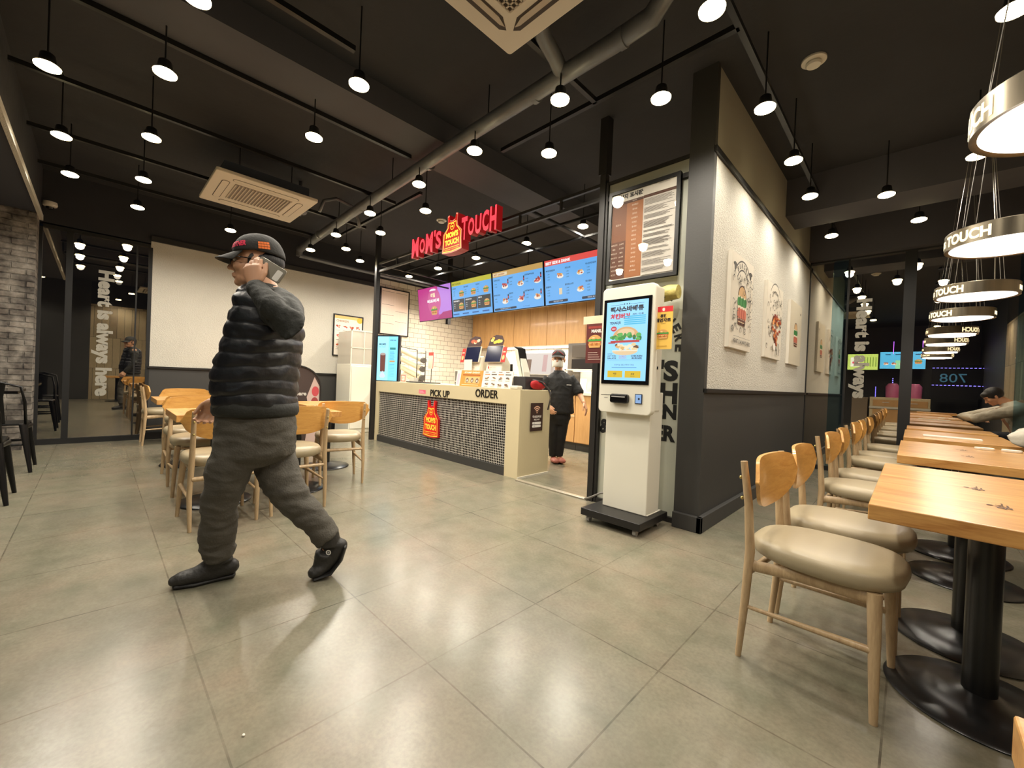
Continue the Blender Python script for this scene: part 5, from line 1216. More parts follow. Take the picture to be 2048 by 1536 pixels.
# ================================================================== KITCHEN
w_cab = wood('cabinet_wood', (206, 160, 104), (188, 142, 88), 0.4, 0.5, 'Z', 0.1)
m_st = M('stainless', (150, 146, 142), 0.3, metal=0.9); m_wtop = M('worktop', (214, 206, 190), 0.3)
# upper wood panels
m_seam = M('seam', (90, 60, 34), 0.6)
for k in range(12):
    x0 = -7.68+0.47*k; o = obj('wall_cabinet', bx(0.004, 0.466, 0, 0.10, 0, 1.15), w_cab, bevel=0.002); o.location = (x0, 6.38, 1.775)
    tag(o, ('tall wooden wall cabinet door panel, number %s from the tiled corner' % ('one two three four five six seven eight nine ten eleven twelve'.split()[k])), 'cabinet', 'wooden wall cabinet panels under the menu screens')
t = thing('strip_lamp', 'white strip lamp under the wooden wall panels of the kitchen', 'lamp', (-5.3, 6.34, 1.74)); obj('housing', bx(-1.4, 1.4, -0.03, 0.03, 0.01, 0.035), m_wp, t); obj('tube', bx(-1.38, 1.38, -0.032, 0.025, -0.02, 0.01), M('tube_light', (255, 246, 226), emit=2.5), t)
for k, (x, w_) in enumerate(((-6.3, 1.4), (-4.6, 1.4), (-3.1, 0.9))):  # added fill lights, out of sight behind the screens, to brighten the kitchen
    pl = thing('added_fill_lamp', 'added fill lamp hidden behind the menu screens, number %s from the left' % ('one', 'two', 'three')[k], 'lamp', (x, 4.95, 2.5)); obj('panel', bx(-w_/2, w_/2, -0.06, 0.06, 0, 0.03), m_wp, pl)
    bm = BM(); tube(bm, [(0, 0, 0.03), (0, 0, ZC-2.5)], 0.006, n=6); obj('rod', bm, m_can, pl)
    ld = bpy.data.lights.new('kitchen', 'AREA'); ld.shape = 'RECTANGLE'; ld.size = w_; ld.size_y = 0.12; ld.energy = 60; ld.color = (1, 0.9, 0.76)
    lo = bpy.data.objects.new('lamp_light', ld); C.objects.link(lo); lo.parent = pl; lo.location = (0, 0, -0.01)
ld = bpy.data.lights.new('kitchen', 'AREA'); ld.shape = 'RECTANGLE'; ld.size = 2.7; ld.size_y = 0.1; ld.energy = 45; ld.color = (1, 0.92, 0.8)
lo = bpy.data.objects.new('lamp_light', ld); C.objects.link(lo); lo.location = (-5.3, 6.3, 1.71)
# lower cabinets
def base_cab(label, x0, x1, drawer):
    t = thing('base_cabinet', label, 'cabinet', ((x0+x1)/2, 5.5, 0), 0, 'wooden kitchen base cabinets'); W = (x1-x0)/2
    obj('body', bx(-W, W, -0.28, 0.3, 0.12, 0.86), w_cab, t); obj('plinth', bx(-W, W, -0.24, 0.3, 0, 0.12), m_dark, t)
    for a, b in ((0.13, 0.52), (0.545, 0.855)) if drawer else ((0.13, 0.855),): obj('door', bx(-W+0.004, W-0.004, -0.30, -0.28, a, b), w_cab, t, bevel=0.002)
    if drawer: obj('grip_rail', bx(-W+0.004, W-0.004, -0.305, -0.28, 0.522, 0.543), M('grip_pale', (222, 190, 150), 0.4), t)
base_cab('wooden base cabinet behind the worker with two stacked fronts', -4.30, -3.715, True)
base_cab('wooden base cabinet with one tall door right of the worker', -3.71, -3.12, False)
base_cab('wooden base cabinet hidden behind the kiosk post', -3.115, -2.5, False)
base_cab('wooden base cabinet hidden behind the worker and counter', -4.9, -4.305, False)
tag(obj('kitchen_worktop', bx(-4.95, -2.45, 5.18, 5.82, 0.86, 0.905), m_wtop, bevel=0.004), 'pale worktop on the wooden kitchen base cabinets', 'worktop')
t = thing('warming_display', 'lit white-framed warming case with paper bags right of the worker', 'display case', (-3.55, 5.45, 0.905))
bm = BM()
for x in (-0.42, 0.40):
    for y in (-0.22, 0.22): box(bm, x, x+0.02, y, y+0.02, 0, 0.36)
for z in (0.0, 0.34): box(bm, -0.42, 0.42, -0.22, -0.20, z, z+0.02); box(bm, -0.42, 0.42, 0.22, 0.24, z, z+0.02); box(bm, -0.42, -0.40, -0.2, 0.22, z, z+0.02); box(bm, 0.40, 0.42, -0.2, 0.22, z, z+0.02)
obj('frame', bm, m_wp, t); obj('floor_tray', bx(-0.40, 0.40, -0.2, 0.22, 0.0, 0.015), m_st, t); obj('back', bx(-0.40, 0.40, 0.225, 0.235, 0.02, 0.34), m_wtop, t); obj('lamp_bar', bx(-0.38, 0.38, -0.05, 0.05, 0.325, 0.34), M('warm_bar', (255, 220, 170), emit=3), t)
rr = random.Random(8)
for k in range(5):
    bm = BM(); x = -3.88+0.16*k; h = 0.17+0.03*(k % 2)
    q = [(-0.055, -0.03, 0), (0.055, -0.03, 0), (0.055, 0.03, 0), (-0.055, 0.03, 0), (-0.05, -0.004, h), (0.05, -0.004, h), (0.05, 0.004, h), (-0.05, 0.004, h)]
    vv = [bm.verts.new(p) for p in q]
    for f in ((0, 1, 2, 3), (4, 5, 6, 7), (0, 1, 5, 4), (1, 2, 6, 5), (2, 3, 7, 6), (3, 0, 4, 7)): bm.faces.new([vv[i] for i in f])
    o = obj('paper_bag', bm, M('kraft_%d' % (k % 2), ((222, 202, 168), (236, 226, 208))[k % 2], 0.8)); o.location = (x, 5.36+0.05*(k % 2), 0.92); o.rotation_euler = (0, 0, rr.uniform(-0.4, 0.4)); tag(o, 'paper food bag standing in the lit warming case', 'paper bag', 'paper bags in the warming case')
t = thing('oven_shelf', 'dark stainless oven and shelf unit behind and right of the worker', 'oven', (-3.62, 5.98, 0))
obj('casing', bx(-0.75, 0.85, -0.14, 0.35, 0, 1.74), m_st, t); obj('opening', bx(-0.65, 0.75, -0.16, -0.139, 1.28, 1.46), M('oven_dark', (24, 20, 20), 0.4), t); obj('upper_door', bx(-0.65, 0.75, -0.16, -0.139, 1.49, 1.70), M('smoked_glass', (80, 74, 68), 0.15), t); obj('shelf', bx(-0.68, 0.78, -0.22, -0.14, 1.24, 1.262), m_st, t)
t = thing('menu_lightbox', 'bright white slanted panel with pink and brown strips left of the worker', 'panel', (-4.75, 5.50, 0.905)); t.rotation_euler = (-0.12, 0, 0)
obj('body', bx(-0.50, 0.45, -0.02, 0.02, 0.26, 0.66), m_wp, t, bevel=0.006); obj('legs', bx(-0.45, 0.40, 0.0, 0.02, 0.0, 0.26), m_st, t)
g = Gfx((-0.49, -0.02, 0.27), (1, 0, 0), (0, 0, 1)); g.rect(0, 0, 0.93, 0.38, E((244, 232, 222), 0.75)); g.rect(0.16, 0.03, 0.12, 0.24, E((150, 110, 84), 0.6)); g.rect(0.55, 0.05, 0.10, 0.30, E((236, 190, 186), 0.7)); g.rect(0.75, 0.02, 0.06, 0.3, E((226, 206, 190), 0.7)); g.build('lit_panel', t)
tag(obj('steel_box', bx(-5.2, -4.5, 5.22, 5.46, 0.905, 1.10), m_st, bevel=0.01), 'stainless container under the bright slanted panel in the kitchen', 'container')
tag(obj('wall_sheet', bx(-6.2, -5.2, 6.47, 6.49, 1.1, 1.7), pm((232, 226, 216))), 'white notice sheets on the kitchen back wall left of the slanted panel', 'sheets')
# side counter and cup rack by the tiled wall
t = thing('side_counter', 'low white side counter against the tiled kitchen wall', 'counter', (-7.0, 4.4, 0)); obj('body', bx(-0.68, 0.62, -0.75, 0.75, 0, 0.88), m_kw, t); obj('top', bx(-0.68, 0.64, -0.77, 0.77, 0.88, 0.92), m_wtop, t, bevel=0.004)
t = thing('cup_rack', 'black wire rack holding slanted cream cup dispensers by the tiled wall', 'rack', (-6.85, 4.15, 0.922))
bm = BM()
for x in (-0.45, 0.42):
    for y in (-0.08, 0.10): tube(bm, [(x, y, 0), (x, y, 0.72 if x < 0 else 0.60)], 0.008, n=6)
    for z in (0.15, 0.35, 0.55): tube(bm, [(x, -0.08, z), (x, 0.10, z)], 0.006, n=6)
tube(bm, [(-0.45, -0.08, 0.72), (0.42, -0.08, 0.60)], 0.006, n=6)
obj('wire_frame', bm, m_black, t, smooth=True)
m_cup = M('cup_cream', (226, 214, 184), 0.4)
for k, (dz, x0) in enumerate(((0.66, -0.42), (0.50, -0.44), (0.34, -0.44), (0.16, -0.12))):
    bm = BM(); L = 0.92 if k < 3 else 0.55; tube(bm, [(x0, 0, dz), (x0+L, 0.0, dz-0.26*L)], 0.048, n=18); d_ = obj('cup_tube', bm, m_cup, t, auto=0.7)
    bm = BM(); tube(bm, [(x0+L-0.02, 0, dz-0.26*(L-0.02)), (x0+L+0.03, 0.0, dz-0.26*(L+0.03))], 0.052, n=18); obj('tube_collar', bm, M('collar_grey', (96, 92, 88), 0.4), d_, auto=0.7)
o = obj('red_frame_sign', bx(-0.08, 0.08, -0.004, 0.004, 0, 0.30), pm((232, 222, 206))); o.location = (-6.32, 4.30, 1.20); tag(o, 'small white sign with red edges beside the cup rack', 'sign')
g = Gfx((-0.08, -0.0045, 0), (1, 0, 0), (0, 0, 1)); g.rect(0, 0.24, 0.16, 0.06, pm((214, 84, 78))); g.rect(0.14, 0, 0.02, 0.24, pm((214, 84, 78))); g.build('sign_print', o)
bm = BM(); tube(bm, [(-6.32, 4.31, 0.92), (-6.32, 4.31, 1.2)], 0.006, n=6); obj('sign_stalk', bm, m_can, None).parent = None
bpy.data.objects['sign_stalk'].parent = o; bpy.data.objects['sign_stalk'].location = V((6.32, -4.30, -1.20))

# ================================================================== BEHIND THE CAMERA (seen as reflections in the windows)
t = thing('service_station', 'cream self-service station with drawers, seen reflected in the right window', 'counter', (-0.35, -3.75, 0), PI)
obj('body', bx(-0.75, 0.62, -0.3, 0.3, 0, 1.0), M('station_cream', (206, 188, 150), 0.5), t, bevel=0.01)
for k in range(2):
    d = obj('drawer', bx(-0.70+0.64*k, -0.10+0.64*k, -0.32, -0.30, 0.72, 0.92), w_cab, t, bevel=0.004); obj('handle', bx(-0.48+0.64*k, -0.32+0.64*k, -0.34, -0.32, 0.83, 0.85), m_wp, d)
    d = obj('door', bx(-0.70+0.64*k, -0.10+0.64*k, -0.32, -0.30, 0.1, 0.62), w_cab, t, bevel=0.004); obj('handle', bx(-0.48+0.64*k, -0.32+0.64*k, -0.34, -0.32, 0.55, 0.57), m_wp, d)
obj('rim', bx(-0.76, 0.63, -0.35, 0.3, 0.64, 0.70), m_wp, t, bevel=0.01)
tag(obj('waste_cabinet', bx(-1.42, -1.02, -4.0, -3.5, 0, 0.98), M('waste_grey', (120, 104, 84), 0.6), bevel=0.01), 'brown waste cabinet beside the self-service station, seen reflected', 'cabinet')
def wall_tv(label, x0, x1, z0, z1, draw, y=-3.95):
    t = thing('wall_screen', label, 'screen', ((x0+x1)/2, y, z0), PI); W = x1-x0; H = z1-z0
    obj('casing', bx(-W/2, W/2, 0, 0.05, 0, H), m_black, t); g = Gfx((-W/2+0.01, 0, 0.01), (1, 0, 0), (0, 0, 1)); draw(g, W-0.02, H-0.02); g.build('display', t)
    bm = BM(); tube(bm, [(0, 0.03, H), (0, 0.03, ZC-z0)], 0.015, n=8); obj('hanger', bm, m_can, t)
def d_b(g, W, H):
    g.rect(0, 0, W, H, E((90, 190, 240), 1.6)); g.rect(0.35*W, 0, 0.3*W, 0.5*H, E((150, 220, 170), 1.6)); burger(g, 0.15*W, 0.4*H, 0.3*H, 1.5)
    for k in range(3): chicken(g, (0.5+0.18*k)*W, 0.3*H, 0.22*H, 1.5)
    for k in range(4): g.rect((0.1+0.22*k)*W, 0.82*H, 0.12*W, 0.05*H, E((20, 60, 110)))
def d_y(g, W, H):
    g.rect(0, 0, W, H, E((196, 220, 110), 1.6)); g.rect(0.6*W, 0.2*H, 0.3*W, 0.6*H, E((240, 240, 220), 1.6)); g.rect(0.64*W, 0.4*H, 0.2*W, 0.12*H, E((226, 70, 100), 1.6))
    for k in range(5): g.rect((0.05+0.09*k)*W, 0.2*H, 0.03*W, 0.6*H, E((120, 150, 60), 1.6))
wall_tv('blue food advertising screen behind the camera, seen reflected', -0.80, 0.27, 1.92, 2.48, d_b)
wall_tv('yellow green screen behind the camera, seen reflected', -1.62, -0.83, 1.88, 2.42, d_y)
t = thing('neon_sign', 'dim blue 708 sign with dotted violet light strings, seen reflected', 'sign', (0.85, -3.9, 1.45), PI)
g = Gfx((-0.3, 0, 0), (1, 0, 0), (0, 0, 1)); g.text('708', 0.3, 0.08, 0.26, E((70, 130, 160), 0.7), align='c', w_=0.55); g.build('digits', t); obj('board', bx(-0.75, 0.45, 0.01, 0.04, -0.4, 0.6), M('night_board', (8, 8, 20), 0.3), t)
g = Gfx((-0.75, 0, 0), (1, 0, 0), (0, 0, 1)); vi = E((120, 110, 255), 6)
for z in (-0.02, 0.50):
    for k in range(14): g.rect(0.03+0.085*k, z, 0.05, 0.014, vi)
g.build('light_string', t)
g = Gfx((0.9, -3.88, 0.75), (-1, 0, 0), (0, 0, 1))
for k in range(7): g.rect(0.05+0.22*k, 1.65, 0.012, 0.4, E((170, 90, 255), 5))
for k in range(10): g.rect(1.35, 0.3+0.06*k, 0.02, 0.03, vi); g.rect(1.75, 0.2+0.04*k, 0.02, 0.02, vi)
tag(g.build('violet_light_strips'), 'violet light strips behind the camera, seen reflected', 'lights')
for x, lab in ((-0.45, 'left pink drink dispenser tub on the station, seen reflected'), (0.05, 'right pink drink dispenser tub on the station, seen reflected')):
    bm = BM(); lathe(bm, [(0.0, 0), (0.16, 0), (0.17, 0.35), (0.10, 0.45), (0.0, 0.45)], n=16); o = obj('drink_tub', bm, M('pink_tub', (206, 110, 150), 0.4), auto=0.8); o.location = (x, -3.75, 1.0); tag(o, lab, 'tub')
bn = thing('wall_bench', 'brown padded bench along the far right brick wall', 'bench', (1.2, 3.8, 0)); obj('seat', bx(-0.12, 0.24, -2.4, 2.6, 0.26, 0.375), M('bench_brown', (90, 70, 52), 0.5), bn, bevel=0.02); obj('back', bx(0.19, 0.245, -2.4, 2.6, 0.44, 0.95), M('bench_brown', (90, 70, 52), 0.5), bn, bevel=0.02); obj('base', bx(-0.10, 0.24, -2.4, 2.6, 0, 0.26), m_dark, bn)
for y, lab in ((3.3, 'nearer dark framed picture on the pale brick wall'), (5.9, 'farther dark framed picture on the pale brick wall')):
    framed('wall_picture', lab, 'picture', (1.45, y, 1.4), (0, -1, 0), 0.4, 0.6, 0.02, 0.03, d_burger)
bm = BM(); 
for k in range(12): tube(bm, [(1.36+0.02*(k % 2), 6.30+0.045*k, 0.9), (1.36+0.02*(k % 2), 6.30+0.045*k, 2.8)], 0.03, n=8)
tag(obj('curtain', bm, M('curtain_beige', (170, 150, 112), 0.9), smooth=True), 'beige gathered curtain beside the right window, seen reflected', 'curtain')
# ================================================================== PEOPLE
RH = V((CR.x, CR.y, 0)).normalized(); FH = V((-RH.y, RH.x, 0))      # picture-right and away, both level
UPV = V((0, 0, 1))
m_skin = M('skin', (198, 150, 118), 0.5, noise_=(12, 0.08)); m_skin2 = M('skin_warm', (206, 156, 124), 0.5)
m_hair = M('hair_black', (20, 17, 16), 0.55, bump=(90, 0.4), stretch=(1, 1, 0.3))
m_vest = M('vest_nylon', (26, 27, 32), 0.42, noise_=(10, 0.2), bump=(35, 0.25, 0.01)); m_sleeve = M('sleeve_knit', (32, 33, 28), 0.75, noise_=(8, 0.2), bump=(70, 0.3))
m_trou = M('trouser_grey', (82, 78, 70), 0.85, noise_=(14, 0.22), bump=(120, 0.35)); m_shoe = M('shoe_black', (40, 38, 35), 0.55, noise_=(20, 0.2), bump=(60, 0.3)); m_sole = M('sole_black', (24, 23, 22), 0.5)
m_capm = M('cap_black', (36, 35, 32), 0.75, bump=(90, 0.25))
def head(bm, c, F, U, s=1.0):
    """skull, jaw, nose, lips, ears around centre c (between the ears), facing F"""
    F = F.normalized(); S = U.cross(F).normalized(); U = F.cross(S).normalized(); P = lambda f, l, u: c+(F*f+S*l+U*u)*s
    E_ = lambda f, l, u, a, b, d, n=14: ellipsoid(bm, P(f, l, u), a*s, b*s, d*s, F, S, U, n, 10)
    E_(-0.012, 0, 0.030, 0.098, 0.076, 0.088, 20); E_(0.022, 0, -0.020, 0.070, 0.064, 0.080, 18); E_(0.040, 0, -0.072, 0.046, 0.046, 0.038); E_(0.074, 0, -0.092, 0.018, 0.022, 0.018)
    E_(0.066, 0, 0.028, 0.030, 0.058, 0.018)
    tube(bm, [P(0.088, 0, 0.018), P(0.104, 0, -0.012), P(0.112, 0, -0.028)], [(0.008*s, 0.008*s), (0.011*s, 0.010*s), (0.015*s, 0.011*s)], n=10, round_=True)
    for l in (-1, 1):
        E_(0.098, 0.012*l, -0.032, 0.010, 0.008, 0.008, 8); E_(0.062, 0.042*l, -0.022, 0.026, 0.022, 0.024, 10)
        E_(-0.008, 0.078*l, -0.012, 0.017, 0.009, 0.031, 10); E_(-0.016, 0.083*l, 0.002, 0.012, 0.007, 0.018, 8)
    E_(0.090, 0, -0.056, 0.013, 0.025, 0.0065, 10); E_(0.087, 0, -0.067, 0.013, 0.022, 0.007, 10)
    return P
def eyes(P, F, U, s, parent, open_=0.6):
    S = U.cross(F).normalized()
    for l in (-1, 1):
        bm = BM(); ellipsoid(bm, P(0.078, 0.031*l, 0.004), 0.012*s, 0.0145*s, 0.0085*s*open_*1.4, F, S, U, 12, 8); e = obj('eye', bm, M('eye_white', (200, 190, 180), 0.3), parent, smooth=True)
        bm = BM(); ellipsoid(bm, P(0.0865, 0.031*l, 0.004), 0.005*s, 0.0062*s, 0.0062*s, F, S, U, 10, 8); obj('iris', bm, M('iris_dark', (26, 18, 14), 0.2), e, smooth=True)
        bm = BM(); tube(bm, [P(0.088, 0.014*l, 0.022), P(0.092, 0.030*l, 0.027), P(0.078, 0.048*l, 0.023)], 0.0035*s, n=6); obj('eyebrow', bm, m_hair, parent, smooth=True)
def hand(bm, W, fwd, side, nrm, curl=(0.3, 0.35, 0.4, 0.45), thumb=(0.75, 0.2), s=1.0, spread=0.06):
    """W wrist, fwd to the fingers, side towards the thumb, nrm out of the palm (fingers bend that way)"""
    fwd = fwd.normalized(); side = (side-fwd*side.dot(fwd)).normalized(); nrm = (nrm-fwd*nrm.dot(fwd)-side*nrm.dot(side)).normalized()
    tube(bm, [W-fwd*0.02*s, W+fwd*0.01*s, W+fwd*0.045*s, W+fwd*0.085*s], [(0.026*s, 0.020*s), (0.028*s, 0.019*s), (0.040*s, 0.016*s), (0.041*s, 0.013*s)], n=14, up=nrm, round_=True)
    ellipsoid(bm, W+fwd*0.035*s+side*0.022*s+nrm*0.006*s, 0.030*s, 0.018*s, 0.015*s, fwd, side, nrm, 10, 8)
    for k, (o, L) in enumerate(((0.030, 0.92), (0.010, 1.0), (-0.010, 0.94), (-0.029, 0.76))):
        d = (fwd+side*spread*(1.5-k)).normalized(); p = W+fwd*(0.088-0.004*abs(k-1))*s+side*o*s; pts = [p-d*0.01*s]; rad = [0.0092*s]; a = 0.0
        for seg, r in ((0.042, 0.0090), (0.026, 0.0082), (0.021, 0.0070)):
            a += curl[k]; dd = d*math.cos(a)+nrm*math.sin(a); p = p+dd*seg*L*s; pts.append(p); rad.append(r*s)
        tube(bm, pts, rad, n=10, up=side, round_=True)
    p = W+fwd*0.022*s+side*0.030*s; d1 = (fwd*math.cos(thumb[0])+side*math.sin(thumb[0])+nrm*0.25).normalized(); d2 = (fwd*math.cos(thumb[0]-0.45)+side*math.sin(thumb[0]-0.45)+nrm*(0.25+thumb[1])).normalized()
    tube(bm, [p, p+d1*0.036*s, p+d1*0.036*s+d2*0.030*s, p+d1*0.036*s+d2*0.052*s], [0.0125*s, 0.0112*s, 0.0100*s, 0.0085*s], n=10, up=nrm, round_=True)
def rings(bm, R, n=48):
    """R: list of (centre, U, V, a, b); lofted and capped"""
    prev = None; first = None
    for c, U, W_, a, b in R:
        ring = [bm.verts.new(c+U*(a*math.cos(2*PI*k/n))+W_*(b*math.sin(2*PI*k/n))) for k in range(n)]
        if prev:
            for k in range(n): bm.faces.new((prev[k], prev[(k+1) % n], ring[(k+1) % n], ring[k]))
        else: first = ring
        prev = ring
    bm.faces.new(first[::-1]); bm.faces.new(prev)
def lerp_list(L, t):
    for a, b in zip(L, L[1:]):
        if t <= b[0]:
            u = (t-a[0])/(b[0]-a[0]) if b[0] > a[0] else 0; u = u*u*(3-2*u)*0.5+u*0.5
            return [x+(y-x)*u for x, y in zip(a[1:], b[1:])]
    return list(L[-1][1:])
def wrinkle(sc, amp, seed=0.0, an=(1, 1, 1)):
    def f(co):
        p = V((co.x*sc*an[0]+seed, co.y*sc*an[1], co.z*sc*an[2])); v = noise.noise(p)*0.6+noise.noise(p*2.3)*0.4
        return amp*(1-abs(v)*3.2)*0.6+amp*0.4*noise.noise(p*0.5)
    return f

# ------------------------------------------------------------------ walking man
man = thing('person', 'person in a black cap, black quilted vest and grey trousers walking left holding a phone to the ear', 'person', (onz(500, 1150).x, onz(500, 1150).y, 0))
man['label'] = 'person in black cap, quilted vest and grey trousers walking left with phone at the ear'
base = man.location.copy()
def A(px, py, t): return at(px, py, t)-base
F_ = (-RH*0.93-FH*0.28).normalized(); U_ = (UPV*0.99-F_*0.10).normalized(); hc = A(514, 529, 2.0)
bm = BM(); P = head(bm, hc, F_, U_, 1.03)
tube(bm, [A(519, 550, 2.0), A(528, 578, 2.0), A(532, 600, 2.0)], [(0.058, 0.058), (0.060, 0.064), (0.085, 0.09)], n=16, up=RH)
tube(bm, [A(532, 590, 2.0), A(536, 620, 2.0), A(534, 670, 2.0), A(522, 730, 2.0), A(516, 780, 2.0), A(516, 850, 2.0), A(514, 880, 2.0)], [(0.06, 0.10), (0.11, 0.17), (0.135, 0.17), (0.14, 0.15), (0.14, 0.15), (0.13, 0.14), (0.10, 0.12)], n=20, up=FH)
sh_n, el_n, wr_n = A(552, 620, 1.84), A(584, 656, 1.66), A(509, 572, 1.80)
sh_f, el_f, wr_f = A(520, 620, 2.19), A(505, 725, 2.27), A(436, 800, 2.17)
for a, b, c_ in ((sh_n, el_n, wr_n), (sh_f, el_f, wr_f)): tube(bm, [a, a.lerp(b, 0.5), b, b.lerp(c_, 0.5), c_], [0.050, 0.046, 0.038, 0.034, 0.025], n=12, round_=True)
hand(bm, wr_n, (UPV*0.93-RH*0.20+FH*0.05), RH, (FH*0.75-RH*0.66), curl=(0.55, 0.5, 0.55, 0.65), thumb=(0.55, 0.1), s=1.0)
hand(bm, wr_f, (-UPV*0.85-RH*0.50), (-RH*0.6+UPV*0.5-FH*0.3), FH*0.2+RH*0.9, curl=(0.65, 0.7, 0.75, 0.75), thumb=(0.5, 0.3), s=1.05)
hipn, knn, ann = A(484, 862, 1.94), A(442, 990, 1.94), A(444, 1105, 2.01)
hipf, knf, anf = A(536, 862, 2.07), A(577, 985, 2.05), A(656, 1083, 2.10)
for a, b, c_ in ((hipn, knn, ann), (hipf, knf, anf)): tube(bm, [a, a.lerp(b, 0.5), b, b.lerp(c_, 0.4), c_], [0.070, 0.062, 0.046, 0.042, 0.030], n=12, round_=True)
for toe, an in ((A(356, 1160, 1.95), ann), (A(630, 1140, 2.08), anf)): tube(bm, [an, an.lerp(toe, 0.25)-UPV*0.03, an.lerp(toe, 0.7)-UPV*0.02], [0.026, 0.017, 0.012], n=12, round_=True)
body = remeshed('body', bm, m_skin, 0.0048, man, 3)
eyes(P, F_, U_, 1.03, man)
# hair under the cap
bm = BM(); S_ = U_.cross(F_).normalized()
for f, l, u, a, b, d in ((-0.040, 0, 0.010, 0.080, 0.080, 0.075), (-0.075, 0, -0.035, 0.030, 0.055, 0.045)): ellipsoid(bm, P(f, l, u), a, b, d, F_, S_, U_, 18, 12)
for l in (-1, 1): ellipsoid(bm, P(0.004, 0.074*l, 0.005), 0.016, 0.008, 0.034, F_, S_, U_)
remeshed('hair', bm, m_hair, 0.007, man, 2)
# cap
Fc = (F_*0.985-UPV*0.10).normalized(); Uc = (U_*0.97-F_*0.0+UPV*0.0).normalized(); Sc = Uc.cross(Fc).normalized(); Uc = Fc.cross(Sc); cc = P(-0.010, 0, 0.046)
bm = BM(); n = 40; prev = None
for j in range(13):
    th = PI/2*j/12; r, z = math.cos(th), math.sin(th)
    ring = []
    for k in range(n):
        a = 2*PI*k/n; q = Fc*(0.112*(r**0.75)*math.cos(a))+Sc*(0.092*(r**0.75)*math.sin(a))+Uc*(0.098*z-0.022*(1-z)*(math.cos(a) < 0)*abs(math.cos(a)))
        ring.append(bm.verts.new(cc+q))
    if prev:
        for k in range(n): bm.faces.new((prev[k], prev[(k+1) % n], ring[(k+1) % n], ring[k]))
    prev = ring
bm.faces.new(prev)
cap = obj('cap', bm, m_capm, man, smooth=True); sol = cap.modifiers.new('thick', 'SOLIDIFY'); sol.thickness = 0.003
bm = BM(); nu, nv = 24, 8; T, B = [], []
for i in range(nu+1):
    a = -1.12+2.24*i/nu; rt, rb = [], []
    for j in range(nv+1):
        v = j/nv; ext = 0.080*math.cos(a*0.95)**0.8*v
        q = cc+Fc*(0.108*math.cos(a)+ext)+Sc*(0.090*math.sin(a)*(1+0.02*v))+Uc*(0.004-0.024*v-0.020*(math.sin(a)**2)*(0.4+v))
        rt.append(bm.verts.new(q+Uc*0.0025)); rb.append(bm.verts.new(q-Uc*0.0015))
    T.append(rt); B.append(rb)
for i in range(nu):
    for j in range(nv): bm.faces.new((T[i][j], T[i+1][j], T[i+1][j+1], T[i][j+1])); bm.faces.new((B[i][j], B[i][j+1], B[i+1][j+1], B[i+1][j]))
    bm.faces.new((T[i][nv], T[i+1][nv], B[i+1][nv], B[i][nv]))
obj('cap_brim', bm, m_capm, cap, smooth=True)
g = Gfx((0, 0, 0), (1, 0, 0), (0, 0, 1)); mr = pm((226, 44, 84)); mo = pm((236, 120, 40))
def capmap(a0):
    def f(qx, qy):
        a = a0+qx/0.10; zz = 0.020+qy; r = (max(0.0, 1-(zz/0.098)**2)**0.5)**0.75
        return cc+Fc*(0.1155*r*math.cos(a))+Sc*(0.0955*r*math.sin(a))+Uc*zz*1.01
    return f
g.text('TOGETHER', 0, 0, 0.026, mr, w_=0.115, align='c', bold=0.05, mapf=capmap(0.72)); g.build('cap_lettering', cap)
g = Gfx((0, 0, 0), (1, 0, 0), (0, 0, 1)); fm = capmap(1.95)
for r_ in range(3):
    for k in range(4):
        x0, x1, y0, y1 = -0.02+0.011*k, -0.010+0.011*k, -0.014+0.012*r_, -0.004+0.012*r_
        g.bm.faces.new([g.bm.verts.new(fm(*p)) for p in ((x0, y0), (x1, y0), (x1, y1), (x0, y1))]).material_index = g.mi(mo)
g.build('cap_patch', cap)
# glasses
bm = BM(); m_gl = M('glasses_black', (16, 15, 16), 0.2)
for l in (-1, 1):
    tube(bm, [P(0.102, 0.010*l, 0.010), P(0.103, 0.034*l, 0.016), P(0.092, 0.056*l, 0.010)], 0.003, n=6); tube(bm, [P(0.102, 0.010*l, 0.010), P(0.100, 0.032*l, -0.018), P(0.092, 0.056*l, 0.010)], 0.0022, n=6); tube(bm, [P(0.092, 0.056*l, 0.010), P(0.070, 0.074*l, 0.012), P(0.0, 0.084*l, 0.006)], 0.0028, n=6)
tube(bm, [P(0.103, 0.010, 0.010), P(0.104, -0.010, 0.010)], 0.0025, n=6); obj('glasses', bm, m_gl, man, smooth=True)
# smartphone held at the ear
ph = thing('smartphone', "grey smartphone held to the ear of the walking person in the cap", 'phone', A(540, 540, 1.83)+base)
q = (RH*0.80-UPV*0.45).normalized(); nrm_ = (-FH*0.92+RH*0.3).normalized(); nrm_ = (nrm_-q*nrm_.dot(q)).normalized(); up_ = q.cross(nrm_)
mt = Matrix(((q.x, up_.x, nrm_.x, 0), (q.y, up_.y, nrm_.y, 0), (q.z, up_.z, nrm_.z, 0), (0, 0, 0, 1)))
bm = BM(); prism(bm, rrect(0.135, 0.070, 0.010, 4), (0, 0, -0.004), (1, 0, 0), (0, 1, 0), 0.008)
for v in bm.verts: v.co = mt @ v.co
obj('phone_case', bm, M('phone_grey', (124, 118, 104), 0.35, metal=0.2), ph, bevel=0.002)
bm = BM(); prism(bm, rrect(0.028, 0.05, 0.006, 3, 0.045, 0.005), (0, 0, 0.004), (1, 0, 0), (0, 1, 0), 0.0015)
for v in bm.verts: v.co = mt @ v.co
obj('camera_block', bm, M('phone_white', (226, 222, 214), 0.3), ph)
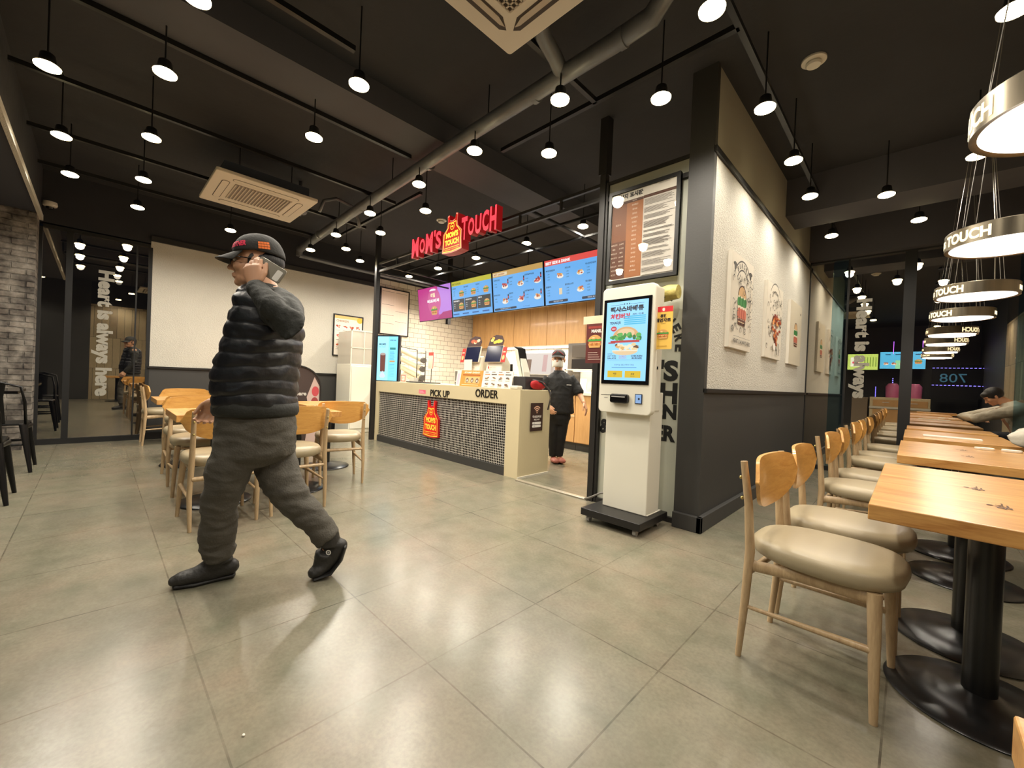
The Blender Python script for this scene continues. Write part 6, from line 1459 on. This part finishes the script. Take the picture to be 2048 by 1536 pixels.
# quilted vest, lofted ring by ring: py, cx, half width px, half depth m
prof = [(568, 523, 30, 0.070), (575, 527, 34, 0.085), (585, 531, 42, 0.120), (597, 534, 52, 0.165), (610, 537, 59, 0.190), (630, 538, 61, 0.200), (660, 534, 70, 0.208), (700, 526, 76, 0.212), (735, 517, 80, 0.216), (757, 513, 83, 0.218), (790, 513, 80, 0.212), (815, 514, 79, 0.205), (820, 514, 74, 0.195)]
bm = BM(); R = []; N_ = 110; n = 72; prev = None; first = None
for i in range(N_+1):
    py = 568+(820-568)*i/N_; cx, hw, hd = lerp_list(prof, py); c_ = A(cx, py, 2.0); a = hw*2.0/FPX*0.85; hd *= 0.88; s_ = (815-py)/27.0
    q = abs(math.sin(PI*s_))**0.5 if py > 582 else 0.5
    ring = []
    for k in range(n):
        an = 2*PI*k/n; ex = 0.86; co, si = math.cos(an), math.sin(an)
        x = math.copysign(abs(co)**ex, co)*a; y = math.copysign(abs(si)**ex, si)*hd
        tilt = 0.010*co*0
        bul = (0.0105*q-0.007)+0.006*noise.noise(V((an*3.5, py*0.05, 0)))+0.003*noise.noise(V((an*12, py*0.12, 3)))
        if abs(abs(an-PI)-0.0) < 0.09: bul -= 0.006
        ring.append(bm.verts.new(c_+RH*(x+co*bul)+FH*(y+si*bul)+UPV*(0.010*math.sin(an*2+py*0.02)+0.010*noise.noise(V((an*2.2, py*0.04, 9))))))
    if prev:
        for k in range(n): bm.faces.new((prev[k], prev[(k+1) % n], ring[(k+1) % n], ring[k]))
    else: first = ring
    prev = ring
bm.faces.new(prev)
vest = obj('quilted_vest', bm, m_vest, man, smooth=True)
bm = BM(); tube(bm, [A(496, 586, 1.99), A(480, 620, 2.0), A(466, 680, 2.0), A(447, 740, 2.0), A(446, 812, 2.0)], (0.007, 0.004), n=6, up=FH); obj('zip', bm, M('zip_dark', (14, 14, 16), 0.3, metal=0.5), vest, smooth=True)
bm = BM(); rings(bm, [(A(514, y, 2.0), RH, FH, w_*2.0/FPX, d) for y, w_, d in ((804, 72, 0.186), (814, 74, 0.190), (823, 74, 0.190), (829, 71, 0.182))]); obj('shirt_hem', bm, m_sleeve, man, smooth=True)
# collar
bm = BM(); rings(bm, [(A(x, y, 2.0), RH, FH, w_*2.0/FPX, d) for x, y, w_, d in ((533, 600, 42, 0.13), (531, 586, 32, 0.095), (529, 576, 26, 0.076), (528, 570, 25, 0.072))]); obj('collar', bm, m_sleeve, man, smooth=True)
# sleeves
bm = BM(); tube(bm, [A(552, 612, 1.93), A(566, 624, 1.82), el_n+V((0, 0, 0.005)), el_n.lerp(wr_n, 0.45), el_n.lerp(wr_n, 0.93)], [(0.088, 0.088), (0.084, 0.084), (0.066, 0.062), (0.056, 0.052), (0.040, 0.038)], n=20, round_=True)
remeshed('sleeve', bm, m_sleeve, 0.007, man, 4, wrinkle(11, 0.007, 2.0))
bm = BM(); tube(bm, [A(528, 612, 2.12), A(518, 650, 2.22), el_f, el_f.lerp(wr_f, 0.5), el_f.lerp(wr_f, 0.97)], [(0.082, 0.082), (0.075, 0.075), (0.060, 0.058), (0.050, 0.048), (0.040, 0.038)], n=20, round_=True)
remeshed('sleeve', bm, m_sleeve, 0.007, man, 4, wrinkle(11, 0.006, 5.0))
# trousers
bm = BM()
rings(bm, [(A(513, 818, 2.0), RH, FH, 0.158, 0.155), (A(514, 842, 2.0), RH, FH, 0.168, 0.164), (A(513, 872, 2.0), RH, FH, 0.170, 0.165), (A(510, 905, 2.0), RH, FH, 0.170, 0.165), (A(505, 925, 2.0), RH, FH, 0.10, 0.12)], 32)
tube(bm, [A(484, 868, 1.94), A(466, 925, 1.92), A(450, 965, 1.92), A(441, 995, 1.93), A(438, 1040, 1.96), A(435, 1078, 1.99), A(437, 1110, 2.01)], [(0.096, 0.098), (0.093, 0.096), (0.082, 0.086), (0.073, 0.078), (0.068, 0.074), (0.068, 0.074), (0.070, 0.076)], n=24, up=FH)
tube(bm, [A(540, 866, 2.07), A(548, 915, 2.08), A(560, 955, 2.06), A(578, 985, 2.055), A(606, 1018, 2.07), A(634, 1050, 2.09), A(658, 1077, 2.10)], [(0.100, 0.116), (0.096, 0.106), (0.086, 0.092), (0.078, 0.080), (0.068, 0.066), (0.062, 0.060), (0.062, 0.062)], n=24, up=FH)
remeshed('trousers', bm, m_trou, 0.0075, man, 5, lambda co: wrinkle(5.0, 0.013, 1.0, (1, 1, 2.2))(co)+wrinkle(13, 0.004, 2.0, (1, 1, 2))(co))
bm = BM(); rings(bm, [(A(514, 816, 2.0), RH, FH, 0.173, 0.171), (A(514, 824, 2.0), RH, FH, 0.174, 0.172)]); obj('belt', bm, m_sole, man, smooth=True)
# shoes
def shoe(pts, rad, sole_pts, sr):
    bm = BM(); tube(bm, pts[0], rad[0], n=18, up=UPV, round_=True)
    tube(bm, pts[1], rad[1], n=18, up=UPV, round_=True); s_ = remeshed('shoe', bm, m_shoe, 0.006, man, 4, wrinkle(18, 0.003, 3.0))
    bm = BM(); tube(bm, sole_pts, sr, n=20, up=UPV, round_=True); obj('sole', bm, m_sole, s_, auto=0.8); return s_
shoe([[A(462, 1132, 2.045), A(432, 1139, 2.01), A(395, 1149, 1.97), A(362, 1157, 1.94), A(349, 1161, 1.93)], [A(440, 1082, 2.0), A(440, 1112, 2.01), A(420, 1136, 2.0), A(398, 1147, 1.97)]],
     [[(0.040, 0.038), (0.042, 0.042), (0.046, 0.038), (0.044, 0.029), (0.036, 0.022)], [0.060, 0.058, 0.046, 0.038]],
     [A(464, 1147, 2.06), A(430, 1154, 2.02), A(390, 1163, 1.97), A(352, 1170, 1.932)], [(0.041, 0.017), (0.042, 0.017), (0.048, 0.016), (0.038, 0.015)])
s2 = shoe([[A(680, 1090, 2.115), A(668, 1108, 2.11), A(650, 1128, 2.10), A(632, 1143, 2.07), A(626, 1146, 2.06)], [A(656, 1070, 2.10), A(659, 1088, 2.105), A(651, 1106, 2.10), A(643, 1128, 2.095)]],
     [[(0.034, 0.040), (0.040, 0.046), (0.046, 0.040), (0.042, 0.030), (0.036, 0.024)], [0.052, 0.054, 0.050, 0.040]],
     [A(690, 1092, 2.115), A(682, 1118, 2.11), A(662, 1142, 2.10), A(628, 1155, 2.062)], [(0.034, 0.011), (0.038, 0.011), (0.046, 0.011), (0.038, 0.011)])
g = Gfx(A(657, 1105, 2.055), RH, UPV); wht = pm((230, 228, 222)); g.ring(0, 0, 0.008, 0.013, wht, n=20); g.ring(0, 0, 0.002, 0.004, wht); g.build('shoe_badge', s2)

# ------------------------------------------------------------------ worker behind the counter
T0 = 5.38
wk = thing('person', 'person in black shirt, black cap and white face mask standing at the kitchen entrance', 'person', (onz(1116, 925).x, onz(1116, 925).y, 0))
base = wk.location.copy()
toC = -V((base.x, base.y, 0)).normalized(); RW = V((-toC.y, toC.x, 0)); FW = toC        # right of the picture, facing the camera
if RW.dot(RX) < 0: RW = -RW
Fh = (FW*0.97-RW*0.12).normalized(); hc = A(1117, 719, T0)
bm = BM(); P = head(bm, hc, Fh, UPV, 1.05)
tube(bm, [A(1117, 732, T0), A(1118, 745, T0), A(1119, 756, T0)], [0.050, 0.052, 0.07], n=14)
tube(bm, [A(1119, 750, T0), A(1119, 770, T0), A(1118, 800, T0), A(1116, 822, T0), A(1115, 840, T0)], [(0.09, 0.06), (0.14, 0.10), (0.14, 0.11), (0.14, 0.11), (0.12, 0.10)], n=20, up=FW)
sr_, er_, wr_ = A(1143, 757, T0), A(1157, 782, T0-0.03), A(1168, 806, T0-0.16)
sl_, el_, wl_ = A(1094, 757, T0), A(1084, 788, T0-0.02), A(1094, 812, T0-0.16)
for a, b, c_ in ((sr_, er_, wr_), (sl_, el_, wl_)): tube(bm, [a, a.lerp(b, 0.5), b, b.lerp(c_, 0.5), c_], [0.036, 0.038, 0.036, 0.034, 0.024], n=12, round_=True)
hand(bm, wr_, (-UPV*0.85+RW*0.35+FW*0.2), (FW*0.8-RW*0.3), -RW, curl=(0.3, 0.3, 0.35, 0.4), thumb=(0.7, 0.2), s=0.98)
hand(bm, wl_, (-UPV*0.6+RW*0.5+FW*0.4), UPV, -FW, curl=(0.4, 0.4, 0.45, 0.5), thumb=(0.5, 0.2), s=0.95)
for hx, kx, ax in ((1105, 1107, 1107), (1126, 1121, 1117)):
    tube(bm, [A(hx, 838, T0), A(kx, 872, T0), A(ax, 908, T0)], [0.08, 0.055, 0.040], n=12, round_=True)
    tube(bm, [A(ax, 908, T0), A(ax, 917, T0), A(ax+5, 921, T0-0.14)], [0.038, 0.04, 0.028], n=12, round_=True)
remeshed('body', bm, m_skin2, 0.006, wk, 3)
eyes(P, Fh, UPV, 1.05, wk)
bm = BM(); ellipsoid(bm, P(-0.03, 0, 0.02), 0.088, 0.084, 0.088, Fh, RW, UPV, 18, 12); remeshed('hair', bm, m_hair, 0.008, wk, 2)
# mask
bm = BM(); n = 16; G = []
for i in range(n+1):
    a = -1.25+2.5*i/n; row = []
    for j in range(9):
        v = -1+2*j/8; bul = 0.020*(1-v*v); r = 0.078+bul*math.cos(a)
        row.append(bm.verts.new(P(0.026+r*math.cos(a)*(0.92), 0.073*math.sin(a)*1.02, -0.052+0.046*v-0.010*(1-math.cos(a)))))
    G.append(row)
for i in range(n):
    for j in range(8): bm.faces.new((G[i][j], G[i+1][j], G[i+1][j+1], G[i][j+1]))
mk = obj('face_mask', bm, M('mask_white', (226, 222, 212), 0.7), wk, smooth=True); mk.modifiers.new('t', 'SOLIDIFY').thickness = 0.003
S2 = UPV.cross(Fh).normalized(); cc = P(-0.006, 0, 0.044); Fc, Sc, Uc = Fh, S2, UPV
bm = BM(); prev = None; n = 32
for j in range(10):
    th = PI/2*j/9; r, z = math.cos(th)**0.75, math.sin(th); ring = [bm.verts.new(cc+Fc*(0.108*r*math.cos(2*PI*k/n))+Sc*(0.090*r*math.sin(2*PI*k/n))+Uc*(0.088*z)) for k in range(n)]
    if prev:
        for k in range(n): bm.faces.new((prev[k], prev[(k+1) % n], ring[(k+1) % n], ring[k]))
    prev = ring
bm.faces.new(prev); cap2 = obj('cap', bm, m_capm, wk, smooth=True)
bm = BM(); prev = None
for i in range(17):
    a = -1.1+2.2*i/16; q0 = cc+Fc*(0.105*math.cos(a))+Sc*(0.088*math.sin(a)); q1 = cc+Fc*(0.105*math.cos(a)+0.065*math.cos(a))+Sc*(0.090*math.sin(a))-Uc*(0.022+0.02*math.sin(a)**2)
    row = [bm.verts.new(q0+Uc*0.003), bm.verts.new(q1+Uc*0.003), bm.verts.new(q1), bm.verts.new(q0)]
    if prev:
        for k in range(4): bm.faces.new((prev[k], prev[(k+1) % 4], row[(k+1) % 4], row[k]))
    prev = row
obj('cap_brim', bm, m_capm, cap2, smooth=True)
bm = BM()
for a in (-0.5, 0.5):
    tube(bm, [cc+Fc*(0.112*math.cos(a*0.2))+Sc*(0.02*a)+Uc*0.060, cc+Fc*(0.110*math.cos(a*1.8))+Sc*(0.092*math.sin(a*1.8))+Uc*0.012], 0.004, n=6)
obj('red_piping', bm, M('red_fabric2', (176, 30, 44), 0.6), cap2)
m_polo = M('polo_black', (22, 22, 22), 0.8, bump=(60, 0.3))
bm = BM(); rings(bm, [(A(x, y, T0), RW, FW, a, b) for x, y, a, b in ((1119, 744, 0.075, 0.075), (1119, 750, 0.13, 0.095), (1119, 757, 0.185, 0.12), (1119, 772, 0.19, 0.14), (1118, 795, 0.185, 0.15), (1118, 812, 0.19, 0.15), (1118, 824, 0.195, 0.15), (1117, 826, 0.18, 0.14))], 40)
tube(bm, [A(1138, 757, T0), A(1149, 770, T0-0.01), A(1157, 784, T0-0.05), A(1158, 788, T0-0.06)], [0.078, 0.072, 0.064, 0.062], n=18); tube(bm, [A(1099, 757, T0), A(1089, 772, T0), A(1083, 788, T0-0.03), A(1084, 794, T0-0.05)], [0.078, 0.074, 0.066, 0.064], n=18)
remeshed('polo_shirt', bm, m_polo, 0.009, wk, 4, wrinkle(9, 0.008, 4.0))
bm = BM(); rings(bm, [(A(1118, 748, T0), RW, FW, 0.078, 0.080), (A(1118, 741, T0), RW, FW, 0.068, 0.070)], 24); obj('shirt_collar', bm, m_polo, wk, smooth=True)
g = Gfx(A(1138, 771, T0-0.15), RW, UPV); g.text("MOM'S TOUCH", 0, 0, 0.014, pm((230, 226, 220)), w_=0.06, align='c', bold=0.04); g.build('chest_logo', wk)
bm = BM(); rings(bm, [(A(1116, 820, T0), RW, FW, 0.16, 0.12), (A(1116, 835, T0), RW, FW, 0.165, 0.125), (A(1116, 848, T0), RW, FW, 0.12, 0.10)], 28)
for hx, kx, ax in ((1105, 1107, 1107), (1125, 1121, 1117)): tube(bm, [A(hx, 835, T0), A(kx, 872, T0), A(ax, 912, T0)], [0.092, 0.072, 0.056], n=16)
remeshed('trousers', bm, M('trouser_black', (20, 20, 22), 0.8), 0.009, wk, 4, wrinkle(9, 0.006, 7.0))
for ax in (1107, 1119):
    bm = BM(); tube(bm, [A(ax, 917, T0+0.04), A(ax, 919, T0-0.02), A(ax+4, 921, T0-0.12), A(ax+6, 923, T0-0.17)], [(0.042, 0.036), (0.045, 0.038), (0.052, 0.034), (0.045, 0.024)], n=16, up=UPV, round_=True); remeshed('clog', bm, M('clog_rose', (176, 104, 92), 0.5), 0.008, wk, 3)

# ------------------------------------------------------------------ seated guest at the third right table
gs = thing('person', 'person in a pale jacket seated at the right tables, sleeve at the picture edge', 'person', (1.18, 4.92, 0))
base = V((1.18, 4.92, 0)); Q = lambda x, y, z: V((x+0.18, y-0.30, z))-base
hc = Q(0.66, 5.20, 1.10); Fg = (V((-0.75, 0.05, -0.62))).normalized(); Ug = V((-0.62, 0.04, 0.75)).normalized()
bm = BM(); P = head(bm, hc, Fg, Ug, 1.0)
tube(bm, [hc-Ug*0.05-Fg*0.02, Q(0.80, 5.21, 1.00)], [0.055, 0.07], n=14)
tube(bm, [Q(0.80, 5.21, 1.0), Q(0.86, 5.22, 0.90), Q(0.96, 5.22, 0.70), Q(1.02, 5.22, 0.50)], [(0.08, 0.15), (0.11, 0.17), (0.13, 0.16), (0.14, 0.17)], n=18, up=(1, 0, 0.3))
for s, yy in ((-1, 5.0), (1, 5.44)):
    a, b, c_ = Q(0.84, yy, 0.92), Q(0.38 if s < 0 else 0.47, yy-0.04*s*(-1), 0.765), (Q(0.56, 5.16, 0.745) if s < 0 else Q(0.50, 5.30, 0.745))
    tube(bm, [a, b, c_], [0.045, 0.038, 0.026], n=12, round_=True); hand(bm, c_, V((0.2, -s*0.8, 0.0)), V((-1, 0, 0.1)), V((0, 0, -1)), curl=(0.12, 0.12, 0.15, 0.15))
    tube(bm, [Q(1.0, 5.22+0.10*s, 0.50), Q(0.66, 5.22+0.13*s, 0.50), Q(0.62, 5.22+0.13*s, 0.08), Q(0.50, 5.22+0.13*s, 0.05)], [0.08, 0.062, 0.042, 0.03], n=12, round_=True)
remeshed('body', bm, m_skin2, 0.0065, gs, 3); eyes(P, Fg, Ug, 1.0, gs)
bm = BM(); Sg = Ug.cross(Fg).normalized(); ellipsoid(bm, P(-0.025, 0, 0.035), 0.105, 0.092, 0.098, Fg, Sg, Ug, 20, 12); ellipsoid(bm, P(0.05, 0, 0.07), 0.05, 0.07, 0.04, Fg, Sg, Ug); remeshed('hair', bm, m_hair, 0.009, gs, 2)
m_jk = M('jacket_pale', (190, 184, 168), 0.75, bump=(40, 0.3))
bm = BM(); rings(bm, [(Q(x, 5.22, z), V((0.9, 0, 0.35)), V((0, 1, 0)), a, b) for x, z, a, b in ((0.80, 1.03, 0.07, 0.09), (0.83, 0.98, 0.12, 0.19), (0.88, 0.88, 0.15, 0.23), (0.96, 0.72, 0.16, 0.21), (1.01, 0.52, 0.17, 0.20))], 28)
for s, yy in ((-1, 5.0), (1, 5.44)):
    a, b, c_ = Q(0.84, yy, 0.92), Q(0.38 if s < 0 else 0.47, yy-0.04*s*(-1), 0.775), (Q(0.53, 5.11, 0.76) if s < 0 else Q(0.50, 5.34, 0.76)); tube(bm, [a, a.lerp(b, 0.5), b, b.lerp(c_, 0.5), c_], [0.082, 0.072, 0.062, 0.052, 0.042], n=18, round_=True)
remeshed('jacket', bm, m_jk, 0.009, gs, 4, wrinkle(10, 0.010, 6.0))
bm = BM()
for s in (-1, 1): tube(bm, [Q(1.02, 5.22+0.09*s, 0.52), Q(0.66, 5.22+0.13*s, 0.52), Q(0.62, 5.22+0.13*s, 0.10)], [0.10, 0.085, 0.06], n=16, round_=True)
remeshed('trousers', bm, M('trouser_navy', (34, 36, 44), 0.85), 0.01, gs, 4)
for s in (-1, 1):
    bm = BM(); tube(bm, [Q(0.66, 5.22+0.13*s, 0.045), Q(0.56, 5.22+0.13*s, 0.045), Q(0.44, 5.22+0.13*s, 0.03)], [(0.04, 0.042), (0.045, 0.04), (0.036, 0.026)], n=14, round_=True); obj('shoe', bm, m_sole, gs, smooth=True)
